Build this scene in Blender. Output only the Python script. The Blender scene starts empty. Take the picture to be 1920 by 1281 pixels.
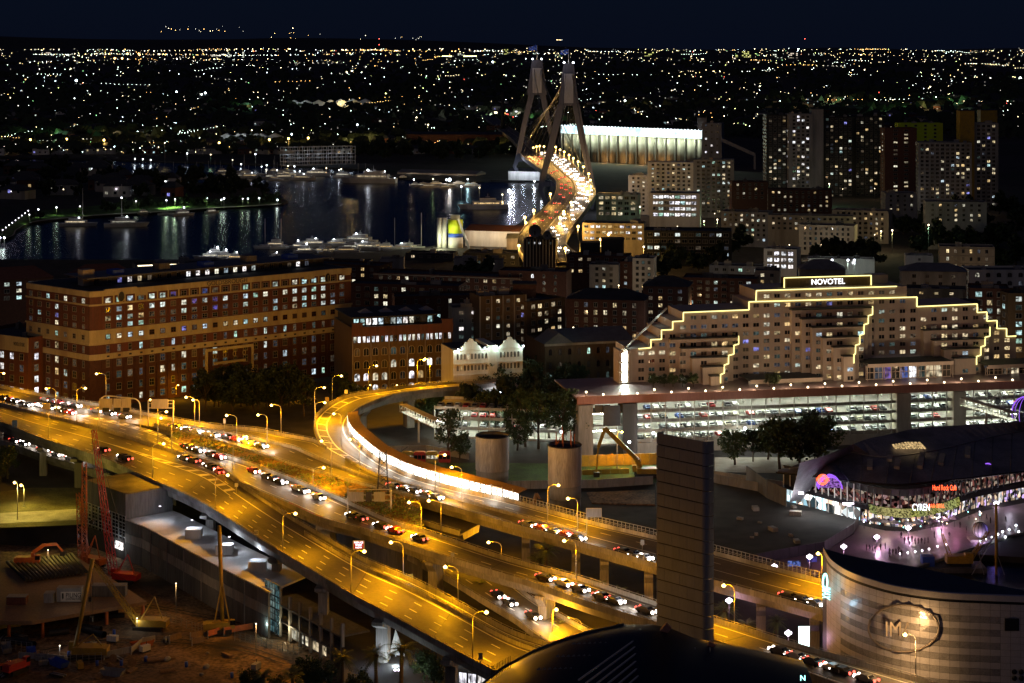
import bpy, math, random
from mathutils import Vector, Matrix, noise
random.seed(11)
R=random.random; U=random.uniform
S=bpy.context.scene; COL=S.collection
# ---------------- camera: 130 m up on a tower, long lens, rising front (vertical shift) ----------------
F=3500.0; HC=130.0; HY=88.0; CX=960.0      # focal length in photo pixels, eye height, horizon row, centre column
cam=bpy.data.cameras.new('camera'); co=bpy.data.objects.new('camera',cam); COL.objects.link(co)
co.location=(0,0,HC); co.rotation_euler=(math.pi/2,0,0)
cam.sensor_width=36; cam.lens=F/1920*36; cam.shift_y=-(640.5-HY)/1920; cam.clip_start=5; cam.clip_end=90000
S.camera=co
# ---------------- night sky, faint city glow ----------------
W=bpy.data.worlds.new('World'); S.world=W; W.use_nodes=True
nt=W.node_tree; bg=nt.nodes['Background']
sky=nt.nodes.new('ShaderNodeTexSky'); sky.sky_type='NISHITA'; sky.sun_disc=False
sky.sun_elevation=math.radians(2.0); sky.sun_rotation=math.radians(200)
sky.air_density=1.0; sky.dust_density=0.3; sky.ozone_density=6.0
mx=nt.nodes.new('ShaderNodeMix'); mx.data_type='RGBA'; mx.blend_type='MULTIPLY'; mx.inputs[0].default_value=1.0
mx.inputs[7].default_value=(.05,.08,.16,1)
ad=nt.nodes.new('ShaderNodeMix'); ad.data_type='RGBA'; ad.blend_type='ADD'; ad.inputs[0].default_value=1.0; ad.inputs[7].default_value=(.035,.065,.20,1)
nt.links.new(sky.outputs[0],mx.inputs[6]); nt.links.new(mx.outputs[2],ad.inputs[6]); nt.links.new(ad.outputs[2],bg.inputs[0]); bg.inputs[1].default_value=0.045
sl=bpy.data.lights.new('sky_glow','SUN'); sl.energy=0.07; sl.angle=math.radians(60); sl.color=(1,.8,.72)
so=bpy.data.objects.new('sky_glow',sl); COL.objects.link(so); so.rotation_euler=(math.radians(48),0,math.radians(-20))
S.view_settings.view_transform='Standard'; S.view_settings.look='None'; S.view_settings.exposure=0.0; S.view_settings.gamma=1.0
S.view_settings.use_curve_mapping=False
cy=S.cycles if hasattr(S,'cycles') else None
S.render.engine='CYCLES'
cy=S.cycles
cy.use_denoising=True; cy.use_light_tree=True; cy.max_bounces=4; cy.diffuse_bounces=2; cy.glossy_bounces=3
cy.transmission_bounces=2; cy.transparent_max_bounces=6; cy.volume_bounces=0; cy.sample_clamp_indirect=2.0; cy.sample_clamp_direct=0
cy.use_adaptive_sampling=True; cy.adaptive_threshold=0.01; cy.caustics_reflective=False; cy.caustics_refractive=False
cy.blur_glossy=0.5; cy.pixel_filter_type='BLACKMAN_HARRIS'; cy.filter_width=1.5
# ---------------- placing: a photo pixel seen on a level z, or at a distance D ----------------
def P(px,py,z=2.0):
    d=F*(HC-z)/(py-HY); return Vector(((px-CX)*d/F,d,z))
def Q(px,py,d): return Vector(((px-CX)*d/F,d,HC-(py-HY)*d/F))
def ZR(py,d): return HC-(py-HY)*d/F
def DZ(py,z): return F*(HC-z)/(py-HY)
def XP(px,d): return (px-CX)*d/F
# ---------------- objects ----------------
def tag(o,label=None,cat=None,group=None,kind=None):
    if label: o['label']=label
    if cat: o['category']=cat
    if group: o['group']=group
    if kind: o['kind']=kind
    return o
def empty(name,loc=(0,0,0),rz=0,label=None,cat=None,group=None,kind=None):
    o=bpy.data.objects.new(name,None); COL.objects.link(o); o.location=loc; o.rotation_euler=(0,0,rz); o.empty_display_size=.5
    return tag(o,label,cat,group,kind)
def put(name,me,parent=None,loc=(0,0,0),rz=0,sc=None,mats=None):
    o=bpy.data.objects.new(name,me); COL.objects.link(o); o.location=loc
    if rz: o.rotation_euler=(0,0,rz)
    if sc: o.scale=sc
    if parent: o.parent=parent
    return o
def keep(o,par):
    o.parent=par; o.matrix_parent_inverse=(Matrix.Translation(par.location)@par.rotation_euler.to_matrix().to_4x4()).inverted(); return o
def dup(o,loc=None,rz=None,sc=None,label=None,group=None):
    kids={}
    for ch in bpy_children.get(o.name,()): kids.setdefault(o.name,[]).append(ch)
    c=o.copy(); COL.objects.link(c)
    if loc is not None: c.location=loc
    if rz is not None: c.rotation_euler=(0,0,rz)
    if sc is not None: c.scale=sc if hasattr(sc,'__len__') else (sc,)*3
    if label: c['label']=label
    if group: c['group']=group
    for ch in o.children:
        d=ch.copy(); COL.objects.link(d); d.parent=c
        for g in ch.children:
            e=g.copy(); COL.objects.link(e); e.parent=d
    return c
bpy_children={}
class MB:
    def __init__(s): s.v=[]; s.f=[]; s.m=[]; s.sm=[]
    def add(s,vs,fs,m=0,smooth=False):
        b=len(s.v); s.v+= [tuple(v) for v in vs]
        for f in fs: s.f.append(tuple(b+i for i in f)); s.m.append(m); s.sm.append(smooth)
        return s
    def box(s,x0,x1,y0,y1,z0,z1,m=0,rz=0,c=None,skip=()):
        vs=[Vector((x,y,z)) for z in (z0,z1) for y in (y0,y1) for x in (x0,x1)]
        if rz:
            c=c or ((x0+x1)/2,(y0+y1)/2); cc,ss=math.cos(rz),math.sin(rz)
            vs=[Vector((c[0]+(v.x-c[0])*cc-(v.y-c[1])*ss,c[1]+(v.x-c[0])*ss+(v.y-c[1])*cc,v.z)) for v in vs]
        fs={'b':(0,2,3,1),'t':(4,5,7,6),'f':(0,1,5,4),'k':(2,6,7,3),'l':(0,4,6,2),'r':(1,3,7,5)}
        return s.add(vs,[f for k,f in fs.items() if k not in skip],m)
    def beam(s,a,b,w,h=None,m=0,up=(0,0,1)):
        a=Vector(a); b=Vector(b); h=h or w; d=(b-a)
        if d.length<1e-6: return s
        d.normalize(); u=Vector(up)
        if abs(d.dot(u))>.95: u=Vector((0,1,0)) if abs(d.y)<.9 else Vector((1,0,0))
        r=d.cross(u).normalized(); u=r.cross(d).normalized()
        vs=[p+r*(w/2*i)+u*(h/2*j) for p in (a,b) for j in (-1,1) for i in (-1,1)]
        return s.add(vs,[(0,1,3,2),(4,6,7,5),(0,4,5,1),(2,3,7,6),(0,2,6,4),(1,5,7,3)],m)
    def tube(s,pts,r,n=6,m=0,r1=None,cap=True,smooth=True):
        pts=[Vector(p) for p in pts]; k=len(pts); b=[]; prev=None
        for i,p in enumerate(pts):
            d=(pts[min(i+1,k-1)]-pts[max(i-1,0)]).normalized()
            u=prev if prev is not None else (Vector((0,0,1)) if abs(d.z)<.9 else Vector((1,0,0)))
            x=d.cross(u)
            if x.length<1e-5: x=d.cross(Vector((0,1,0)))
            x.normalize(); y=x.cross(d).normalized(); prev=y
            rr=r if r1 is None else r+(r1-r)*i/(k-1)
            b+=[p+x*(rr*math.cos(2*math.pi*j/n))+y*(rr*math.sin(2*math.pi*j/n)) for j in range(n)]
        fs=[(i*n+j,i*n+(j+1)%n,(i+1)*n+(j+1)%n,(i+1)*n+j) for i in range(k-1) for j in range(n)]
        s.add(b,fs,m,smooth)
        if cap:
            o=len(s.v)-len(b)
            for f in (tuple(range(n))[::-1],tuple((k-1)*n+j for j in range(n))): s.f.append(tuple(o+i for i in f)); s.m.append(m); s.sm.append(False)
        return s
    def cyl(s,c,r,h,n=12,m=0,r1=None,smooth=True,cap=True):
        c=Vector(c); return s.tube([c,c+Vector((0,0,h))],r,n,m,r1,cap,smooth)
    def ball(s,c,r,m=0,n=8,k=6,sc=(1,1,1)):
        c=Vector(c); vs=[c+Vector((0,0,-r*sc[2]))]
        for i in range(1,k):
            a=-math.pi/2+math.pi*i/k
            vs+=[c+Vector((r*sc[0]*math.cos(a)*math.cos(2*math.pi*j/n),r*sc[1]*math.cos(a)*math.sin(2*math.pi*j/n),r*sc[2]*math.sin(a))) for j in range(n)]
        vs.append(c+Vector((0,0,r*sc[2]))); t=len(vs)-1
        fs=[(0,1+(j+1)%n,1+j) for j in range(n)]
        fs+=[(1+i*n+j,1+i*n+(j+1)%n,1+(i+1)*n+(j+1)%n,1+(i+1)*n+j) for i in range(k-2) for j in range(n)]
        fs+=[(t,1+(k-2)*n+j,1+(k-2)*n+(j+1)%n) for j in range(n)]
        return s.add(vs,fs,m,True)
    def octa(s,c,r,m=0):
        x,y,z=c; return s.add([(x+r,y,z),(x,y+r,z),(x-r,y,z),(x,y-r,z),(x,y,z+r),(x,y,z-r)],[(0,1,4),(1,2,4),(2,3,4),(3,0,4),(1,0,5),(2,1,5),(3,2,5),(0,3,5)],m)
    def prism(s,poly,z0,z1,m=0,mt=None,bottom=True):
        n=len(poly); a=sum(poly[i][0]*poly[(i+1)%n][1]-poly[(i+1)%n][0]*poly[i][1] for i in range(n))
        if a<0: poly=poly[::-1]
        f=lambda z,p: z(p) if callable(z) else z
        vs=[(p[0],p[1],f(z0,p)) for p in poly]+[(p[0],p[1],f(z1,p)) for p in poly]
        s.add(vs,[(i,(i+1)%n,n+(i+1)%n,n+i) for i in range(n)],m)
        s.add(vs[n:],[tuple(range(n))],m if mt is None else mt)
        if bottom: s.add(vs[:n],[tuple(range(n))[::-1]],m)
        return s
    def quad(s,a,b,c,d,m=0): return s.add([a,b,c,d],[(0,1,2,3)],m)
    def mesh(s,name,mats):
        me=bpy.data.meshes.new(name); me.from_pydata(s.v,[],s.f)
        for mt in (mats if isinstance(mats,(list,tuple)) else [mats]): me.materials.append(mt)
        me.polygons.foreach_set('material_index',s.m); me.polygons.foreach_set('use_smooth',s.sm); me.update(); return me
    def make(s,name,mats,parent=None,world=False,label=None,cat=None,group=None,kind=None,loc=(0,0,0)):
        o=put(name,s.mesh(name,mats),None if world else parent,loc)
        if world and parent: keep(o,parent)
        return tag(o,label,cat,group,kind)
# ---------------- materials ----------------
def _new(name):
    m=bpy.data.materials.new(name); m.use_nodes=True; t=m.node_tree; t.nodes.clear()
    o=t.nodes.new('ShaderNodeOutputMaterial'); return m,t,o
def mat(name,col,rough=.7,metal=0.0,scale=.6,var=.25,bump=.0,dirt=None,bscale=None,spec=.5,streak=False,rnd=0.0):
    m,t,o=_new(name); N=t.nodes.new; L=t.links.new
    b=N('ShaderNodeBsdfPrincipled'); L(b.outputs[0],o.inputs[0])
    b.inputs['Roughness'].default_value=rough; b.inputs['Metallic'].default_value=metal; b.inputs['Specular IOR Level'].default_value=spec
    tc=N('ShaderNodeTexCoord'); mp=N('ShaderNodeMapping'); L(tc.outputs['Object'],mp.inputs[0])
    if streak: mp.inputs['Scale'].default_value=(1,1,.12)
    n=N('ShaderNodeTexNoise'); n.inputs['Scale'].default_value=scale; n.inputs['Detail'].default_value=6; n.inputs['Roughness'].default_value=.65; L(mp.outputs[0],n.inputs[0])
    n2=N('ShaderNodeTexNoise'); n2.inputs['Scale'].default_value=scale*9; n2.inputs['Detail'].default_value=3; L(mp.outputs[0],n2.inputs[0])
    a=N('ShaderNodeMath'); a.operation='ADD'; L(n.outputs[0],a.inputs[0]); L(n2.outputs[0],a.inputs[1])
    r=N('ShaderNodeMapRange'); r.inputs[1].default_value=.75; r.inputs[2].default_value=1.25; r.inputs[3].default_value=1-var; r.inputs[4].default_value=1+var; L(a.outputs[0],r.inputs[0])
    f=r.outputs[0]
    if rnd:
        oi=N('ShaderNodeObjectInfo'); rr=N('ShaderNodeMapRange'); rr.inputs[3].default_value=1-rnd; rr.inputs[4].default_value=1+rnd; L(oi.outputs['Random'],rr.inputs[0])
        q=N('ShaderNodeMath'); q.operation='MULTIPLY'; L(f,q.inputs[0]); L(rr.outputs[0],q.inputs[1]); f=q.outputs[0]
    v=N('ShaderNodeVectorMath'); v.operation='SCALE'; v.inputs[0].default_value=col[:3]; L(f,v.inputs['Scale'])
    c=v.outputs[0]
    if dirt:
        n3=N('ShaderNodeTexNoise'); n3.inputs['Scale'].default_value=scale*.35; n3.inputs['Detail'].default_value=8; L(mp.outputs[0],n3.inputs[0])
        cr=N('ShaderNodeMapRange'); cr.inputs[1].default_value=.5; cr.inputs[2].default_value=.68; L(n3.outputs[0],cr.inputs[0])
        k=N('ShaderNodeMix'); k.data_type='RGBA'; L(cr.outputs[0],k.inputs[0]); L(c,k.inputs[6]); k.inputs[7].default_value=(*dirt,1); c=k.outputs[2]
    L(c,b.inputs['Base Color'])
    if bump:
        bp=N('ShaderNodeBump'); bp.inputs['Strength'].default_value=bump; bp.inputs['Distance'].default_value=.15
        if bscale:
            n4=N('ShaderNodeTexNoise'); n4.inputs['Scale'].default_value=bscale; n4.inputs['Detail'].default_value=4; L(mp.outputs[0],n4.inputs[0]); L(n4.outputs[0],bp.inputs['Height'])
        else: L(a.outputs[0],bp.inputs['Height'])
        L(bp.outputs[0],b.inputs['Normal'])
    return m
def emat(name,col,st,sample=True,base=None):
    m,t,o=_new(name); e=t.nodes.new('ShaderNodeEmission'); e.inputs[0].default_value=(*col,1); e.inputs[1].default_value=st
    t.links.new(e.outputs[0],o.inputs[0])
    if not sample: m.cycles.emission_sampling='NONE'
    return m
def winmat(name,cols,st,dim=.25):
    """lit window: each object picks its own hue and brightness; curtains, blinds and furniture break the light up"""
    m,t,o=_new(name); N=t.nodes.new; L=t.links.new; m.cycles.emission_sampling='NONE'
    oi=N('ShaderNodeObjectInfo'); cr=N('ShaderNodeValToRGB'); cr.color_ramp.interpolation='CONSTANT'
    while len(cr.color_ramp.elements)<len(cols): cr.color_ramp.elements.new(.5)
    for i,c in enumerate(cols): cr.color_ramp.elements[i].position=i/len(cols); cr.color_ramp.elements[i].color=(*c,1)
    L(oi.outputs['Random'],cr.inputs[0])
    tc=N('ShaderNodeTexCoord'); mp=N('ShaderNodeMapping'); mp.inputs['Scale'].default_value=(1,1,1); L(tc.outputs['Object'],mp.inputs[0])
    va=N('ShaderNodeVectorMath'); L(mp.outputs[0],va.inputs[0]); cx=N('ShaderNodeCombineXYZ')
    mu=N('ShaderNodeMath'); mu.operation='MULTIPLY'; mu.inputs[1].default_value=97.; L(oi.outputs['Random'],mu.inputs[0])
    for i in range(3): L(mu.outputs[0],cx.inputs[i])
    L(cx.outputs[0],va.inputs[1])
    nz=N('ShaderNodeTexNoise'); nz.inputs['Scale'].default_value=1.9; nz.inputs['Detail'].default_value=2; L(va.outputs[0],nz.inputs[0])
    r=N('ShaderNodeMapRange'); r.inputs[1].default_value=.36; r.inputs[2].default_value=.62; r.inputs[3].default_value=.06; r.inputs[4].default_value=1.3; L(nz.outputs[0],r.inputs[0])
    m2=N('ShaderNodeMath'); m2.operation='MULTIPLY'; m2.inputs[1].default_value=37.31; L(oi.outputs['Random'],m2.inputs[0])
    fr=N('ShaderNodeMath'); fr.operation='FRACT'; L(m2.outputs[0],fr.inputs[0])
    r2=N('ShaderNodeMapRange'); r2.inputs[3].default_value=dim*st; r2.inputs[4].default_value=st; L(fr.outputs[0],r2.inputs[0])
    m3=N('ShaderNodeMath'); m3.operation='MULTIPLY'; L(r.outputs[0],m3.inputs[0]); L(r2.outputs[0],m3.inputs[1])
    e=N('ShaderNodeEmission'); L(cr.outputs[0],e.inputs[0]); L(m3.outputs[0],e.inputs[1]); L(e.outputs[0],o.inputs[0]); return m
M={}
M['asphalt']=mat('asphalt',(.115,.105,.095),.62,scale=.12,var=.22,bump=.15,bscale=9,dirt=(.06,.056,.05))
M['asphalt_dark']=mat('asphalt_dark',(.05,.048,.046),.7,scale=.1,var=.3,bump=.15,bscale=9)
M['worn']=mat('worn_asphalt',(.088,.08,.072),.5,scale=.2,var=.2)
M['tank']=mat('stained_tank_paint',(.46,.44,.43),.7,scale=.5,var=.35,dirt=(.2,.18,.17),streak=True)
M['verge']=mat('dry_verge',(.10,.09,.03),.95,scale=.3,var=.5,bump=.6,dirt=(.05,.045,.02))
M['red_lane']=mat('red_shoulder',(.34,.035,.015),.7,scale=.3,var=.25)
M['paint']=mat('road_paint',(.7,.68,.6),.5,scale=1.5,var=.15)
M['concrete']=mat('concrete',(.30,.28,.25),.8,scale=.35,var=.28,bump=.2,dirt=(.13,.12,.10),streak=True)
M['concrete_d']=mat('concrete_dark',(.15,.145,.14),.85,scale=.3,var=.3,bump=.2,dirt=(.06,.06,.055),streak=True)
M['steel']=mat('galvanised_steel',(.42,.42,.42),.45,.6,scale=2,var=.15)
M['post']=mat('grey_post',(.35,.34,.32),.5,.3,scale=2,var=.12)
M['dark']=mat('dark_metal',(.03,.03,.033),.5,.3,scale=1,var=.2)
M['roofd']=mat('dark_roof',(.045,.047,.055),.75,scale=.3,var=.35,dirt=(.025,.025,.028))
M['roofr']=mat('terracotta_roof',(.16,.06,.04),.8,scale=.8,var=.35)
M['roofg']=mat('grey_roof',(.14,.15,.17),.6,scale=.4,var=.25)
M['brick_red']=mat('red_brick',(.125,.050,.036),.85,scale=.8,var=.3,bump=.2,dirt=(.16,.05,.035),streak=True)
M['brick_dark']=mat('dark_brick',(.085,.035,.026),.85,scale=.8,var=.35,bump=.2)
M['brick_brown']=mat('brown_brick',(.13,.085,.045),.85,scale=.8,var=.3,bump=.2,streak=True)
M['cream']=mat('cream_render',(.52,.44,.23),.8,scale=.5,var=.15,dirt=(.40,.30,.16),streak=True)
M['hotel']=mat('hotel_render',(.52,.42,.36),.8,scale=.4,var=.1,dirt=(.42,.34,.30),streak=True)
M['pink']=mat('pink_render',(.42,.20,.15),.8,scale=.4,var=.12,dirt=(.33,.16,.12),streak=True)
M['white']=mat('white_render',(.66,.64,.60),.75,scale=.5,var=.12,dirt=(.5,.48,.44),streak=True)
M['beige']=mat('beige_render',(.42,.37,.30),.8,scale=.5,var=.15,dirt=(.3,.26,.2),streak=True)
M['grey']=mat('grey_render',(.28,.28,.29),.8,scale=.5,var=.2,dirt=(.18,.18,.18),streak=True)
M['yellow']=mat('yellow_paint',(.42,.27,.03),.5,scale=1,var=.25,dirt=(.3,.2,.05))
M['orange']=mat('orange_paint',(.55,.14,.03),.5,scale=1,var=.25,dirt=(.3,.1,.05))
M['red']=mat('red_paint',(.5,.03,.03),.5,scale=1,var=.2)
M['blue']=mat('blue_paint',(.04,.10,.5),.5,scale=1,var=.2)
M['lime']=mat('lime_yellow_paint',(.5,.62,.02),.6,scale=.4,var=.12)
M['timber']=mat('timber',(.25,.15,.08),.8,scale=2,var=.3)
M['frame']=mat('window_frame',(.30,.28,.26),.5,scale=2,var=.1)
M['wframe']=mat('white_frame',(.6,.6,.58),.5,scale=2,var=.08)
M['dglass']=mat('dark_glass',(.012,.014,.02),.12,scale=.5,var=.3,rnd=.5)
M['curtain']=mat('dark_curtained_glass',(.06,.05,.045),.35,scale=1.2,var=.5,rnd=.6)
M['ground']=mat('dark_ground',(.035,.03,.027),.95,scale=.02,var=.5,bump=.4,dirt=(.02,.03,.015))
M['soil']=mat('excavated_soil',(.19,.115,.06),.95,scale=.14,var=.8,bump=1,bscale=.6,dirt=(.045,.03,.02))
M['pave']=mat('promenade_paving',(.20,.14,.155),.45,scale=.3,var=.2,bump=.1,dirt=(.2,.15,.16))
M['grassy']=mat('lawn_soil',(.05,.10,.02),.95,scale=.25,var=.5,bump=.6,dirt=(.03,.05,.015))
M['leaf']=mat('leaf_green',(.045,.075,.02),.7,scale=.5,var=.55,rnd=.25)
M['leafd']=mat('leaf_dark',(.022,.035,.014),.75,scale=.5,var=.6,rnd=.3)
M['palm']=mat('palm_leaf',(.11,.14,.05),.6,scale=.8,var=.5)
M['bark']=mat('bark',(.09,.065,.045),.9,scale=2,var=.35,bump=.5)
M['cloth']=mat('skin_and_cloth',(.08,.06,.07),.9,scale=3,var=.5,rnd=.6)
M['neonviolet2']=winmat('violet_lit_glass',[(.3,.2,1),(.6,.25,1),(.2,.3,1)],.5,.7)
for i,c in enumerate([(.55,.55,.55),(.7,.7,.7),(.03,.03,.035),(.35,.03,.03),(.05,.09,.3),(.2,.21,.23),(.1,.1,.11),(.45,.4,.3)]):
    M['car%d'%i]=mat('car_paint_'+['silver','white','black','red','blue','grey','charcoal','champagne'][i],c,.3,.2,scale=1,var=.08)
M['tyre']=mat('tyre_rubber',(.02,.02,.02),.9)
WARM=[(1,.78,.42),(1,.86,.58),(1,.68,.3),(.95,.9,.7),(1,.8,.5)]
COOL=[(.62,.95,.95),(.8,.97,.85),(.7,.88,1),(1,.95,.75),(.6,1,.8),(.9,1,.95)]
MIX=COOL[:4]+WARM[:3]+[(.35,.35,1),(.95,.75,.45)]
M['w_warm']=winmat('lit_window_warm',WARM,1.1)
M['w_cool']=winmat('lit_window_cool',COOL,1.15,.35)
M['w_mix']=winmat('lit_window_mixed',MIX,1.1)
M['w_dim']=winmat('lit_window_dim',[(.9,.7,.5),(.5,.55,.7),(.8,.6,.4),(.4,.6,.55)],.14,.2)
M['w_blue']=winmat('lit_window_violet',[(.25,.2,1),(.4,.25,.9),(.2,.3,.9)],.55)
M['w_white']=winmat('lit_window_white',[(.93,.9,1),(.95,.97,1),(1,.93,.9)],1.7,.5)
M['sodium']=emat('sodium_lamp_glow',(1,.62,.16),14,False)
M['sodium_s']=emat('sodium_lamp_small',(1,.5,.12),6,False)
M['lampwhite']=emat('white_lamp_glow',(.82,.9,1),14,False)
M['lampwarm']=emat('warm_lamp_glow',(1,.82,.5),6,False)
M['globe']=emat('globe_lamp_glow',(.95,.85,1),5,False)
M['led']=emat('yellow_led_strip',(1,.86,.3),2.2,False)
M['tubew']=emat('fluorescent_tube',(.90,1,.82),85,True)
M['head']=emat('headlight_glow',(1,.88,.75),14,False)
M['tail']=emat('taillight_glow',(1,.09,.06),5,False)
M['neonred']=emat('red_neon',(1,.10,.03),4,False)
M['neoncyan']=emat('cyan_neon',(.35,1,.95),4,False)
M['neonviolet']=emat('violet_neon',(.35,.12,1),1.3,False)
M['neongreen']=emat('green_neon',(.3,1,.45),5,False)
M['neonblue']=emat('blue_neon',(.2,.35,1),5,False)
M['signwhite']=emat('white_sign_letters',(.9,.93,1),3,False)
WL={'n':0}
def point(loc,e,col=(1,.55,.12),r=.3,parent=None,spot=None):
    l=bpy.data.lights.new('lamp_light','SPOT' if spot else 'POINT'); l.energy=e; l.color=col; l.shadow_soft_size=r; l.use_shadow=True
    o=bpy.data.objects.new('lamp_light',l); COL.objects.link(o); o.location=loc
    if spot: l.spot_size=math.radians(spot); l.spot_blend=.8
    if parent: o.parent=parent
    WL['n']+=1; return o
SOD=(1,.405,.002)
ORD='first second third fourth fifth sixth seventh eighth ninth tenth eleventh twelfth thirteenth fourteenth fifteenth sixteenth seventeenth eighteenth nineteenth twentieth'.split()
def ordw(i):
    if i<20: return ORD[i]
    return ['twenty','thirty','forty'][(i+1)//10-2]+'-'+ORD[(i+1)%10-1] if (i+1)%10 else ['','','twentieth','thirtieth','fortieth'][(i+1)//10]
def cr(pts,n=5):
    """smooth curve through points (Catmull-Rom)"""
    pts=[Vector(p) for p in pts]; out=[]
    for i in range(len(pts)-1):
        p0=pts[max(i-1,0)]; p1=pts[i]; p2=pts[i+1]; p3=pts[min(i+2,len(pts)-1)]
        for k in range(n):
            t=k/n; out.append(.5*((2*p1)+(p2-p0)*t+(2*p0-5*p1+4*p2-p3)*t*t+(3*p1-p0-3*p2+p3)*t**3))
    out.append(pts[-1]); return out
def resamp(pts,n):
    L=[0]
    for a,b in zip(pts,pts[1:]): L.append(L[-1]+(b-a).length)
    out=[]; j=0
    for i in range(n):
        s=L[-1]*i/(n-1)
        while j<len(L)-2 and L[j+1]<s: j+=1
        t=(s-L[j])/max(L[j+1]-L[j],1e-9); out.append(pts[j].lerp(pts[j+1],t))
    return out
def plen(pts): return sum((b-a).length for a,b in zip(pts,pts[1:]))
# ================= THE SETTING: water, land, hills =================
def polysheet(name,pts,z,m,skirt=3.0,label=None,kind='structure'):
    mb=MB(); mb.prism([(p[0],p[1]) for p in pts],z-skirt,z,0,bottom=False); return mb.make(name,m,kind=kind,label=label)
def watermat():
    m,t,o=_new('harbour_water'); N=t.nodes.new; L=t.links.new
    b=N('ShaderNodeBsdfPrincipled'); b.inputs['Base Color'].default_value=(.002,.004,.010,1); b.inputs['Roughness'].default_value=.27; b.inputs['IOR'].default_value=1.33
    tc=N('ShaderNodeTexCoord'); mp=N('ShaderNodeMapping'); mp.inputs['Scale'].default_value=(.16,.6,1); L(tc.outputs['Object'],mp.inputs[0])
    n=N('ShaderNodeTexNoise'); n.inputs['Scale'].default_value=1.0; n.inputs['Detail'].default_value=3; L(mp.outputs[0],n.inputs[0])
    n2=N('ShaderNodeTexNoise'); n2.inputs['Scale'].default_value=.12; L(mp.outputs[0],n2.inputs[0])
    a=N('ShaderNodeMath'); a.operation='ADD'; L(n.outputs[0],a.inputs[0]); L(n2.outputs[0],a.inputs[1])
    bp=N('ShaderNodeBump'); bp.inputs['Strength'].default_value=.6; bp.inputs['Distance'].default_value=.35; L(a.outputs[0],bp.inputs['Height']); L(bp.outputs[0],b.inputs['Normal'])
    L(b.outputs[0],o.inputs[0]); return m
M['water']=watermat()
mb=MB(); mb.quad((-2500,980,0),(1200,980,0),(1200,2700,0),(-2500,2700,0)); mb.make('harbour_water',M['water'],kind='structure')
mb=MB(); mb.quad((60,330,.5),(600,330,.5),(600,560,.5),(60,560,.5)); mb.make('marina_water',M['water'],kind='structure')
# near shore land (the peninsula), with the waterline seen between the warehouses and the bay
shore=[P(a,b,0) for a,b in ((-600,492),(0,492),(380,494),(480,492),(560,482),(700,479),(800,469),(862,458),(905,440),(960,432),(990,412),(1014,402),(1028,372),(1034,345),(1052,322),(1056,300))]
land=[(v.x,v.y) for v in shore]+[(110,2300),(1900,2300),(1900,440),(XP(1920,455)+60,455),(XP(1850,470),470),(XP(1700,474),474),(XP(1690,452),452),(XP(1672,436),436),(XP(1650,420),420),(110,380),(105,330),(60,250),(XP(640,300),300),(XP(640,405),405),(XP(505,436),436),(XP(262,479),479),(XP(150,500),500),(-400,503)]
polysheet('ground',land,2.0,M['ground'],6)
mb=MB(); nx,ny=70,50; site=[]   # the excavated site, lower than the street
X0,X1,Y0,Y1=-150,-8,285,515
for j in range(ny+1):
    for i in range(nx+1):
        x=X0+(X1-X0)*i/nx; y=Y0+(Y1-Y0)*j/ny
        h=noise.noise(Vector((x*.05,y*.05,3)))*1.6+noise.noise(Vector((x*.25,y*.25,7)))*.45
        h+=3.2*math.exp(-(((x+58)/16)**2+((y-368)/10)**2))+2.2*math.exp(-(((x+88)/14)**2+((y-497)/7)**2))
        site.append((x,y,-3.2+h*.8))
mb.add(site,[(j*(nx+1)+i,j*(nx+1)+i+1,(j+1)*(nx+1)+i+1,(j+1)*(nx+1)+i) for j in range(ny) for i in range(nx)],0,True)
mb.make('excavated_terrain',M['soil'],kind='structure')
# far shore and the suburbs rolling away to the ridge
PROF=[(0,2),(2100,2),(2600,12),(3200,20),(5000,44),(8000,72),(14000,103),(16500,110),(19000,60),(24000,40)]
def zfar(d,x=0):
    for (a,za),(b,zb) in zip(PROF,PROF[1:]):
        if d<=b: z=za+(zb-za)*(d-a)/(b-a); break
    else: z=40
    k=min(1,max(0,(d-2150)/900)); return z+k*(noise.noise(Vector((x*.0011,d*.0007,0)))*14*(d/9000+.35)+noise.noise(Vector((x*.004,d*.003,5)))*4)
SH=[(-1400,298),(0,297),(250,303),(400,308),(540,313),(700,322),(740,336),(890,346),(935,338),(1000,345),(1032,330),(1060,300),(1400,295),(3400,295)]
def shrow(px):
    for (a,ra),(b,rb) in zip(SH,SH[1:]):
        if px<=b: return ra+(rb-ra)*(px-a)/(b-a)
    return 295
mb=MB(); ds=[0,60,150,300,500,750,1050,1500,2100,2900,3900,5000,6500,8500,10500,12500,14200,16000,18500,23000]; vs=[]; pxs=list(range(-1300,3301,60))
for dd in ds:
    for px in pxs:
        d=F*HC/(shrow(px)-HY)+dd; x=(px-CX)*d/F; vs.append((x,d,zfar(d,x) if dd else 1.6))
n=len(pxs); base=len(vs)
mb.add(vs,[(j*n+i,j*n+i+1,(j+1)*n+i+1,(j+1)*n+i) for j in range(len(ds)-1) for i in range(n-1)],0,True)
mb.add([(v[0],v[1],-2) for v in vs[:n]]+vs[:n],[(i,i+1,n+i+1,n+i) for i in range(n-1)])
mb.make('suburb_terrain',M['ground'],kind='structure')
mb=MB(); vs=[]; xs=list(range(-16000,16001,500))
for j,(d,k) in enumerate(((23000,0),(25000,.75),(27000,1),(31000,.9),(34000,0))):
    for x in xs:
        h=300*max(0,min(1,(2600-x)/6000))+70; h*=.75+.35*noise.noise(Vector((x*.0002,j*.3,1)))
        vs.append((x,d,20+h*k))
n=len(xs); mb.add(vs,[(j*n+i,j*n+i+1,(j+1)*n+i+1,(j+1)*n+i) for j in range(4) for i in range(n-1)],0,True)
mb.make('hills',M['ground'],kind='structure')
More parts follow.
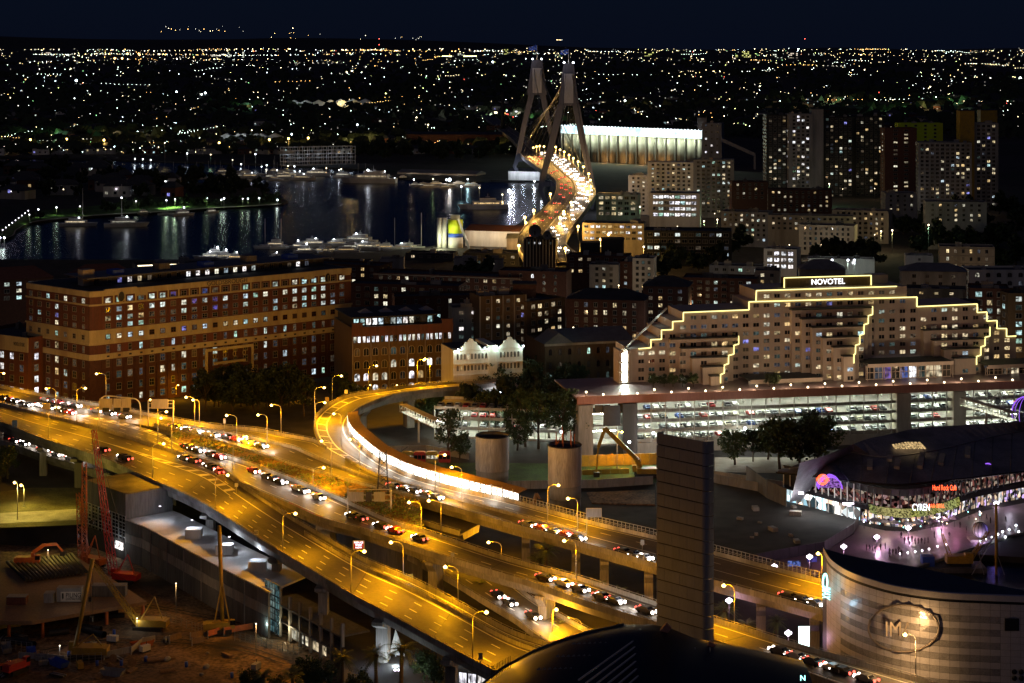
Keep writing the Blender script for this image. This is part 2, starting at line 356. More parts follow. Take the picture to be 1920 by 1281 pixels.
# harbour park headland
hp=[(-400,470),(0,452),(14,444),(30,434),(60,419),(130,411),(200,405),(310,399),(400,392),(470,388),(532,384),(540,380),(522,372),(505,362),(480,352),(430,344),(380,346),(310,346),(262,332),(215,318),(150,306),(-400,300)]
hpw=[P(a,b,0) for a,b in hp]
mb=MB(); mb.prism([(v.x,v.y) for v in hpw],-3,1.5,0,bottom=False); mb.make('headland_ground',M['ground'],kind='structure')
front=[P(a,b,1.5) for a,b in ((-200,462),(0,449),(30,431),(62,416),(130,408),(200,402),(310,396),(400,389.5),(470,386),(528,382))]
lawn=[(P(a,b,1.5)) for a,b in ((-200,448),(0,432),(40,412),(80,400),(130,396),(200,388),(300,372),(340,373),(400,378),(470,379),(525,379))]
def strip(a,b,n,zo,crown=0):
    a=resamp(cr(a),n); b=resamp(cr(b),n); k=5; vs=[]; 
    for j in range(k+1):
        t=j/k
        for p,q in zip(a,b): v=p.lerp(q,t); vs.append((v.x,v.y,v.z+zo+crown*t*(1+.4*noise.noise(Vector((v.x*.03,v.y*.03,0))))))
    return vs,[(j*n+i,j*n+i+1,(j+1)*n+i+1,(j+1)*n+i) for j in range(k) for i in range(n-1)]
mb=MB(); v,f=strip(front,lawn,60,.03,2.0); mb.add(v,f,0,True); mb.make('park_lawn',M['grassy'],kind='structure')
fp=[v+Vector((0,4,0)) for v in front]; mb=MB(); v,f=strip([p-Vector((0,7,0)) for p in front],fp,60,.15); mb.add(v,f,0); mb.make('waterfront_path',M['beige'],kind='structure')
mb=MB(); mb.prism([tuple(P(a,b,2)[:2]) for a,b in ((-60,930),(60,915),(152,915),(152,984),(60,988),(-60,992))],1.9,2.06,0,bottom=False); mb.make('grass_verge',M['verge'],kind='structure')
mb=MB(); mb.prism([tuple(P(a,b,2)[:2]) for a,b in ((-60,966),(148,955),(150,976),(-60,985))],1.9,2.12,0,bottom=False); mb.make('service_road',M['concrete'],kind='structure')
# ================= ELEVATED ROADS =================
class Deck:
    def __init__(s,name,label,near,far,z=14,depth=2.0,m='asphalt',n=None,par=(1,1),grp=None,bar=.95):
        zf=z if callable(z) else (lambda px:z)
        a=cr([P(x,y,zf(x)) for x,y in near]); b=cr([P(x,y,zf(x)) for x,y in far])
        L=max(plen(a),plen(b)); s.n=n or max(12,int(L/5)); s.a=resamp(a,s.n); s.b=resamp(b,s.n); s.L=L
        c=s.a[0]; s.root=empty(name,(c.x,c.y,2),0,label,None,None,'structure'); r=s.root
        up=Vector((0,0,1)); dn=Vector((0,0,-.35))
        mb=MB()
        vs=[]; 
        for p,q in zip(s.a,s.b): vs+=[p,q,q+dn,p+dn]
        fs=[(4*i+0,4*i+1,4*i+5,4*i+4) for i in range(s.n-1)]; mb.add(vs,fs,0)
        mb.add(vs,[t for i in range(s.n-1) for t in ((4*i+1,4*i+2,4*i+6,4*i+5),(4*i+2,4*i+3,4*i+7,4*i+6),(4*i+3,4*i,4*i+4,4*i+7))]+[(0,3,2,1),(4*s.n-4,4*s.n-3,4*s.n-2,4*s.n-1)],1)
        mb.make('road_surface',[M[m],M['concrete']],r,world=True)
        if depth:
            mb=MB(); vs=[]; dd=Vector((0,0,-depth))
            for p,q in zip(s.a,s.b):
                w=(q-p); e=min(.3,1.6/max(w.length,1)); p2=p+w*e+dn; q2=q-w*e+dn; vs+=[p2,q2,q2+dd-w*e*.4,p2+dd+w*e*.4]
            mb.add(vs,[t for i in range(s.n-1) for t in ((4*i+1,4*i+2,4*i+6,4*i+5),(4*i+2,4*i+3,4*i+7,4*i+6),(4*i+3,4*i,4*i+4,4*i+7))]+[(0,3,2,1),(4*s.n-4,4*s.n-3,4*s.n-2,4*s.n-1)],0)
            mb.make('girder',M['concrete'],r,world=True)
        if par[0]: s.wall(0,bar)
        if par[1]: s.wall(1,bar)
    def at(s,u,t):
        i=min(max(u,0),1)*(s.n-1); k=min(int(i),s.n-2); f=i-k
        return s.a[k].lerp(s.a[k+1],f).lerp(s.b[k].lerp(s.b[k+1],f),t)
    def uof(s,px,t=.5):
        best=(1e9,0)
        for i in range(401):
            p=s.at(i/400,t); q=abs(CX+F*p.x/p.y-px)
            if q<best[0]: best=(q,i/400)
        return best[1]
    def line(s,mb,t,u0=0,u1=1,w=.18,dash=None,gap=7,z=.02,m=0):
        L=s.L*(u1-u0); N=max(2,int(L/2.5))
        if dash:
            k=int(L/(dash+gap))
            for i in range(k):
                ua=u0+(u1-u0)*i/k; ub=ua+(u1-u0)*dash/L; a=s.at(ua,t); b=s.at(ub,t); d=(b-a).normalized(); r=Vector((d.y,-d.x,0))*w; o=Vector((0,0,z))
                mb.quad(a-r+o,b-r+o,b+r+o,a+r+o,m)
        else:
            vs=[]
            for i in range(N+1):
                a=s.at(u0+(u1-u0)*i/N,t); b=s.at(u0+(u1-u0)*(i+.5)/N,t); d=(b-a).normalized() if (b-a).length>1e-6 else d; r=Vector((d.y,-d.x,0))*w; o=Vector((0,0,z)); vs+=[a-r+o,a+r+o]
            mb.add(vs,[(2*i,2*i+2,2*i+3,2*i+1) for i in range(N)],m)
    def band(s,mb,t0,t1,u0,u1,z=.012,m=0):
        N=max(3,int(s.L*(u1-u0)/4)); vs=[]
        f=lambda t,u: t(u) if callable(t) else t
        for i in range(N+1):
            u=u0+(u1-u0)*i/N; vs+=[s.at(u,f(t0,u))+Vector((0,0,z)),s.at(u,f(t1,u))+Vector((0,0,z))]
        mb.add(vs,[(2*i,2*i+1,2*i+3,2*i+2) for i in range(N)],m)
    def marks(s,lanes,edges=(.05,.95),u0=0,u1=1,w=.16,extra=None):
        mb=MB()
        for t in edges: s.line(mb,t,u0,u1,w)
        for t in lanes: s.line(mb,t,u0,u1,w,4,gap=7)
        if extra: extra(mb)
        mb.make('lane_marking',M['paint'],s.root,world=True)
    def wall(s,side,h=.95,u0=0,u1=1,t=None,rail=True,name='parapet',m='concrete',th=.3,studs=True):
        N=max(3,int(s.L*(u1-u0)/4)); vs=[]; P3=[]
        for i in range(N+1):
            u=u0+(u1-u0)*i/N; tt=side if t is None else t; a=s.at(u,tt); w=(s.at(u,1)-s.at(u,0)).normalized()
            sg=0 if t is not None else (1 if side==0 else -1)
            p=a+w*(th/2*sg); vs+=[p-w*th/2,p+w*th/2,p+w*th/3+Vector((0,0,h)),p-w*th/3+Vector((0,0,h))]; P3.append(p)
        mb=MB(); mb.add(vs,[t_ for i in range(N) for t_ in ((4*i,4*i+3,4*i+7,4*i+4),(4*i+1,4*i+5,4*i+6,4*i+2),(4*i+3,4*i+2,4*i+6,4*i+7))]+[(0,1,2,3),(4*N,4*N+3,4*N+2,4*N+1)],0)
        if rail:
            mb.tube([p+Vector((0,0,h+.35)) for p in P3],.05,4,1)
            for p in P3: mb.box(p.x-.07,p.x+.07,p.y-.07,p.y+.07,p.z+h-.02,p.z+h+.4,1)
        return mb.make(name,[M[m],M['post']],s.root,world=True)
    def pier(s,px,z0=2,wid=(2.6,2.0),head=True,t=.5,px_is_u=False,m='concrete',capw=.8):
        u=px if px_is_u else s.uof(px,t); p=s.at(u,t); q=s.at(u,0); r=s.at(u,1); top=p.z-2.3; w=(r-q); ang=math.atan2(w.y,w.x); L=w.length
        mb=MB(); mb.box(p.x-wid[0]/2,p.x+wid[0]/2,p.y-wid[1]/2,p.y+wid[1]/2,z0,top-.01,0,rz=ang)
        if head:
            c=q.lerp(r,.5); hw=L*capw/2; d=w.normalized(); nn=Vector((-d.y,d.x,0))*(wid[1]*.45); zz=Vector((0,0,1))
            for sg in (0,):
                a=p-d*hw; b=p+d*hw; pts=[]
                for e in (-1,1):
                    pts+=[Vector((a.x,a.y,top))+nn*e,Vector((b.x,b.y,top))+nn*e,Vector((b.x,b.y,top-.7))+nn*e,Vector((p.x,p.y,top-2.6))+d*(wid[0]/2)+nn*e,Vector((p.x,p.y,top-2.6))-d*(wid[0]/2)+nn*e,Vector((a.x,a.y,top-.7))+nn*e]
                mb.add(pts,[(0,5,4,3,2,1),(6,7,8,9,10,11)]+[(i,(i+1)%6,6+(i+1)%6,6+i) for i in range(6)],0)
        return mb.make('pier',M[m],s.root,world=True)
# front viaduct
A=Deck('front_viaduct','wide front viaduct crossing above the construction site',
 [(-60,778),(0,796),(75,826),(185,862),(262,895),(375,947),(480,1013),(530,1043),(655,1119),(718,1153),(826,1213),(906,1256),(980,1296),(1060,1345)],
 [(-60,745),(0,760),(75,780),(180,805),(250,826),(322,849),(400,873),(428,893),(455,915),(535,968),(612,1013),(692,1058),(770,1090),(858,1135),(956,1188),(1027,1213),(1130,1262)],z=14,depth=2.2)
uA=A.uof
def gore(deck,mb,tf0,tf1,u0,u1,step=6.5,w=2.2,skew=4.0):
    L=deck.L*(u1-u0); k=int(L/step)
    for i in range(k):
        u=u0+(u1-u0)*i/k; du=w/deck.L; sk=skew/deck.L; a=tf0(u); b=tf1(u)
        o=Vector((0,0,.02)); mb.quad(deck.at(u,a)+o,deck.at(u+du,a)+o,deck.at(u+du+sk,b)+o,deck.at(u+sk,b)+o,0)
g0,g1=uA(190),uA(425)
def exA(mb):
    # lane lines before and after the gore
    f0=lambda u:.62+.0*(u-g0); f1=lambda u:.62+.20*(u-g0)/(g1-g0)
    gore(A,mb,f0,f1,g0,g1)
    for k in range(40):
        pass
    A.line(mb,.62,0,g1,.14); 
    N=30
    vs=[]
    for i in range(N+1):
        u=g0+(g1-g0)*i/N; p=A.at(u,f1(u))+Vector((0,0,.02)); vs+=[p-Vector((.12,.1,0)),p+Vector((.12,.1,0))]
    mb.add(vs,[(2*i,2*i+2,2*i+3,2*i+1) for i in range(N)],0)
    for t in (.2,.41): A.line(mb,t,0,g1,.13,3.2,6.5)
    for t in (.80,.9): A.line(mb,t,0,g0,.13,3.2,6.5)
    A.line(mb,.84,g0,g1,.13,3.2,6.5)
    for t in (.22,.40,.58): A.line(mb,t,g1,1,.13,3.2,7.5)
    A.line(mb,.745,g1,1,.16)
    A.line(mb,.035,0,1,.14)
    A.line(mb,.955,uA(700),1,.14)
A.marks([],edges=(),extra=exA)
A.wall(0,.8,uA(560),1,t=.80,rail=True,name='median_barrier')
# centre viaduct
Cd=Deck('centre_viaduct','middle viaduct with a brick red shoulder lane',
 [(-60,745),(0,760),(75,780),(180,805),(250,826),(322,849),(400,873),(428,892),(458,914),(540,950),(602,978),(660,993),(737,1018),(808,1042),(900,1070),(959,1088),(992,1097),(1083,1130),(1120,1142),(1198,1166),(1229,1175),(1336,1208),(1440,1243),(1540,1280),(1640,1316)],
 [(-60,722),(0,735),(75,757),(150,775),(230,792),(300,812),(335,832),(400,853),(480,877),(605,925),(685,960),(730,980),(826,1010),(955,1053),(1085,1088),(1228,1135),(1336,1165),(1440,1198),(1540,1228),(1640,1256),(1760,1290)],z=14,depth=2.2,par=(1,0))
uC=Cd.uof
def wear(dk,lanes,u0=0,u1=1,joint=36):
    mb=MB()
    for t in lanes: dk.band(mb,t-.028,t-.008,u0,u1,.008); dk.band(mb,t+.008,t+.028,u0,u1,.008)
    mb.make('wheel_wear',M['worn'],dk.root,world=True); mb=MB()
    for i in range(1,int(dk.L*(u1-u0)/joint)): u=u0+(u1-u0)*i*joint/(dk.L*(u1-u0)); dk.band(mb,.01,.99,u,u+.35/dk.L,.016)
    mb.make('expansion_joint',M['dark'],dk.root,world=True)
wear(A,(.11,.31,.51,.68,.88))
def exC(mb):
    gC=lambda u:.80+.2*min(1,max(0,1)); 
    gore(Cd,mb,lambda u:.78,lambda u:.98,uC(150),uC(318),6.5,2.6,3)
    Cd.line(mb,.76,0,uC(318),.14)
    for t in (.3,.53): Cd.line(mb,t,0,uC(440),.13,3.2,7)
    Cd.line(mb,.5,uC(470),1,.13,3.5,8); Cd.line(mb,.86,0,1,.14); Cd.line(mb,.2,uC(470),1,.14)
Cd.marks([],edges=(),extra=exC)
mb=MB(); Cd.band(mb,.03,.18,uC(560),1,.012); mb.make('red_shoulder',M['red_lane'],Cd.root,world=True)
Cd.wall(1,.95,uC(322),1)
# north carriageway + slip ramp
Ud=Deck('north_carriageway','north carriageway beside the planted median',
 [(-60,722),(0,735),(75,757),(150,775),(230,792),(300,802),(390,826),(480,853),(585,887),(660,908),(730,925),(800,942),(960,989),(1060,1015),(1228,1063),(1338,1095),(1440,1123),(1539,1150),(1640,1178)],
 [(-60,714),(0,727),(75,742),(150,757),(225,767),(280,780),(390,800),(480,808),(530,818),(595,830),(605,838),(640,858),(680,880),(730,902),(800,921),(960,967),(1108,1008),(1228,1040),(1338,1070),(1440,1098),(1539,1124),(1640,1150)],z=14,depth=2.0,par=(0,0))
uU=Ud.uof
Ud.marks([],edges=(),extra=lambda mb:[Ud.line(mb,.07,uU(330),1,.14),Ud.line(mb,.45,uU(300),uU(700),.12,3.5,8),Ud.line(mb,.5,0,uU(300),.12,3.5,8),Ud.line(mb,.93,0,uU(560),.12)])
Ud.wall(1,.95,0,uU(575)); Ud.wall(0,.95,uU(300),1); Ud.wall(1,.8,uU(620),uU(1100),t=.985,name='median_barrier')
# slip ramp divider as in the photo: a low wall between the two carriageways from x=480
Ud.wall(0,.8,uU(330),uU(720),t=.56,name='median_barrier')
# loop ramp
Ld=Deck('loop_ramp','curved loop ramp with ladder markings sweeping down onto the expressway',
 [(930,716),(892,719),(800,724),(730,733),(655,744),(612,765),(592,785),(588,800),(592,817),(605,838),(640,858),(680,880),(730,902),(800,921),(960,967),(1108,1008),(1228,1040),(1338,1070),(1440,1098),(1539,1124),(1640,1150)],
 [(930,723),(892,727),(800,735),(730,747),(680,766),(660,781),(652,797),(654,812),(662,825),(675,838),(710,867),(740,882),(775,897),(855,920),(960,943),(1108,983),(1228,1011),(1338,1040),(1440,1067),(1539,1093),(1640,1120)],z=14,depth=2.2,n=150,par=(0,1))
# re-pair the loop section so cross sections stay square to the road
uL=lambda px,t=.5: Ld.uof(px,t)
def exL(mb):
    e=[i/400 for i in range(401)]; ue=min(e,key=lambda u:abs(Ld.at(u,.5).x-XP(705,Ld.at(u,.5).y))+ (0 if Ld.at(u,.5).y<560 else 99))
    Ld.line(mb,.10,0,ue,.2); Ld.line(mb,.38,0,ue,.2); Ld.line(mb,.86,0,1,.16)
    k=int(Ld.L*ue/9)
    for i in range(k):
        u=ue*i/k; du=.5/Ld.L; o=Vector((0,0,.02)); mb.quad(Ld.at(u,.10)+o,Ld.at(u+du*2,.10)+o,Ld.at(u+du*2,.38)+o,Ld.at(u,.38)+o)
    Ld.line(mb,.5,ue,1,.13,3.5,8); Ld.line(mb,.06,ue,1,.14)
    return ue
mb=MB(); UE=exL(mb); mb.make('lane_marking',M['paint'],Ld.root,world=True)
Ld.wall(0,.95,0,UE*.78)
# planted median between the carriageways
mp_n=[Cd.at(uC(px,1),1)+Vector((0,.4,.02)) for px in (322,335,400,480,605,685,730,790)]
mp_f=[Ud.at(uU(px,0),0)+Vector((0,-.4,.02)) for px in (322,335,400,480,585,660,730,790)]
mb=MB(); v,f=strip(mp_n,mp_f,70,-.1,.5); mb.add([(a,b,c+.3*noise.noise(Vector((a*.4,b*.4,0)))) for a,b,c in v],f,0,True)
mb.add([(p.x,p.y,2) for p in mp_n]+[tuple(p) for p in mp_n],[(i,i+1,9+i,8+i) for i in range(7)],1)
mb.make('median_ground',[M['soil'],M['concrete_d']],kind='structure')
# lower roads
LR=Deck('lower_road','low road slipping beneath the front viaduct',[(-60,812),(27,839),(82,859),(147,878),(200,895),(330,940)],[(-60,796),(5,817),(75,838),(145,860),(200,874),(330,915)],z=7,depth=1.4)
wear(Cd,(.25,.38,.62,.76,.9)); wear(Ud,(.22,.36,.68,.82)); wear(Ld,(.55,.72))
LR.marks([.5])
LS=Deck('lower_road','lower street descending beneath the centre viaduct',[(640,985),(720,1025),(830,1084),(900,1127),(960,1163),(1015,1205),(1080,1245)],[(760,985),(830,1020),(930,1075),(1010,1135),(1110,1190),(1180,1225),(1240,1262)],z=6.5,depth=1.2)
LS.marks([.35,.65])
ST=Deck('ramp_stub','unfinished stub of ramp behind the centre viaduct',[(745,965),(800,985),(862,1003)],[(800,944),(850,962),(905,980)],z=10.5,depth=1.5,bar=.9)
# piers
for px,z0 in ((82,2),(0,2),(148,2),(395,-3),(520,-3),(608,-3),(720,2),(846,2)): A.pier(px,z0,(2.6,2.0) if px!=720 else (3.2,2.4),t=.25,head=True,capw=.5)
for px in (615,816,1027,1210,1400): Cd.pier(px,2,(3.4,2.2),t=.42,capw=.6)
for px in (985,1080,1135,1215,1425,1530): Ud.pier(px,2,(3.0,2.0),t=.45,capw=.8)
for u in (.10,.17,.245,.32): Ld.pier(u,2,(4.0,2.6),px_is_u=True,capw=.6)
# ================= street lamps (lit sodium) =================
def lamp(hx,hy,bx,by,z,label,group,e=8200,col=SOD,arm=None,glow='sodium',br=.42,lit=True,r=.13):
    b=P(bx,by,z) if by else Q(bx,hy,z)   # base on a deck level
    D=b.y; hz=ZR(hy,D); ax=(hx-bx)*D/F
    if abs(ax)<.8: ax=.8 if ax>=0 else -.8
    t=empty('street_lamp',b,0,label,'street lamp',group); H=hz-b.z; sg=1 if ax>0 else -1
    mb=MB(); mb.tube([(0,0,0),(0,0,H*.55),(0,0,H-1.0)],r,6,0,r*.62); mb.cyl((0,0,0),r*2,.35,8); mb.make('pole',M['post'],t)
    mb=MB(); mb.tube([(0,0,H-1.05),(ax*.08,0,H-.45),(ax*.32,0,H+.02),(ax*.65,0,H+.2),(ax*.9,0,H+.2)],r*.6,5); mb.make('arm',M['post'],t)
    mb=MB(); mb.box(ax-.55*1 if sg>0 else ax-.35,ax+.35 if sg>0 else ax+.55,-.2,.2,H+.12,H+.32); hd=mb.make('lamp_head',M['dark'],t)
    mb=MB(); mb.ball((ax,0,H),br,0,8,6,(1,1,.85)); mb.make('bulb',M[glow],hd)
    if lit: point((ax,-.25,H-.75),e*.62,col,.35,t); point((ax,-.25,H-.6),e*1.05,col,.35,t,142)
    return t
LMP={'north':[(7,700,-6,742),(87,729,105,783),(160,728,144,790),(181,701,199,752),(110,764,91,822),(282,750,296,788),(349,745,365,800),(362,750,374,802),(312,772,296,834),(302,784,322,847),(425,779,444,837),(462,819,437,880),(458,819,444,836),(484,778,501,832),(509,760,527,814)],
 'front':[(307,832,286,900),(427,891,404,952),(554,963,530,1041),(733,1017,756,1083),(683,1034,658,1118),(835,1063,859,1133),(912,1148,886,1238)],
 'loop':[(608,727,590,795),(609,755,591,788),(640,705,623,755),(706,686,691,737),(795,675,782,723),(797,673,806,724),(603,827,621,900),(656,824,674,884),(626,776,640,842)],
 'expressway':[(607,877,587,917),(834,853,816,920),(847,876,866,937),(767,942,790,997),(804,939,827,1003),(1047,910,1027,982),(1065,935,1083,1000),(1058,1014,1080,1088),(1357,1098,1377,1176),(1534,1038,1541,1100),(1697,1190,1717,1274)]}
LT={'north':'sodium street lamp on the upper carriageways','front':'sodium street lamp on the front viaduct edge','loop':'sodium street lamp round the curved loop ramp','expressway':'sodium street lamp beside the lower run of the expressway'}
for k,v in LMP.items():
    v=sorted(v,key=lambda q:q[2])
    for i,(hx,hy,bx,by) in enumerate(v): lamp(hx,hy,bx,by,14,'%s, %s from the left'%(LT[k],ordw(i)),'sodium street lamps on the freeway',e=8600 if hx!=1697 else 4800,col=SOD if hx!=1697 else (1,.56,.2))
for i,(hx,hy,bx,by,z) in enumerate([(916,1017,940,1050,3),(1042,1143,1036,1215,3),(1066,1161,1090,1188,3),(1166,810,1157,878,2.2),(30,905,33,975,2),(40,910,45,950,2)]):
    lamp(hx,hy,bx,by,z,['sodium lamp beside the low road under the crossing','sodium lamp under the pier beneath the middle viaduct','short sodium lamp on the low street by red taillights','sodium lamp standing in front of the yellow hoarding','tall yellow lit mast on the grass verge','thin grey lamp post on the grass verge'][i],'lamps on the low streets',[9500,9500,9500,7000,2500,2500][i],col=(1,.75,.15) if i>3 else SOD)
# lamps of the street in front of the long brick block (added, inferred from its lit front)
for i,x in enumerate((-3,60,330,400,470,560,690,740,830,880)):
    lamp(x+3,738 if x<200 else 722,x,752 if x<200 else 740,4,'low sodium lamp on the street behind the freeway parapet, %s from the left'%ordw(i),'lamps of the street behind the parapet',1500,br=.28)
# ================= gantries and signs =================
def board(name,label,cat,px0,py0,px1,py1,D,m='beige',post=None,z0=14,txt=None,tm='signwhite',tsz=1,group=None,back=True,fr=None):
    a=Q(px0,py1,D); b=Q(px1,py0,D); t=empty(name,((a.x+b.x)/2,D,z0),0,label,cat,group); w=(b.x-a.x)/2; h0=a.z-z0; h1=b.z-z0
    mb=MB(); mb.box(-w,w,-.08,.08,h0,h1); mb.make('sign_panel',M[m],t)
    if fr: 
        mb=MB(); 
        for x0,x1,y0,y1 in ((-w,w,h0-.15,h0),(-w,w,h1,h1+.15),(-w-.15,-w,h0-.15,h1+.15),(w,w+.15,h0-.15,h1+.15)): mb.box(x0,x1,-.12,.12,y0,y1)
        mb.make('sign_frame',M[fr],t)
    if post is not None:
        for x in (post if isinstance(post,(list,tuple)) else [post]):
            mb=MB(); mb.cyl((x*w,.14,0),.09,h1-.1,6); mb.make('pole',M['post'],t)
    if txt:
        n=len(txt)
        for i,s_ in enumerate(txt): text(s_,(0,-.13,h1-(h1-h0)*(i+.5)/n),(h1-h0)/n*.72*tsz,tm,t,maxw=w*1.8)
    return t
def text(s,loc,h,m,parent,rz=0,ext=.03,maxw=None,name='lettering',bold=0.0,align='CENTER'):
    c=bpy.data.curves.new('lettering','FONT'); c.body=s; c.align_x=align; c.align_y='CENTER'; c.size=h*1.35; c.extrude=ext; c.offset=bold; c.resolution_u=3
    tmp=bpy.data.objects.new('tmp',c); COL.objects.link(tmp); dg=bpy.context.evaluated_depsgraph_get(); dg.update()
    me=bpy.data.meshes.new_from_object(tmp.evaluated_get(dg)); bpy.data.objects.remove(tmp)
    me.materials.clear(); me.materials.append(M[m])
    xs=[v.co.x for v in me.vertices]; w=max(xs)-min(xs) if xs else 1
    o=put(name,me,parent,loc); k=min(1,(maxw or 1e9)/w); o.rotation_euler=(math.pi/2,0,rz); o.scale=(k,1,1); return o
D=P(222,802,14).y
g=empty('sign_gantry',(XP(222,D),D,14),0,'rounded white steel gantry carrying three big sign boards over the carriageway','gantry')
w=XP(262,D)-XP(180,D); hh=ZR(747,D)-14
mb=MB(); x=w/2; mb.tube(cr([(-x,4,0),(-x,4,hh*.7),(-x+.8,4,hh*.93),(-x+2.5,4,hh),(0,2,hh),(x-2.5,0,hh),(x-.8,0,hh*.93),(x,0,hh*.7),(x,0,0)],4),.22,8); mb.tube([(-x,4,hh*.55),(x,0,hh*.55)],.12,6); mb.make('gantry_frame',M['white'],g)
for i,(a,b) in enumerate(((185,209),(211,226),(227,244))):
    mb=MB(); xa=XP(a,D)-XP(222,D); xb=XP(b,D)-XP(222,D); mb.box(xa,xb,1.2,1.35,ZR(770,D)-14,ZR(749,D)-14); sp=mb.make('sign_panel',M['beige'],g)
    mb=MB(); mb.box((xa+xb)/2-1,(xa+xb)/2+1,1.0,1.2,ZR(770,D)-14-.6,ZR(766,D)-14); mb.make('light_box',M['dark'],sp)
D=P(300,800,14).y
g=empty('sign_gantry',(XP(301,D),D,14),0,'square white steel gantry with one wide blank sign board','gantry')
mb=MB(); 
for px in (278,325): mb.cyl((XP(px,D)-XP(301,D),0,0),.22,ZR(751,D)-14,8)
for py in (751,757,765): mb.beam((XP(278,D)-XP(301,D),0,ZR(py,D)-14),(XP(325,D)-XP(301,D),0,ZR(py,D)-14),.2)
mb.make('gantry_frame',M['white'],g)
mb=MB(); mb.box(XP(284,D)-XP(301,D),XP(316,D)-XP(301,D),-.5,-.3,ZR(766,D)-14,ZR(748,D)-14); mb.make('sign_panel',M['beige'],g)
board('road_sign','grey blank sign board standing on the central barrier at far end','sign',79,756,94,768,P(92,785,14).y,'beige',0)
board('road_sign','small green direction sign on the near parapet of the front viaduct','sign',23,788,32,802,P(28,806,14).y,'blue',0)
board('speed_sign','white square speed sign on a post at the viaduct split','sign',440,906,446,913,P(443,925,14).y,'white',0)
board('speed_sign','white square sign at the near edge of the front viaduct','sign',477,994,484,1003,P(482,1014,14).y,'white',0,txt=['60'],tm='dark')
board('warning_sign','red lit electronic sign reading reduce speed between the viaducts','sign',663,1015,682,1029,P(668,1046,14).y,'red',-.9,txt=['REDUCE','SPEED','NOW'],tm='signwhite',fr='white')
board('speed_sign','small round grey sign on the middle viaduct edge','sign',845,1036,852,1044,P(850,1055,14).y,'grey',0)
board('road_sign','double plate sign on post near the dark roof','sign',897,1224,905,1237,P(904,1254,14).y,'grey',0)
board('road_sign','wide blank sign back on a tall post by the steel railing','sign',1100,954,1127,969,P(1099,1004,14).y,'grey',-1,fr='beige')
board('speed_sign','small white sign on the outer parapet of the loop','sign',646,731,652,738,P(650,746,14).y,'white',0)
board('speed_sign','diamond yellow sign cluster by the loop entry lamp','sign',610,745,617,753,P(614,765,14).y,'yellow',0)
board('road_sign','small white sign beside the dark trees left of the loop','sign',419,785,423,794,P(420,806,14).y,'white',0)
board('road_sign','grey sign plate on the far carriageway beyond the tower base','sign',1201,1012,1208,1022,P(1205,1035,14).y,'grey',0)
# sign back frame with lattice mast in the gap between the viaducts
D=P(700,960,14).y; g=empty('sign_gantry',(XP(692,D),D,11),0,'long grey gantry with blank sign backs beside a lattice mast','gantry'); z=lambda py:ZR(py,D)-11; X=lambda px:XP(px,D)-XP(692,D)
mb=MB(); 
for px in (652,733): mb.cyl((X(px),0,0),.2,z(915),8)
for py in (918,928,938): mb.beam((X(652),0,z(py)),(X(733),0,z(py)),.18)
mb.make('gantry_frame',M['steel'],g)
for a,b in ((652,682),(686,697),(701,722)): mb=MB(); mb.box(X(a),X(b),-.35,-.2,z(940),z(922)); mb.make('sign_panel',M['grey' if a!=686 else 'dark'],g)
for i in range(3): mb=MB(); mb.box(X(672+22*i),X(688+22*i),1,3,-.5,1.4); mb.make('equipment_box',M['beige'],g)
def lattice(mb,a,b,wa,wb,n,r=.06,m=0,ux=(1,0,0),uy=(0,1,0)):
    """square lattice boom from a to b"""
    a=Vector(a); b=Vector(b); ux=Vector(ux); uy=Vector(uy); C=[]
    for i in range(n+1):
        t=i/n; c=a.lerp(b,t); w=(wa+(wb-wa)*t)/2; C.append([c+ux*w*i_+uy*w*j_ for i_,j_ in ((-1,-1),(1,-1),(1,1),(-1,1))])
    for k in range(4):
        mb.beam(C[0][k],C[-1][k],r*2,m=m)
        for i in range(n):
            mb.beam(C[i][k],C[i+1][(k+1)%4],r*1.3,m=m)
            if i%2==0: mb.beam(C[i][k],C[i][(k+1)%4],r*1.3,m=m)
D=P(718,930,14).y; g=empty('lattice_mast',(XP(718,D),D,11),0,'dark triangular lattice mast rising behind the sign backs','mast'); mb=MB(); lattice(mb,(0,0,0),(0,0,ZR(846,D)-11),3.2,1.6,7,.09); mb.make('mast_frame',M['dark'],g)
# ================= covered walkway with lit glass panels along the inside of the loop =================
M['litpanel']=winmat('backlit_panel',[(1,.93,.82),(1,.97,.9),(1,.9,.7)],6.5,.5); 
wk=[]; us=[i/800 for i in range(801)]
pth=[Ld.at(u,1.0) for u in us]; 
st=[p for p in pth if p.y<P(652,798,14).y+2 and CX+F*p.x/p.y<972]
st=resamp(st,62); r0=st[0]
g=empty('covered_walkway',(r0.x,r0.y,14),0,'long covered walkway with glowing white glass panels curving along the loop ramp','walkway')
roofmb=MB(); vs=[]
for i,p in enumerate(st):
    q=st[min(i+1,61)]; o=st[max(i-1,0)]; d=(q-o).normalized(); nn=Vector((-d.y,d.x,0)); 
    if nn.y<0: nn=-nn
    hgt=3.6 if i<50 else 3.6-(i-50)*.06
    vs+=[p+nn*.0+Vector((0,0,hgt)),p+nn*3.2+Vector((0,0,hgt+.5)),p+nn*3.2+Vector((0,0,hgt+.3)),p+Vector((0,0,hgt-.2))]
    if i<61:
        mb=MB(); a=p+nn*.25+Vector((0,0,.95)); b=q+nn*.25+Vector((0,0,.95)); e=(b-a)*.06; a2=a+e; b2=b-e
        w_=(b2-a2).length; me=mb.quad((0,0,0),(w_,0,0),(w_,0,hgt-1.2),(0,0,hgt-1.2)).mesh('panel',M['litpanel']); o_=put('panel',me,None,a2,math.atan2(b2.y-a2.y,b2.x-a2.x)); keep(o_,g)
        if i%6==3: point(p-nn*1.2+Vector((0,0,2.4)),900,(1,.93,.8),.8)
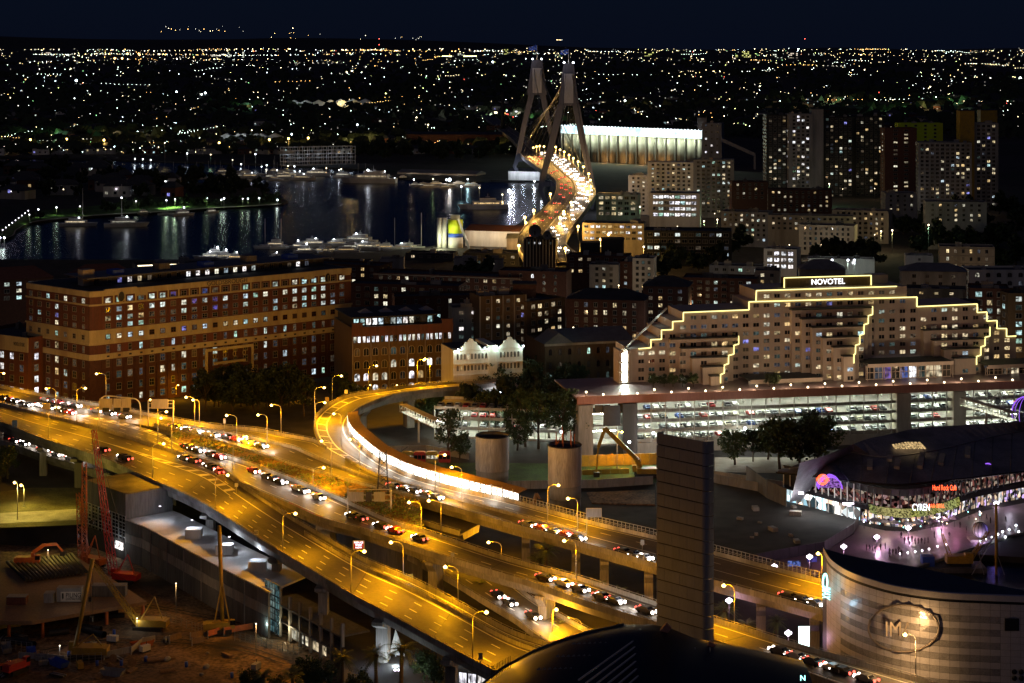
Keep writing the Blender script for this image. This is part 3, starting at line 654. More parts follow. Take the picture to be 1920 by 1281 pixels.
roofmb.add(vs,[t for i in range(61) for t in ((4*i,4*i+4,4*i+5,4*i+1),(4*i+1,4*i+5,4*i+6,4*i+2),(4*i+3,4*i+2,4*i+6,4*i+7),(4*i,4*i+3,4*i+7,4*i+4))]+[(0,1,2,3),(244,247,246,245)])
roofmb.make('roof',M['timber'],g,world=True)
mb=MB()
for i,p in enumerate(st):
    if i%2==0: mb.box(p.x-.08,p.x+.08,p.y+.1,p.y+.3,p.z,p.z+3.5)
mb.make('mullion',M['white'],g,world=True)
# steel railing with stanchions on the far edge further down
rl=resamp([p for p in pth if CX+F*p.x/p.y>975 and p.y<P(960,943,14).y+3],90); g=empty('steel_railing',rl[0],0,'galvanised steel railing with close stanchions on the far edge of the expressway','railing')
mb=MB(); mb.tube([p+Vector((0,0,2.3)) for p in rl],.07,4); mb.tube([p+Vector((0,0,1.6)) for p in rl],.05,4); mb.make('rail',M['steel'],g,world=True)
for p in rl: mb=MB(); mb.box(-.06,.06,-.06,.06,.9,2.35); o=mb.make('stanchion',M['steel'],g); o.location=p-rl[0]
# ================= vehicles =================
def car_proto(ci,van=False):
    body=MB(); L,W,H=(4.5,1.8,1.45) if not van else (5.2,1.95,2.3)
    prof=[(-L/2,.35),(-L/2,.85),(-L*.44,1.0),(-L*.28,1.02),(-L*.17,H-.05),(L*.12,H),(L*.30,1.02 if not van else H-.1),(L*.47,.85 if not van else 1.2),(L/2,.7),(L/2,.3)]
    if van: prof=[(-L/2,.35),(-L/2,H-.2),(-L*.46,H),(L*.22,H),(L*.36,1.25),(L*.48,1.05),(L/2,.8),(L/2,.35)]
    n=len(prof); vs=[]
    for s_ in (-1,1):
        for x,z in prof: k=1 if z<1.03 else .86; vs.append((x,s_*W/2*k,z))
    body.add(vs,[tuple(range(n))[::-1],tuple(range(n,2*n))]+[(i,(i+1)%n,n+(i+1)%n,n+i) for i in range(n)],0)
    t=empty('parked_car',(0,0,0)); body.make('body',M['car%d'%ci],t)
    g_=MB()
    if not van:
        g_.quad((L*.30,-W*.42,1.04),(L*.30,W*.42,1.04),(L*.135,W*.38,H-.04),(L*.135,-W*.38,H-.04)); g_.quad((-L*.285,W*.42,1.05),(-L*.285,-W*.42,1.05),(-L*.18,-W*.38,H-.08),(-L*.18,W*.38,H-.08))
        for s_ in (-1,1): g_.quad((L*.26,s_*W*.455,1.06),(-L*.25,s_*W*.455,1.06),(-L*.16,s_*W*.437,H-.12),(L*.12,s_*W*.437,H-.08))
    else: g_.quad((L*.355,-W*.42,1.3),(L*.355,W*.42,1.3),(L*.235,W*.4,H-.1),(L*.235,-W*.4,H-.1))
    g_.make('windows',M['dglass'],t)
    w=MB(); w.tube([(0,-.1,0),(0,.1,0)],.32,10); wm=w.mesh('wheel',M['tyre'])
    for x in (-L*.3,L*.3):
        for y in (-W/2+.1,W/2-.1): put('wheel',wm,t,(x,y,.32))
    return t
PROTO=[car_proto(i,van=(i==1)) for i in range(8)]
for p in PROTO: p.location=(0,-500,-50)
CARC=['silver','white','black','dark red','blue','grey','charcoal','champagne']
def lights(t,L=4.5,head=True,tail=True,r=.2):
    mb=MB(); 
    for s_ in (-.62,.62): mb.ball((L/2+.02,s_,.66),r,0,6,4)
    if head: mb.make('headlights',M['head'],t)
    mb=MB()
    for s_ in (-.65,.65): mb.ball((-L/2-.02,s_,.78),r*.8,0,6,4)
    if tail: mb.make('taillights',M['tail'],t)
for p in PROTO: pass
HEADM={}
def car(ci,loc,rz,label,group,lit=0,name='car',lr=.2):
    p=PROTO[ci]; c=dup(p,loc,rz,None,None); c.name=name; tag(c,label,'car' if ci!=1 else 'van',group)
    if lit:
        L=4.5 if ci!=1 else 5.2; k=(ci==1,lit,lr)
        if k not in HEADM:
            r=[]
            for nm,x,z,m,rr in (('headlight',L/2,.68,'head',lr),('taillight',-L/2,.8,'tail',lr*.85)):
                mb=MB(); mb.ball((0,0,0),rr,0,6,4); r.append((nm,x,z,mb.mesh(nm,M[m])))
            HEADM[k]=r
        for nm,x,z,me in HEADM[k]:
            for y in (-.62,.62): put(nm,me,c,(x,y,z))
    return c
def traffic(dk,x0,x1,t,n,label,dirn=1,lr=.36,group='cars driving on the freeway'):
    u0,u1=dk.uof(x0,t),dk.uof(x1,t); n=int(n*1.3)
    for i in range(n):
        u=u0+(u1-u0)*(i+.5+U(-.36,.36))/n; p=dk.at(u,t); q=dk.at(min(u+.004,1),t); a=math.atan2(q.y-p.y,q.x-p.x)+(0 if dirn>0 else math.pi); ci=random.choice((0,2,6,3,5,6,2,2))
        car(ci,p+Vector((0,0,.03)),a,'%s car %s, %s in line'%(CARC[ci],label,ordw(i)),group,1,lr=lr)
        if dirn>0: point(p+Vector((math.cos(a)*5.5,math.sin(a)*5.5,1.4)),450,(1,.9,.78),.5)
traffic(Cd,2,60,.5,4,'with headlights at the far left of the centre carriageway')
traffic(Cd,72,145,.72,4,'with bright headlights before the striped gore')
traffic(Ud,76,150,.45,4,'with bright headlights on the far carriageway')
traffic(Ud,172,242,.35,3,'with bright headlights under the rounded gantry')
traffic(Ud,316,412,.25,5,'with bright headlights beyond the planted median')
traffic(Ud,418,500,.3,4,'with bright headlights on the slip beside the median')
traffic(Cd,338,418,.8,4,'with bright headlights at the start of the median railing')
traffic(Cd,468,600,.72,6,'with bright headlights along the planted median')
traffic(A,188,256,.3,3,'showing red taillights near the start of the gore',-1)
traffic(A,340,418,.9,4,'showing red taillights beyond the gore',-1)
traffic(Ud,735,822,.5,4,'with bright headlights below the lit walkway')
traffic(Ud,975,1090,.4,4,'with bright headlights left of the tall tower')
traffic(Ud,1150,1228,.3,3,'with bright headlights right before the tall tower')
traffic(Ud,1475,1540,.4,3,'with bright headlights just left of the curved theatre')
traffic(Cd,640,800,.55,4,'showing red taillights on the middle viaduct',-1)
traffic(Cd,1010,1220,.5,5,'with headlights on the lower middle viaduct',1)
traffic(Cd,1445,1640,.5,5,'showing red taillights in front of the curved theatre',-1)
traffic(LS,925,1010,.45,3,'on the sunken street beneath the crossing',1)
traffic(LR,10,140,.6,4,'on the low road under the front viaduct',1)
# ================= trees =================
def tree_proto(h,w,n,m,seed,lean=.0,layers=3,leaf=.45,trunk=.35,low=.35):
    rnd=random.Random(seed); t=empty('broadleaf_tree',(0,-500,-80)); tr=MB(); cr_=MB()
    tr.tube([(0,0,0),(rnd.uniform(-.2,.2),rnd.uniform(-.2,.2),h*.25),(rnd.uniform(-.5,.5)*.6,rnd.uniform(-.5,.5)*.6,h*.55)],trunk,7,0,trunk*.5)
    cl=[]
    for i in range(n):
        a=rnd.uniform(0,2*math.pi); zz=rnd.uniform(low,.97); rr=w/2*math.sqrt(rnd.random())*(1.08-abs(zz-.55)*1.05)
        c=Vector((rr*math.cos(a),rr*math.sin(a),h*zz)); cl.append(c)
        if i%2==0: tr.tube([(0,0,h*rnd.uniform(.22,.5)),(c.x*.5,c.y*.5,c.z*.78),tuple(c)],trunk*.3,4,0,.05)
    for c in cl:
        R_=rnd.uniform(.09,.2)*w; sub=rnd.random()
        for k in range(int(52*(R_/ (.15*w))**2)):
            v=Vector((rnd.gauss(0,1),rnd.gauss(0,1),rnd.gauss(0,.75))); v=v.normalized()*R_*(rnd.random()**.45); p=c+v
            if p.z<h*.14: continue
            d=Vector((rnd.gauss(0,1),rnd.gauss(0,1),rnd.gauss(0,1)+.5)).normalized(); e=d.orthogonal().normalized()*leaf*rnd.uniform(.5,1.1); f=d.cross(e).normalized()*leaf*rnd.uniform(.35,.8)
            cr_.add([p-e,p+f,p+e,p-f],[(0,1,2,3)],0)
    tr.make('trunk',M['bark'],t); cr_.make('crown',M[m],t); return t
def palm_proto(h,seed,fr=34,L=3.4):
    rnd=random.Random(seed); t=empty('palm_tree',(0,-500,-80)); tr=MB()
    tr.tube([(0,0,0),(.15,0,h*.5),(.1,.1,h)],.42,8,0,.3); tr.ball((.1,.1,h),.6,0,8,5); tr.make('trunk',M['bark'],t); cw=MB()
    for i in range(fr):
        a=2*math.pi*i/fr*2.4+rnd.uniform(-.2,.2); el=rnd.uniform(-.25,1.2); l=L*rnd.uniform(.8,1.1); pts=[]
        for k in range(7):
            s=k/6; x=l*s*math.cos(el*(1-s*.35)); z=l*s*math.sin(el)-l*.62*s*s*(1.1-.3*el); pts.append(Vector((x*math.cos(a)+.1,x*math.sin(a)+.1,h+z)))
        sd=Vector((-math.sin(a),math.cos(a),0))
        for k in range(6):
            for q in range(2):
                p=pts[k].lerp(pts[k+1],q*.5); d=(pts[k+1]-pts[k]).normalized(); ll=.75*math.sin(math.pi*min(.95,(k+q*.5+1.2)/7.2))
                for s_ in (-1,1): e=p+sd*s_*ll+d*ll*.5-Vector((0,0,ll*.35)); cw.add([p,p+d*.16,e],[(0,1,2)],0)
            cw.add([pts[k]-sd*.05,pts[k]+sd*.05,pts[k+1]],[(0,1,2)],0)
    cw.make('crown',M['palm'],t); return t
TP=[tree_proto(10,9,34,'leaf',1),tree_proto(11,10,40,'leaf',2,leaf=.5),tree_proto(13,8,36,'leafd',3,leaf=.5),tree_proto(9,10,32,'leafd',4),tree_proto(14,9,26,'leaf',5,leaf=.4,low=.5)]
FT=[tree_proto(11,11,14,'leafd',11,leaf=1.3,low=.25),tree_proto(9,12,12,'leafd',12,leaf=1.4,low=.25)]
PP=[palm_proto(9,1),palm_proto(7,2,30,3.0),palm_proto(5,3,30,3.2)]
def tree(k,px,py,z,label,group,s=1.0,pool=None,cat='tree',rz=None,name=None,D=None):
    p=(pool or TP)[k]; loc=P(px,py,z) if D is None else Vector((XP(px,D),D,z)); c=dup(p,loc,U(0,6.28) if rz is None else rz,s,None); c.name=name or p.name.split('.')[0]; return tag(c,label,cat,group)
# the dark belt of trees between the long brick block and the freeway
xs=[385,402,420,436,452,468,484,500,514,528,542,556,570,410,445,475,505,535,655,670,638]
for i,px in enumerate(xs):
    D=652+ (i%3)*9-(0 if px<570 else 8); tree((2,3)[i%2],px,0,2.5,'dark leafy tree in the belt before the brick block, %s planted'%ordw(i),'dark trees behind the freeway',U(.95,1.25) if px<600 else .9,D=D)
for i,(px,py,k,s,lb) in enumerate([(818,790,1,.95,'round dark tree over the inside of the loop ramp'),(840,870,4,1.15,'leafy green tree by the lit footbridge stairs'),(862,862,0,.8,'smaller green tree beside the footbridge stairs'),
    (935,760,3,1.0,'dark tree in front of the white ornate hall'),(950,775,2,1.0,'dark spreading tree beside the pink gable wall'),(985,838,4,1.25,'tall gum tree with bare trunk before the car park'),(1010,842,4,1.3,'tall gum tree before the lit car park, next to the concrete core'),(1055,846,4,1.35,'largest gum tree with broad crown before the car park'),(1075,850,4,1.2,'gum tree closest to the blue lit concrete core'),(970,845,0,.9,'low bushy tree behind the round white tank'),
    (990,720,3,1.0,'dark tree before the pedimented warehouse, nearest the apartments'),(1020,722,2,1.05,'dark tree in the middle before the pedimented warehouse'),(1062,724,3,1.05,'dark tree at right before the pedimented warehouse'),(1100,720,0,1.0,'thin tree by the hotel stair tower'),
    (1378,872,0,1.05,'round street tree just right of the tall tower'),(1412,866,2,.75,'small street tree between two larger ones'),(1462,880,1,1.35,'big spreading tree left of the market hall roof'),(1500,880,3,1.45,'broad dark tree in the clump by the market hall'),(1535,878,1,1.35,'tree lit green from below beside the market hall'),(1440,862,3,1.05,'dark tree at the back of the clump'),(1520,850,2,1.0,'dark tree crown behind the clump near the car park')]):
    tree(k,px,py,2,lb,'trees around the car park and loop',s)
for i,px in enumerate((1225,1245,1262,1280,1300,1442,1452)):
    tree((0,3)[i%2],px,0,20,'small terrace tree by the hotel base, %s from the left'%ordw(i),'terrace trees at the hotel',.42,D=604)
for i,(px,py,k,s,lb) in enumerate([(643,1325,0,1.05,'palm at the bottom edge beside the soil mound'),(706,1325,0,1.08,'middle palm in front of the viaduct pier'),(752,1325,0,1.22,'tallest palm against the white lit screens'),(492,1330,1,.9,'palm crown at the very bottom edge'),(548,1335,1,1.0,'low palm crown right of another at the bottom edge'),
   (1025,1105,1,1.3,'large palm behind the middle viaduct'),(1010,1100,2,1.2,'smaller palm leaning behind the middle viaduct'),(1122,1145,2,1.05,'palm by the viaduct piers, first of a pair'),(1160,1160,2,1.1,'palm by the viaduct piers, second of a pair'),(1190,1160,2,.9,'low palm touching the tower'),(1360,1196,2,1.15,'clipped palm right of the tower foot'),(1400,1215,2,.95,'small palm on the plaza beyond the tower'),(1458,1205,2,.9,'palm by the bright white screen'),(1048,1208,2,.8,'palm under the middle viaduct pier'),(900,1130,2,.8,'palm below the low street parapet')]):
    tree(k,px,py,2,lb,'palms around the viaducts',s,PP,'palm')
for i,(px,py,s) in enumerate(((598,1310,.7),(575,1300,.6),(672,1315,.55),(795,1280,.55),(812,1290,.55),(465,1325,.6),(522,1330,.6))): tree((0,1)[i%2],px,py,1.5,'dense shrub tree at the bottom edge, %s of the row'%ordw(i),'shrub trees along the bottom edge',s)
tree(3,0,905,2,'dark tree on the verge under the low road','verge trees',.8); tree(2,14,898,2,'second dark tree on the verge at the frame edge','verge trees',.75)
# shrubs on the median: one mass of low growth
mb=MB(); rnd=random.Random(5)
for i in range(5200):
    t=rnd.random(); k=rnd.random(); 
    j=int(t*7); a=mp_n[min(j,6)].lerp(mp_n[min(j+1,7)],t*7-j); b=mp_f[min(j,6)].lerp(mp_f[min(j+1,7)],t*7-j); p=a.lerp(b,.08+.84*k)
    if noise.noise(Vector((p.x*.12,p.y*.12,2)))<-.12: continue
    s=rnd.uniform(.2,.5); d=Vector((rnd.gauss(0,1),rnd.gauss(0,1),abs(rnd.gauss(0,1))+.4)).normalized(); e=d.orthogonal().normalized()*s; f=d.cross(e).normalized()*s*.6; c=p+Vector((rnd.uniform(-.6,.6),rnd.uniform(-.6,.6),rnd.uniform(.1,.9))); mb.add([c-e,c+f,c+e,c-f],[(0,1,2,3)])
mb.make('undergrowth',M['palm'],kind='stuff')
# headland and far trees
k=0
for row,(a,b,y0,n) in enumerate(((40,560,0,1),)):
    pts=[(60,412,.5),(75,410,.6),(105,403,.55),(150,402,.6),(200,397,.8),(215,396,.7),(232,396,.9),(262,392,1.0),(280,390,.9),(300,388,.5),(345,388,.8),(365,386,.8),(385,386,.7),(405,386,.6),(440,384,.7),(455,384,.9),(472,383,.9),(488,382,.8),(500,381,.8),(512,380,.9),(520,379,.7)]
    for px,py,s in pts: tree(k%2,px,py,2,'round tree on the floodlit park headland','trees in the harbour park',s,FT); k+=1
for i in range(95):
    px=U(-20,535); t=R(); py=(372-px*.01)-t*(36 if px>230 else 60); 
    if px>440 and py<352: continue
    if px>505: continue
    tree(i%2,px,py,2,'dark tree in the wooded part of the headland','wooded headland trees',U(.8,1.35),FT)
for i in range(70):
    px=random.choice((U(560,930),U(680,930),U(1660,1930),U(1690,1930))); py=U(283,300) if px<1000 else U(395,470)
    tree(i%2,px,py,6 if px<1000 else 5,'dark tree among the buildings across the bay' if px<1000 else 'dark tree among the houses behind the hotel','dark background trees' if px<1000 else 'dark trees behind the hotel',U(.9,1.5),FT)
for i,(px,py) in enumerate(((870,520),(880,530),(900,525),(915,535),(1240,470),(1265,480),(1290,470),(1310,490),(1340,480),(1250,500),(1360,470),(1280,455),(1560,478),(1580,470),(1600,476),(1620,470),(1640,480),(1540,474),(1745,440),(1725,455),(1850,478),(1880,486),(1905,480),(1330,455),(1385,455))):
    tree(i%2,px,py+18,5,'dark tree between the apartment blocks, %s along'%ordw(i),'trees between the apartment blocks',U(1.1,1.5),FT)

for i,(px,py,k,s_) in enumerate(((880,800,2,1.1),(900,792,3,1.2),(915,806,1,1.1),(935,815,3,1.3),(948,800,2,1.2),(962,820,1,1.2),(978,806,3,1.2),(996,818,2,1.3),(1012,800,3,1.2),(1030,822,1,1.3),(1046,806,2,1.2),(1064,818,3,1.2),(1078,806,2,1.1),(905,760,3,1.0),(925,752,2,1.1),(968,758,3,1.1),(1000,752,2,1.1),(1030,758,3,1.1),(1058,752,2,1.0),(800,778,3,.9),(850,782,2,.9),(870,770,3,1.0),(1085,745,2,.9),(790,800,0,.7))):
    tree(k,px,py,2,'dark leafy tree in the dense clump between loop ramp and car park, %s counted'%ordw(i),'dense clump beyond the loop ramp',s_)
# ================= buildings =================
class Fr:
    """a facade plane from (pxl,Dl) to (pxr,Dr); local x runs along it, y goes back, z is height"""
    def __init__(s,pxl,Dl,pxr,Dr,z0=2):
        s.a=Vector((XP(pxl,Dl),Dl,z0)); b=Vector((XP(pxr,Dr),Dr,z0)); s.L=(b-s.a).length; s.d=(b-s.a).normalized(); s.n=Vector((-s.d.y,s.d.x,0)); s.rz=math.atan2(s.d.y,s.d.x); s.z0=z0
    def uv(s,px,py,off=0.0):
        a=s.a+s.n*off; k=(px-CX)/F; t=(k*a.y-a.x)/(s.d.x-k*s.d.y); Y=a.y+t*s.d.y; return t,ZR(py,Y)-s.z0
    def root(s,name,label,cat,group=None): return empty(name,s.a,s.rz,label,cat,group)
WM={}
def winmesh(pane,frame='frame',kind='plain'):
    k=(pane,frame,kind)
    if k in WM: return WM[k]
    mb=MB(); b=.09
    if kind=='arch':
        n=8; out=[(-.5,0),(.5,0),(.5,.68)]+[(.5*math.cos(math.pi*i/n),.68+.32*math.sin(math.pi*i/n)) for i in range(1,n)]+[(-.5,.68)]
        mb.add([(x,-.03,z) for x,z in out],[tuple(range(len(out)))],1)
        for i in range(len(out)): p,q=out[i],out[(i+1)%len(out)]; mb.beam((p[0],-.06,p[1]),(q[0],-.06,q[1]),.08,.06,0)
        mb.box(-.03,.03,-.1,-.03,0,1,0)
    else:
        mb.quad((-.5,-.03,0),(.5,-.03,0),(.5,-.03,1),(-.5,-.03,1),1)
        for x0,x1,z0,z1 in ((-.5-b*.3,-.5+b*.4,0,1),(.5-b*.4,.5+b*.3,0,1),(-.5,.5,1-b*.5,1+b*.3),(-.55,.55,-b*.8,b*.3)): mb.box(x0,x1,-.16,.01,z0,z1,0)
        if kind=='plain': mb.box(-.025,.025,-.09,-.03,0,1,0)
        if kind=='sash': mb.box(-.5,.5,-.09,-.03,.5,.55,0); mb.box(-.025,.025,-.09,-.03,0,1,0)
    WM[k]=mb.mesh('window',[M[frame],M[pane]]); return WM[k]
def pick(lit,pal,dimp=.25):
    r=R()
    if r<lit: return random.choice(pal)
    if r<lit+dimp*(1-lit): return 'w_dim'
    return random.choice(('dglass','dglass','curtain'))
class Wins:
    """collects the windows of one building: the first 290 become parts, the rest one joined part"""
    def __init__(s,root,cap=285): s.r=root; s.n=0; s.cap=cap; s.rest={}
    def add(s,x,y,z,w,h,pane,rz=0,frame='frame',kind='plain'):
        me=winmesh(pane,frame,kind)
        if s.n<s.cap: put('window',me,s.r,(x,y,z),rz,(w,1,h)); s.n+=1
        else: s.rest.setdefault(frame,[]).append((x,y,z,w,h,pane,rz,kind))
    def done(s):
        for fr,l in s.rest.items():
            names=sorted({q[5] for q in l}); mb=MB(); 
            for x,y,z,w,h,p,rz,k in l:
                me=winmesh(p,fr,k); c,s_=math.cos(rz),math.sin(rz); b=len(mb.v)
                for v in me.vertices: vx,vy,vz=v.co.x*w,v.co.y,v.co.z*h; mb.v.append((x+vx*c-vy*s_,y+vx*s_+vy*c,z+vz))
                for f in me.polygons: mb.f.append(tuple(b+i for i in f.vertices)); mb.m.append(0 if f.material_index==0 else 1+names.index(p)); mb.sm.append(False)
            mb.make('window_field',[M[fr]]+[M[n_] for n_ in names],s.r,kind='stuff')
def roofbits(t,L,dep,H,n=3,seed=1,m='grey'):
    rnd=random.Random(seed)
    for i in range(n):
        w,d,h=rnd.uniform(1.5,5),rnd.uniform(1.5,4),rnd.uniform(.8,2.8); x=rnd.uniform(w,max(w+.1,L-w)); y=rnd.uniform(d,max(d+.1,dep-d))
        mb=MB(); mb.box(x-w/2,x+w/2,y-d/2,y+d/2,H-.02,H+h); 
        if rnd.random()<.5: mb.cyl((x,y,H+h),.35,.8,8)
        mb.make('roof_plant',M[m],t)
def bldg(label,pl,Dl,pr,Dr,top,nf=5,dep=16,wall='beige',z0=2,fh=3.0,pitch=3.4,ww=1.6,wh=1.5,lit=.25,pal=('w_warm','w_mix'),side=None,balc=0,bands=0,name='apartment_building',cat='building',group=None,frame='frame',kind='plain',roof='roofd',plant=3,skip=0,gable=0,topband=None,dimp=.13,parapet=.8,sides=True,light=None,strips=0):
    f=Fr(pl,Dl,pr,Dr,z0); t=f.root(name,label,cat,group); H=ZR(top,Dl)-z0; L=f.L
    mb=MB(); mb.box(0,L,0,dep,-3,H-parapet,0,skip=('t',)); mb.box(0,L,0,.3,H-parapet,H,0); mb.box(0,L,dep-.3,dep,H-parapet,H,0); mb.box(0,.3,.3,dep-.3,H-parapet,H,0); mb.box(L-.3,L,.3,dep-.3,H-parapet,H,0)
    mb.make('wall',M[wall],t)
    if gable:
        mb=MB(); o=.6; z=H-.02; mb.add([(-o,-o,z),(L+o,-o,z),(L+o,dep+o,z),(-o,dep+o,z),(min(dep/2,L/3),dep/2,z+gable),(L-min(dep/2,L/3),dep/2,z+gable)],[(0,1,5,4),(1,2,5),(2,3,4,5),(3,0,4),(3,2,1,0)]); mb.make('roof',M[roof],t)
    else:
        mb=MB(); mb.box(.3,L-.3,.3,dep-.3,H-parapet-.2,H-parapet,0); mb.make('roof',M[roof],t); roofbits(t,L,dep,H-parapet,plant,int(pl*7+top),random.choice(('grey','concrete_d','beige')))
    W_=Wins(t); nc=max(1,int((L-1)/pitch)); px0=(L-nc*pitch)/2+pitch/2
    bal=MB().box(-1.35,1.35,-1.3,0,-.1,.05,0); bal.box(-1.35,1.35,-1.32,-1.24,.05,1.0,1); bal.box(-1.35,-1.28,-1.3,0,.05,1.0,1); bal.box(1.28,1.35,-1.3,0,.05,1.0,1); balm=None
    for r in range(nf):
        z=H-parapet-.55-wh-r*fh
        if z<-1: break
        for c in range(nc):
            x=px0+c*pitch
            if balc and c%balc==1:
                if balm is None: balm=bal.mesh('balcony',[M['concrete'],M[wall]])
                put('balcony',balm,t,(x,0,z-.75)); W_.add(x,0,z-.6,2.1,wh+.6,pick(lit,pal,dimp),0,frame,'plain'); continue
            if R()<skip: continue
            W_.add(x,0,z,ww,wh,pick(lit,pal,dimp),0,frame,kind)
        if sides:
            xs,rz=(L,math.pi/2) if (pl+pr)/2<CX else (0,-math.pi/2); ns=int((dep-1)/(pitch*1.15))
            for c in range(ns): W_.add(xs,(c+.5)*dep/ns,z,ww,wh,pick(lit*.8,pal,dimp),rz,frame,kind)
        if bands and r%bands==0: mb=MB(); mb.box(-.12,L+.12,-.12,.1,z+wh+.45,z+wh+.75,0); mb.make('string_course',M['concrete' if wall!='brick_dark' else 'beige'],t)
    if strips:
        for i in range(strips+1): x=L*i/strips; mb=MB(); mb.box(x-.25,x+.25,-.22,.05,-2,H,0); mb.make('pilaster',M['beige'],t)
    W_.done(); return t,L,H
# ---- the long brick and cream block ----
def brickblock():
    c0=(181,661); c1=(658,732); f=Fr(*c0,*c1,z0=3); t=f.root('brick_apartment_block','long ten storey red brick block with cream bands and raised end parapets','building'); L=f.L; dep=38
    g=Fr(50,685,168,660,3); inv=lambda p:( (p-f.a).dot(f.d),(p-f.a).dot(f.n))
    lp=[inv(Vector((g.a.x,g.a.y,3))),inv(Vector((g.a.x,g.a.y,3))+g.d*g.L)]
    plan=[(0,0),(L,0),(L,dep),(lp[0][0]+6,dep+4),lp[0],lp[1]]
    def ring(z0,z1,o,m,name):
        cx=sum(p[0] for p in plan)/6; cy=sum(p[1] for p in plan)/6
        pl=[]
        for i,p in enumerate(plan):
            a=Vector((p[0]-plan[i-1][0],p[1]-plan[i-1][1])).normalized(); b=Vector((plan[(i+1)%6][0]-p[0],plan[(i+1)%6][1]-p[1])).normalized(); n=(Vector((a.y,-a.x))+Vector((b.y,-b.x))); n=n/max(.5,n.length**2/2) if n.length>0 else n
            pl.append((p[0]+n.x*o,p[1]+n.y*o))
        mb=MB(); mb.prism(pl,z0,z1); mb.make(name,M[m],t)
    ring(-3,16.0,0,'brick_dark','lower_wall'); ring(16,18.0,.35,'cream','cornice_band'); ring(18,21.3,.02,'brick_red','wall'); ring(21.3,22.0,.4,'cream','cornice'); ring(22.0,26.0,.12,'cream','cream_storey'); ring(26.0,26.6,.45,'cream','cornice')
    ring(26.6,35.2,.03,'brick_red','wall'); ring(35.2,35.8,.35,'cream','string_course'); ring(35.8,38.4,.04,'brick_red','wall'); ring(38.4,40.4,.15,'cream','parapet_wall')
    mb=MB(); mb.prism([(p[0]*.985+1,p[1]*.95+.8) for p in plan],40.38,40.5); mb.make('roof',M['roofd'],t)
    # raised parapets with oval openings
    for (a,b,r0,b2) in ((196,257,543,None),(570,658,0,None)):
        pass
    def raised(parts,oval):
        for a,b,r in parts:
            xa,za=f.uv(a,r,-.2); xb,_=f.uv(b,r,-.2); mb=MB(); mb.box(xa,xb,-.2,1.1,40.39,za); mb.make('raised_parapet',M['cream'],t)
        x,z=f.uv(*oval); mb=MB(); n=18; mb.tube([(x+1.35*math.cos(2*math.pi*i/n),-.25,z+1.9*math.sin(2*math.pi*i/n)) for i in range(n+1)],.16,5,0,cap=False); mb.add([(x+1.3*math.cos(2*math.pi*i/n),-.22,z+1.85*math.sin(2*math.pi*i/n)) for i in range(n)],[tuple(range(n))],1); mb.make('oval_opening',[M['cream'],M['dark']],t)
    raised([(186,197,553),(197,257,543),(257,277,555)],(227,556)); raised([(570,590,525),(590,641,508),(641,657,517)],(614,521))
    ring_x=[]
    W_=Wins(t,290); rows=[(36.1,1.75),(32.9,1.7),(29.8,1.7),(26.9,0),(22.9,1.7),(18.6,2.1),(12.6,2.3),(8.3,2.3),(4.0,2.3),(0,2.2)]
    rows=[(36.0,1.8,'a'),(32.6,1.8,'b'),(29.6,1.7,'b'),(27.0,1.6,'b'),(23.1,1.7,'c'),(18.5,2.3,'d'),(13.2,2.4,'e'),(9.0,2.4,'e'),(4.7,2.4,'e'),(.6,2.2,'e')]
    nc=24
    for c in range(nc):
        x=2.2+(L-4.4)*(c+.5)/nc
        mb=MB(); mb.box(x-2.42,x-2.02,-.18,.1,26.6,38.4); 
        if c%2==0 : mb.make('pilaster',M['brick_red'],t)
        mb=MB(); mb.box(x-2.4,x-1.8,-.22,.1,35.8,38.4); mb.make('pier',M['cream'],t)
        mb=MB(); mb.box(x-2.45,x-2.0,-.3,.1,-2,16.0); mb.make('pilaster',M['brick_dark'],t)
        mb=MB(); mb.box(x-.5,x+.5,-.42,-.3,16.7,17.3); mb.make('vent',M['dark'],t)
        for z,h,k in rows:
            w={'a':2.3,'b':2.1,'c':1.9,'d':1.3,'e':1.9 if c%3 else 1.3}[k]; y={'c':-.13,'d':-.04,'a':-.05,'b':-.04}.get(k,-.01); lit={'a':.62,'b':.42,'c':.42,'d':.3,'e':.24}[k]*(1 if x<L*.8 or k in 'abc' else .4)
            pal=['w_cool','w_cool','w_mix','w_cool']+(['w_blue','w_blue'] if (c in (5,6,7,8,9,10) and z>29) else [])
            W_.add(x,y,z,w,h,pick(lit,pal,.4),0,'frame' if k!='c' else 'brick_red','sash')
    # short wing facing left
    dx=lp[1][0]-lp[0][0]; dy=lp[1][1]-lp[0][1]; LL=math.hypot(dx,dy); rz=math.atan2(dy,dx); nx_,ny_=dy/LL,-dx/LL
    for c in range(7):
        s_=LL*(c+.55)/7.2
        for z,h,k in rows:
            pal=['w_cool','w_cool','w_mix']; lit=.95 if (c==3 and k!='a') else (.6 if k=='a' and c>1 else .08)
            o={'c':.16,'d':.06,'a':.07,'b':.06}.get(k,.03); W_.add(lp[0][0]+dx*s_/LL+nx_*o,lp[0][1]+dy*s_/LL+ny_*o,z,{'a':1.9,'c':1.7}.get(k,2.0 if c!=6 else 1.2),h,pick(lit,pal,.2),rz,'frame','sash')
        mb=MB(); s2=LL*(c+.05)/7.2; cx_,cy_=lp[0][0]+dx*s2/LL,lp[0][1]+dy*s2/LL; mb.box(cx_-.25,cx_+.25,cy_-.25,cy_+.25,-2,16); mb.make('pilaster',M['brick_dark'],t)
    W_.done()
    x,z=f.uv(386,548,-.2); x2,z2=f.uv(466,544,-.2); text('GOLDSBROUGH',((x+x2)/2,-.22,39.4),1.75,'dark',t,maxw=x2-x)
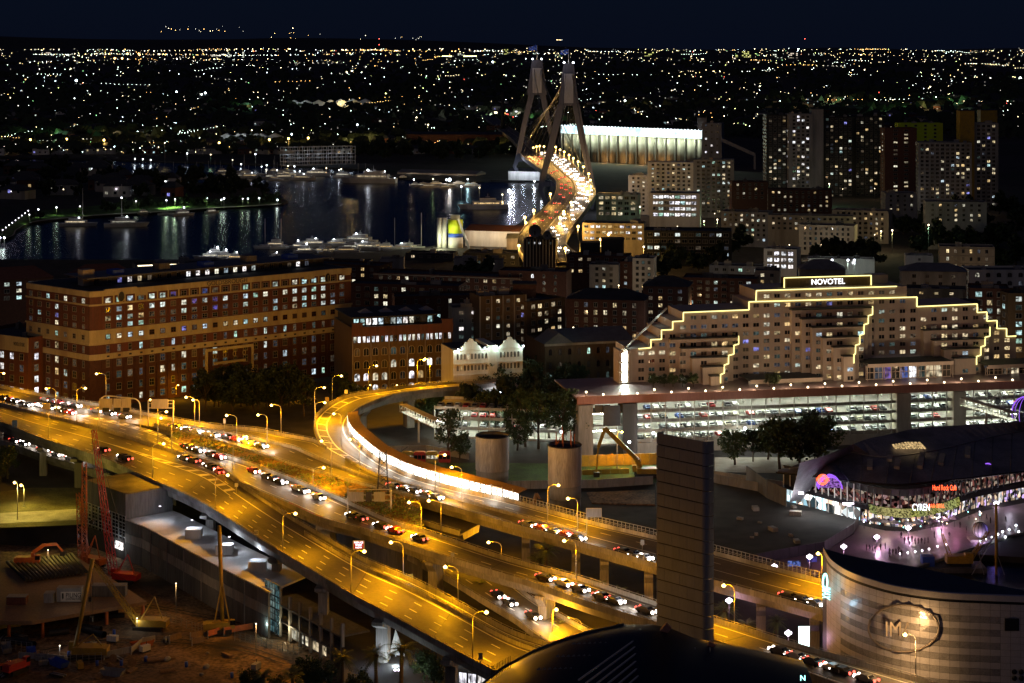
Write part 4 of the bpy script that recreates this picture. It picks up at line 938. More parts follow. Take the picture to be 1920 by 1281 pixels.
    # entrance surround
    a=f.uv(384,672)[0]; b=f.uv(474,672)[0]; mb=MB(); mb.box(a,a+.9,-.7,0,0,14.3); mb.box(b-.9,b,-.7,0,0,14.3); mb.box(a,b,-.7,0,14.3,15.3); mb.box(a+3.6,b-3.6,-1,-.1,9.3,10.2); mb.make('entrance_surround',M['cream'],t)
    for i in range(4): mb=MB(); xx=a+4+i*(b-a-8)/3; mb.tube([(xx+.6*math.cos(q*.785),-.35,12.4+.9*math.sin(q*.785)) for q in range(9)],.18,4,cap=False); mb.make('roundel',M['cream'],t)
    # roof storey
    mb=MB(); mb.box(8,L-4,13,27,40.5,43.4); mb.make('roof_storey',M['brown' if 'brown' in M else 'concrete_d'],t); mb=MB(); mb.box(2,L-2,10.5,29,43.4,43.8); mb.make('upper_roof',M['roofg'],t)
    for i in range(22): W2=pick(.4,['w_cool','w_white','w_mix'],.3); put('window',winmesh(W2),t,(12+i*(L-20)/22,13,41.0),0,(1.8,1,1.9))
    for i in range(5): mb=MB(); xx=14+i*19; mb.box(xx,xx+4.5,14,19,43.8,45.5+i%2); mb.make('roof_plant',M['concrete_d' if i%2 else 'blue'],t)
    mb=MB(); mb.box(3,7.5,16,20,40.5,46.2); mb.make('stair_tower',M['beige'],t)
    # wool store sign wall at its left end
    return f,t
BF,BT=brickblock()
wf,wl,wh_=bldg('low red brick store with cream parapet at the left edge, white lit windows',-60,690,52,672,620,5,24,'brick_red',3,4.1,5.2,2.0,2.4,.55,('w_white',),topband=1,name='brick_store',kind='sash',bands=0,parapet=1.2)
mb=MB(); mb.box(0,wl+.2,-.3,.2,wh_-5.2,wh_+.1); mb.make('parapet_band',M['cream'],wf); text('WOOL STORE',(wl-4.2,-.34,wh_-2.6),1.4,'dark',wf,maxw=6)
# ---- arched brown brick building ----
def arched():
    f=Fr(660,690,848,702,3); t=f.root('brick_warehouse','brown brick warehouse with arched windows, top arches glowing white','building'); L=f.L; H=ZR(616,690)-3
    mb=MB(); mb.box(0,L,0,30,-3,H); mb.make('wall',M['brick_brown'],t); mb=MB(); mb.box(-.2,L+.2,-.35,.1,H-3.2,H); mb.make('parapet_band',M['brick_red'],t); mb=MB(); mb.box(-.3,L+.3,-.5,.1,H-.01,H+.35); mb.make('coping',M['brick_red'],t)
    mb=MB(); mb.box(1,L-6,4,28,H,H+3.3); mb.make('roof_storey',M['dark'],t); mb=MB(); mb.box(0,L-5,2,29,H+3.3,H+3.7); mb.make('roof',M['roofd'],t)
    for i in range(13): put('window',winmesh(pick(.85,['w_white','w_cool'],.5),'dark'),t,(2.5+i*(L-9)/12.5,4,H+.4),0,(1.9,1,2.5))
    for i in range(4): mb=MB(); mb.add([(6+i*8,12,H+3.7),(11+i*8,12,H+3.7),(11+i*8,17,H+3.7),(6+i*8,17,H+3.7),(8.5+i*8,14.5,H+5.2)],[(0,1,4),(1,2,4),(2,3,4),(3,0,4)]); mb.make('skylight',M['steel'],t)
    W_=Wins(t); rows=[(636,'arch2'),(659,'w'),(683,'w2'),(706,'w3'),(728,'w4')]
    for c in range(11):
        x=L*(c+.55)/11.1
        for i,(ry,k) in enumerate(rows):
            z=f.uv(690,ry)[1]-1.6
            if k=='arch2':
                for dx in (-.8,.8): W_.add(x+dx,0,z+.3,1.05,3.4,pick(.82,['w_white','w_white','w_cool'],.8),0,'brick_brown','arch')
            else: W_.add(x,0,z,2.1,2.9,pick([0,.12,.35,.55,.3][i],['w_white','w_white','w_warm'],.3),0,'beige','arch')
        if c%2==0: mb=MB(); mb.tube([(x-L/22.2,-.3,H-3.2),(x-L/22.2,-.3,-1)],.17,6); mb.make('downpipe',M['beige'],t)
    for s_ in (0,L-4): mb=MB(); mb.box(s_,s_+4,-.5,.3,H+.3,H+1.6); mb.box(s_-.2,s_+4.2,-.7,.4,H+1.6,H+2); mb.make('raised_parapet',M['brick_red'],t)
    W_.done()
arched()
# ---- white ornate hall ----
def hall():
    f=Fr(850,668,980,676,3); t=f.root('ornate_hall','white ornate low hall with scrolled gables, floodlit blue green on top','building'); L=f.L; H=ZR(657,668)-3
    mb=MB(); mb.box(0,L*.5,0,16,-2,H); mb.box(L*.5,L*.62,-.8,16,-2,H+1.2); mb.box(L*.62,L,0,16,-2,H); mb.make('wall',M['white'],t)
    for x0,x1 in ((0,L*.5),(L*.62,L)):
        for z in (H-.4,H*.72,H*.5): mb=MB(); mb.box(x0-.1,x1+.1,-.35,.05,z,z+.35); mb.make('cornice',M['white'],t)
        c=(x0+x1)/2; mb=MB(); pr=[(-4,0),(4,0),(3.4,1.2),(2.6,1.5),(2.1,2.6),(1.2,2.8),(.5,3.9),(-.5,3.9),(-1.2,2.8),(-2.1,2.6),(-2.6,1.5),(-3.4,1.2)]; mb.add([(c+x,-.2,H+z) for x,z in pr]+[(c+x,.5,H+z) for x,z in pr],[tuple(range(12)),tuple(range(12,24))[::-1]]+[(i,12+i,12+(i+1)%12,(i+1)%12) for i in range(12)]); mb.make('scrolled_gable',M['white'],t)
        for s_ in (-5,5): point((c+s_,-1.6,H+.5),620,(.7,1,.85),.25,t); mb=MB(); mb.ball((c+s_,-.9,H+.4),.3,0,6,4); mb.make('floodlight',M['lampwhite'],t)
    W_=Wins(t)
    for i in range(9):
        x=1.6+i*(L*.5-2.4)/8
        for z in (H*.86,H*.64): W_.add(x,0,z-1.0,.8,2.2,pick(.12,['w_warm'],.1),0,'white','arch'); W_.add(min(L-.8,x+L*.62 if x<L*.36 else L-1),0,z-1,.8,2.2,'dglass',0,'white','arch') if x<L*.34 else None
    mb=MB(); mb.box(0,L,2,16,H,H+.3); mb.make('roof',M['roofd'],t); point((L*.56,-3,3.5),500,(1,.7,.3),.3,t)
hall()
B=bldg
B('grey rendered modern block beside the brown warehouse, few square lit windows',848,742,905,744,577,8,12,'grey',3,3.2,5,1.9,1.5,.25,('w_white',),name='office_building',frame='wframe')
B('brown apartment tower facet with pale vertical strips, left half',900,735,986,741,556,11,14,'brick_brown',3,3.3,4.2,1.4,1.5,.3,('w_warm',),strips=4)
B('brown balconied apartment tower with yellow lit rooms right of the stripes',988,738,1060,752,566,11,16,'brick_brown',3,3.2,3.6,1.9,1.8,.45,('w_warm','w_warm','w_mix'),balc=2)
mb=None
def cap(label,pl,Dl,pr,Dr,r0,r1,m='concrete_d',dep=9,name='roof_lift_tower'):
    f=Fr(pl,Dl,pr,Dr,2); t=f.root(name,label,'building'); mb=MB(); mb.box(0,f.L,0,dep,0,ZR(r0,Dl)-2); mb.make('wall',M[m],t); mb=MB(); mb.box(-.3,f.L+.3,-.3,dep+.3,ZR(r0,Dl)-2,ZR(r0,Dl)-1.6); mb.make('roof',M['roofd'],t); return t
cap('dark red drum shaped lift tower on the balconied block',962,751,1005,751,534,560,'brick_dark')
def pediment():
    f=Fr(1022,694,1186,704,3); t=f.root('pedimented_warehouse','dark brick warehouse with pediment gable and pale grey roof','building'); L=f.L; H=ZR(645,694)-3
    mb=MB(); mb.box(0,L,0,24,-2,H); mb.make('wall',M['brick_brown'],t); W_=Wins(t)
    mb=MB(); mb.add([(-.6,-.8,H),(L,-.8,H),(L,24,H),(-.6,24,H),(5.2,-.8,H+3.2),(5.2,24,H+3.2),(L,9,H+3.0),(L,15,H+3)],[(0,1,6,4)]); 
    mb=MB(); z=H; mb.add([(-.6,-.8,z),(11,-.8,z),(5.2,-.8,z+4),(-.6,12,z),(11,12,z),(5.2,12,z+4)],[(0,1,2),(0,2,5,3),(1,4,5,2),(3,5,4)]); mb.make('pediment',M['roofg'],t)
    mb=MB(); mb.add([(8,-.5,z+.1),(L+.3,-.5,z+.1),(L+.3,12,z+3.6),(6,12,z+3.6),(L+.3,24.5,z),(-.5,24.5,z)],[(0,1,2,3),(3,2,4,5)]); mb.make('roof',M['roofg'],t)
    mb=MB(); mb.box(-.3,L+.3,-.4,.05,H-.9,H-.05); mb.make('cornice',M['beige'],t)
    for r in (661,686,708):
        for c in range(9): W_.add(L*(c+.55)/9.2,0,f.uv(1030,r)[1]-1.2,1.2,2.4,pick(.13,['w_cool','w_mix'],.1),0,'brick_dark','arch')
pediment()
# behind the long block
B('dark hipped roof apartment house with green white windows at the left edge',-30,845,100,860,527,3,14,'brick_dark',4,3.1,5.5,2.4,1.7,.75,('w_cool',),gable=5,roof='roofr')
B('dark hipped roof apartment house behind the roof garden of the brick block',134,870,252,880,520,3,14,'brick_dark',4,3.1,6,2.2,1.5,.5,('w_cool',),gable=5,roof='roofr')
t,l,h=B('flat penthouse block with an orange lit upper edge',254,800,335,806,497,2,10,'concrete_d',4,3,6,1,1.2,.1,('w_warm',),name='penthouse'); mb=MB(); mb.box(1,l-1,-.12,.0,h-.55,h-.25); mb.make('light_strip',M['lampwarm'],t)
B('long low grey roofed block right of the penthouse',336,805,425,815,494,2,14,'grey',4,3,6,1,1.2,.05,('w_warm',),name='penthouse')
B('long dark terrace of flats behind the raised brick parapet',470,985,712,960,488,3,16,'brick_dark',4,3.1,5,1.8,1.6,.18,('w_warm',),group=None)
B('long dark brick flats with white upper band, upper row of the hillside',700,905,975,885,511,4,18,'brick_dark',4,3.2,4.4,1.8,1.7,.18,('w_warm',),bands=2)
B('dark brick flats with yellow rooms just above the brown warehouse',655,835,860,825,531,4,16,'brick_dark',4,3.2,4.2,1.9,1.8,.25,('w_warm',),balc=3)
B('dark flats with white slit windows left of the striped tower',740,785,905,790,556,3,14,'brick_dark',4,3.2,4.8,1.2,1.8,.2,('w_cool','w_warm'))
B('square blank plant room, pale, above the hillside flats',712,985,757,985,485,1,10,'grey',4,3,8,1.2,1,.2,('w_warm',),name='plant_room')
B('square pale plant room nearest the concrete works',851,985,895,985,484,1,10,'grey',4,3,8,1.2,1,.1,('w_warm',),name='plant_room')
B('low pale plant room with one lit window',905,975,944,975,488,1,10,'grey',4,3,8,1.2,1.2,.3,('w_warm',),name='plant_room')
B('dark flats in the middle of the hillside with arched white windows',935,890,1062,884,507,5,16,'brick_dark',4,3.2,5.5,1.3,1.9,.22,('w_white',),kind='arch')
B('grey and brown flats under the bridge approach with warm upper windows',1062,985,1180,980,478,3,14,'brick_dark',4,3.1,4.6,2,1.6,.38,('w_warm',))
cap('black blank gable wall standing above the flats by the bridge approach',1128,1000,1170,1000,449,480,'dark')
cap('black curved parapet wall left of the blank gable',1088,1002,1126,1002,456,480,'dark')
B('pale grid fronted flats with small square windows, left wing',1105,948,1160,946,496,5,13,'grey',4,3.0,3.6,1.5,1.5,.2,('w_mix',),frame='dark')
B('pale grid fronted flats with small square windows, taller right wing',1186,950,1226,948,484,6,13,'white',4,3.0,3.0,1.4,1.5,.2,('w_mix',),frame='dark')
B('dark flats between the two pale grid wings',1160,955,1186,953,490,5,13,'brick_dark',4,3.0,3.6,1.5,1.5,.25,('w_mix','w_cool'))
B('dark mansard flats with warm dormer windows left of the hotel stair',1062,812,1208,806,560,6,16,'brick_dark',4,3.3,4.2,1.6,2,.25,('w_warm',),gable=4)
B('dark curved roofed flats above the hotel stair',1205,840,1290,836,536,5,16,'brick_dark',4,3.2,4.4,1.8,1.6,.28,('w_warm','w_cool'),gable=4)
B('long dark balconied flats behind the stepped hotel roof, left of the sign',1280,872,1420,866,520,5,16,'brick_dark',4,3.1,3.8,1.7,1.6,.22,('w_warm','w_cool'),balc=3)
B('dark terrace of flats with pale windows over the hotel, upper row',1330,985,1462,975,497,3,14,'grey',4,3.1,4.2,2.0,1.6,.3,('w_cool',))
B('small dark block left of the hotel roof sign',1415,880,1462,878,507,4,14,'beige',4,3.1,4.4,1.7,1.6,.3,('w_warm',))
B('low white office with a bright strip of square windows left of the lit court',1432,965,1494,960,466,3,14,'white',4,3.3,3.6,2.6,2,.95,('w_white',),name='office_building')
B('low pale wall building with lamps on its rear wall',1515,925,1640,920,484,1,10,'white',4,3.5,12,2,1.4,.9,('w_white',),name='low_building')
B('white blank block with a notched roof behind the hotel',1698,950,1750,948,479,1,12,'white',4,3.5,12,1.2,1.2,.1,('w_warm',),name='low_building')
B('two storey classical building with warm lit attic row',1762,985,1865,980,462,3,16,'beige',4,4.0,4.0,1.4,2.0,.3,('w_warm',),bands=1,name='classical_building')
B('dark grey gabled works building above the hotel sign',1500,860,1585,858,505,1,14,'roofg',4,3,12,1,1,.1,('w_cool',),gable=4,roof='roofg',name='works_building')
B('grey roofed terrace right of the hotel sign',1690,800,1812,796,508,3,14,'grey',4,3.2,5.5,1.6,1.5,.15,('w_warm',),gable=3,roof='roofg',name='terrace_building')
B('white low building with arched openings at the right edge',1817,860,1990,860,506,2,16,'white',4,3.8,5,2,2,.15,('w_warm','w_cool'),kind='arch',name='low_building')
B('brick flats with lit glass balconies right behind the hotel wing',1818,745,1893,742,540,7,16,'brick_dark',4,3.3,4.2,2.6,2.1,.45,('w_cool','w_warm'),balc=2)
B('brick flats at the right edge with teal lit rooms',1890,735,1990,738,550,7,16,'brick_brown',4,3.3,4.4,2.6,2.0,.4,('w_cool','w_warm'),balc=2)
B('low block with a strip of warm attic windows right of the sign',1700,760,1812,755,540,1,12,'concrete_d',4,3.3,6,1.6,1.0,.5,('w_warm',),name='low_building')
# bridge side and Glebe slope
B('orange lit two storey depot beside the bridge approach',1092,1130,1207,1125,418,3,18,'beige',4,3.5,3.6,2.5,1.5,.75,('w_white','w_warm'),name='depot')
B('dark office with one warm row of windows under the bridge pylon',1118,1310,1196,1305,364,4,18,'grey',4,3.7,4.5,3.2,2.2,.6,('w_warm',),name='office_building')
B('white office with three brilliant white window bands',1218,1265,1312,1260,362,4,20,'white',4,4.0,3.7,3.3,2.2,.92,('w_white','w_white','w_cool'),name='office_building',dimp=.9)
B('dark glass low office with cyan lit corner below the white office',1208,1090,1372,1085,432,4,22,'dark',4,3.8,4,3,2,.14,('w_cool',),name='office_building')
B('white stepped apartment block, lower left wing',1178,1425,1216,1423,329,9,16,'white',4,3.05,3.9,1.6,1.5,.15,('w_warm',),frame='dark')
B('white stepped apartment block, tall middle wing',1214,1418,1302,1414,304,12,16,'white',4,3.05,3.9,1.8,1.5,.22,('w_warm','w_mix'),frame='dark',balc=4)
B('grey apartment tower with cyan lit balconies right of the white block',1300,1400,1376,1396,299,13,16,'grey',4,3.05,3.8,2.0,1.7,.3,('w_cool','w_warm'),balc=3)
B('low dark flats with scattered warm windows behind the grey tower',1372,1360,1440,1360,341,4,14,'brick_dark',4,3.1,4.4,1.6,1.6,.3,('w_warm',))
TW=dict(dimp=.1,dep=22,fh=3.1,pitch=3.9,ww=2.3,wh=1.9)
B('dark apartment tower with few warm rooms at the left of the tower cluster',1437,1600,1478,1600,215,24,wall='dark',lit=.10,pal=('w_warm',),**TW)
B('dark apartment tower with a bright stack of rooms beside the pale core',1479,1590,1524,1590,214,24,wall='grey',lit=.2,pal=('w_warm','w_white'),**TW)
cap('pale grey windowless lift core rising above the dark towers',1522,1592,1544,1592,205,340,'grey',14,'lift_core')
B('wide dark apartment tower with warm balconies right of the pale core',1544,1600,1601,1600,219,22,wall='dark',lit=.11,pal=('w_warm','w_mix'),**TW)
B('dark apartment tower with a warm column of rooms in its middle',1601,1605,1658,1605,218,22,wall='dark',lit=.13,pal=('w_warm',),**TW)
B('reddish brown blank fronted tower with one column of lit rooms',1659,1500,1719,1500,240,20,wall='brick_red',lit=.16,pal=('w_warm',),dep=18,fh=3.2,pitch=8.5,ww=3.2,wh=1.4)
B('dark tower with a green painted top storey',1684,1540,1768,1540,231,6,wall='lime',lit=.02,pal=('w_warm',),dep=14,fh=3.1,pitch=8,ww=2,wh=1.5,name='apartment_building')
B('broad rounded dark tower with yellow rooms in rows',1722,1460,1822,1455,267,17,wall='grey',lit=.16,pal=('w_warm','w_mix'),**TW)
cap('tall yellow windowless lift core of the right tower',1800,1475,1827,1475,208,300,'yellow',12,'lift_core')
cap('shorter yellow lift core at the top of the rear tower',1839,1530,1870,1530,207,240,'yellow',12,'lift_core')
B('dark glass tower with scattered warm rooms below the yellow core',1826,1480,1872,1478,231,22,wall='grey',lit=.14,pal=('w_warm','w_mix'),**TW)
B('cream apartment block with many small windows facing the court',1498,1150,1602,1140,421,6,16,'beige',4,3.1,3.3,1.3,1.6,.15,('w_warm',),frame='dark')
B('cream upper flats set back above the small windows',1440,1190,1600,1180,403,3,14,'beige',4,3.1,3.6,1.7,1.5,.2,('w_warm',))
B('cream corner apartment block with lamps on its roof terrace',1560,1225,1666,1212,393,8,16,'beige',4,3.1,3.6,1.5,1.6,.12,('w_warm',),frame='dark',balc=4)
B('dark lower flats with green white windows left of the cream block',1352,1200,1440,1190,396,8,16,'grey',4,3.1,3.6,1.6,1.6,.3,('w_cool','w_warm'))
B('row of low dark houses with warm windows below the towers',1440,1330,1560,1325,355,5,16,'brick_dark',4,3.1,4.2,1.6,1.6,.25,('w_warm',))
B('dark house row with green white windows right of the hillside',1660,1290,1720,1290,362,4,16,'grey',4,3.1,4.8,1.6,1.6,.25,('w_warm',))
B('dark terrace with a few warm windows right of the hillside, lower',1735,1180,1850,1175,378,4,16,'grey',4,3.1,4.8,1.6,1.6,.2,('w_warm',))
B('pale gabled house on the dark hillside',1750,1340,1775,1340,402,1,10,'white',4,3.1,6,1,1,.1,('w_warm',),gable=4,name='house')
# building with satellite dishes
t,l,h=B('black ribbed plant building carrying two satellite dishes',982,1040,1042,1038,449,1,14,'dark',4,3.6,3,1,1.2,.5,('w_white',),name='broadcast_building',strips=10)
for px,py,rr in ((1003,433,12),(1026,441,8)):
    D=1030; p=Q(px,py,D); r=rr*D/F; d=empty('satellite_dish',(p.x,D,ZR(449,D)),0,'large dark satellite dish on the plant building' if rr>10 else 'smaller dark satellite dish beside the large one','dish'); mb=MB(); zc=p.z-ZR(449,D); n=16
    vs=[(0,.9*r*.5,zc)]+[(r*k/3*math.cos(6.2832*i/n),.5*r*(1-(k/3)**2)-.0,zc+r*k/3*math.sin(6.2832*i/n)) for k in (1,2,3) for i in range(n)]
    mb.add(vs,[(0,1+(i+1)%n,1+i) for i in range(n)]+[(1+k*n+i,1+k*n+(i+1)%n,1+(k+1)*n+(i+1)%n,1+(k+1)*n+i) for k in (0,1) for i in range(n)],0,True); mb.make('reflector',M['roofg'],d); mb=MB(); mb.cyl((0,1.2,0),.35,zc,8); mb.make('mast',M['dark'],d); mb=MB(); mb.beam((0,.5,zc),(0,-r*.8,zc),.15); mb.make('feed',M['dark'],d)
# ---- the stepped hotel ----
def hotel():
    f=Fr(1180,612,1905,641,20); t=f.root('stepped_hotel','wide stepped cream hotel outlined in yellow light strips above the car park','hotel')
    out=[(1180,745),(1180,655),(1220,652),(1220,637),(1240,636),(1240,619),(1261,618),(1261,603),(1281,602),(1281,586),(1404,581),(1404,566),(1418,565),(1418,545),(1682,537),(1700,537),(1700,558),(1719,557),(1719,575),(1832,570),(1832,586),(1850,585),(1850,602),(1869,601),(1869,616),(1887,616),(1887,631),(1905,630),(1905,712)]
    uv=[f.uv(a,b) for a,b in out]; uv[0]=(uv[0][0],-.5); uv[-1]=(uv[-1][0],-.5)
    mb=MB(); n=len(uv); mb.add([(x,0,z) for x,z in uv]+[(x,17,z) for x,z in uv],[tuple(range(n))[::-1],tuple(range(n,2*n))]+[(i,(i+1)%n,n+(i+1)%n,n+i) for i in range(n)],0); mb.make('wall',M['hotel'],t)
    led=out[2:14]; 
    def strip_(pts,off,name='light_strip'):
        mb=MB(); P_=[f.uv(a,b,off) for a,b in pts]; 
        for (x0,z0),(x1,z1) in zip(P_,P_[1:]): mb.beam((x0,off-.15,z0),(x1,off-.15,z1),.3,.3,0)
        mb.make(name,M['led'],t)
    strip_([(1197,654)]+out[2:12]+[(1404,566),(1719,557)],0); strip_([(1417,565),(1418,545),(1681,537)],0); strip_(out[17:28],0)
    # roof sign
    f2=5; xa,za=f.uv(1470,540,f2); xb,zb=f.uv(1633,517,f2); z1=f.uv(1470,521,f2)[1]
    mb=MB(); mb.box(xa,xb,f2,f2+3,za-3,z1); mb.make('sign_wall',M['brick_brown'],t)
    mb=MB(); mb.box(f.uv(1632,530,9)[0],f.uv(1665,530,9)[0],9,14,za-4,z1-.4); mb.box(f.uv(1400,560,10)[0],f.uv(1418,560,10)[0],8,14,za-8,f.uv(1400,548,10)[1]); mb.make('lift_motor_room',M['hotel'],t)
    mb=MB(); 
    for a,b in (((xa,za-.3),(xa,z1)),((xa,z1),(xb,z1)),((xb,z1),(xb,za-.3))): mb.beam((a[0],f2-.2,a[1]),(b[0],f2-.2,b[1]),.3)
    mb.make('light_strip',M['led'],t)
    xl=f.uv(1505,528,f2)[0]; xr=f.uv(1599,528,f2)[0]; zc=f.uv(1550,528.5,f2)[1]; text('NOVOTEL',((xl+xr)/2,f2-.3,zc),1.95,'signwhite',t,maxw=xr-xl)
    wings=[[(1258,1384,634),(1278,1375,651),(1298,1365,669),(1318,1357,686),(1333,1350,703)],[(1485,1635,579),(1504,1627,596),(1523,1619,612),(1543,1611,631),(1563,1603,649),(1582,1600,666)],[(1732,1855,617),(1751,1846,636),(1770,1838,653),(1790,1830,670)]]
    po=2.3
    for w in wings:
        zz=[]
        for k,(l,r,tp) in enumerate(w):
            off=-po*(k+1); xa,za=f.uv(l,tp,off); xb,zb=f.uv(r,tp,off); mb=MB(); mb.box(xa,xb,off,off+po+.5,-.5,za-.6); mb.make('terrace_wing',M['hotel'],t)
            mb=MB(); mb.box(xa-.15,xb+.15,off-.15,off+po-.01,za-.6,za-.25); mb.make('terrace_edge',M['dark'],t); zz.append((xb,off,za))
        mb=MB(); 
        for i,(x,o,z) in enumerate(zz):
            zb=zz[i+1][2] if i+1<len(zz) else z-2.8
            mb.beam((x+.15,o-.15,z),(x+.15,o-.15,zb),.28)
            if i+1<len(zz): mb.beam((x+.15,o-.15,zb),(zz[i+1][0]+.15,zz[i+1][1]-.15,zb),.28)
        mb.make('light_strip',M['led'],t)
    W_=Wins(t,290); rows=[572,591,608,624,638.5,653.5,668.5,684,700]; zr=[f.uv(1440,y)[1] for y in rows]
    def topat(px):
        r=999
        for (a,b),(c,d) in zip(out,out[1:]):
            if a<=px<=c and a!=c: r=b+(d-b)*(px-a)/(c-a)
        return r
    for px in [1202+19.6*i for i in range(36)]:
        x=f.uv(px,600)[0]
        for i,z in enumerate(zr):
            py=rows[i]-.033*(px-1440)
            if py-7<topat(px) or z<.5: continue
            off=0
            for w in wings:
                for k,(l,r,tp) in enumerate(w):
                    if l+2<px<r-2 and py>tp+3: off=-po*(k+1)
            xx=f.uv(px,py,off)[0]; pal=['w_warm','w_warm','w_mix']+(['w_blue','w_blue'] if 1640<px<1690 and i>4 else []); W_.add(xx,off,z-.75+off*.0,2.1,1.35,pick(.30 if px>1400 else .2,pal,.35),0,'hotel','plain')
        py=555-.033*(px-1440)
        if 1420<px<1692: W_.add(x,0,f.uv(px,py)[1]-.7,2.1,1.3,pick(.45,['w_warm','w_mix'],.5),0,'hotel','plain')
    W_.done()
    # outside stair tower at the left with lit landings and the sloping white rail
    s=empty('stair_tower',tuple(f.a+f.d*-1.5),f.rz,'white stair tower with lit landings at the left end of the hotel','tower')
    xs=f.uv(1172,700)[0]; xe=f.uv(1186,700)[0]; zt=f.uv(1180,655)[1]
    mb=MB(); mb.box(xs,xe-3.6,-2,5,-.5,zt); mb.box(xe-.8,xe+.2,-2.4,3,-.5,zt); mb.make('wall',M['hotel'],s)
    for i in range(4): mb=MB(); z=zt-3.4-i*3.3; mb.box(xe-3.4,xe-.9,-1.6,-1.3,z,z+2.3); mb.make('lit_landing',M['tubew'],s); mb=MB(); mb.box(xe-3.8,xe-.6,-2.6,-.5,z-.5,z-.3); mb.make('landing',M['white'],s)
    a=f.uv(1181,652,2); b=f.uv(1258,578,12); mb=MB(); mb.beam((a[0],2,a[1]-1.2),(a[0],2,a[1]),.6,.5); mb.beam((a[0],2,a[1]),(b[0],12,b[1]),.55,.45); mb.make('sloping_rail',M['white'],s); 
    for k in (.1,.45,.8): point((a[0]+(b[0]-a[0])*k,2+10*k-1.2,a[1]+(b[1]-a[1])*k+.6),70,(.8,1,.9),.2,s)
    mb=MB(); mb.box(f.uv(1258,578,14)[0],f.uv(1404,578,14)[0],11,17,5,f.uv(1300,579,14)[1]); mb.box(f.uv(1719,565,14)[0],f.uv(1830,565,14)[0],11,17,5,f.uv(1750,564,14)[1]); mb.make('rear_roof',M['roofd'],t)
    # ground floor: glazed function rooms with canopy roofs
    for (a,b,tp,lb,litp) in ((1405,1540,712,'low glazed restaurant with a canopy in front of the hotel',.35),(1625,1785,682,'glass function room glowing violet under the hotel wing',.7),(1850,1960,684,'glazed lobby pavilion at the right of the hotel',.35)):
        g=f.root('pavilion',lb,'pavilion'); x0,zt=f.uv(a,tp,-13); x1,_=f.uv(b,tp,-13); mb=MB(); mb.box(x0,x1,-14,-3,zt-.5,zt); mb.make('canopy',M['roofd'],g); mb=MB(); mb.box(x0,x1,-14.2,-14,zt-1.2,zt); mb.make('fascia',M['hotel'],g)
        nb=max(3,int((x1-x0)/3))
        for i in range(nb):
            xx=x0+(x1-x0)*(i+.5)/nb; put('window',winmesh(pick(litp,['w_blue','w_blue','w_white'] if 'violet' in lb and 1<i<6 else ['w_dim','w_warm'],.5),'hotel','sash'),g,(xx,-12,.1),0,((x1-x0)/nb*.94,1,max(1.5,zt-1.3)))
        for i in range(nb//2+1): mb=MB(); xx=x0+(x1-x0)*i/(nb//2); mb.cyl((xx,-13.6,0),.16,zt-.6,6); mb.make('column',M['hotel'],g)
    return f
HF=hotel()
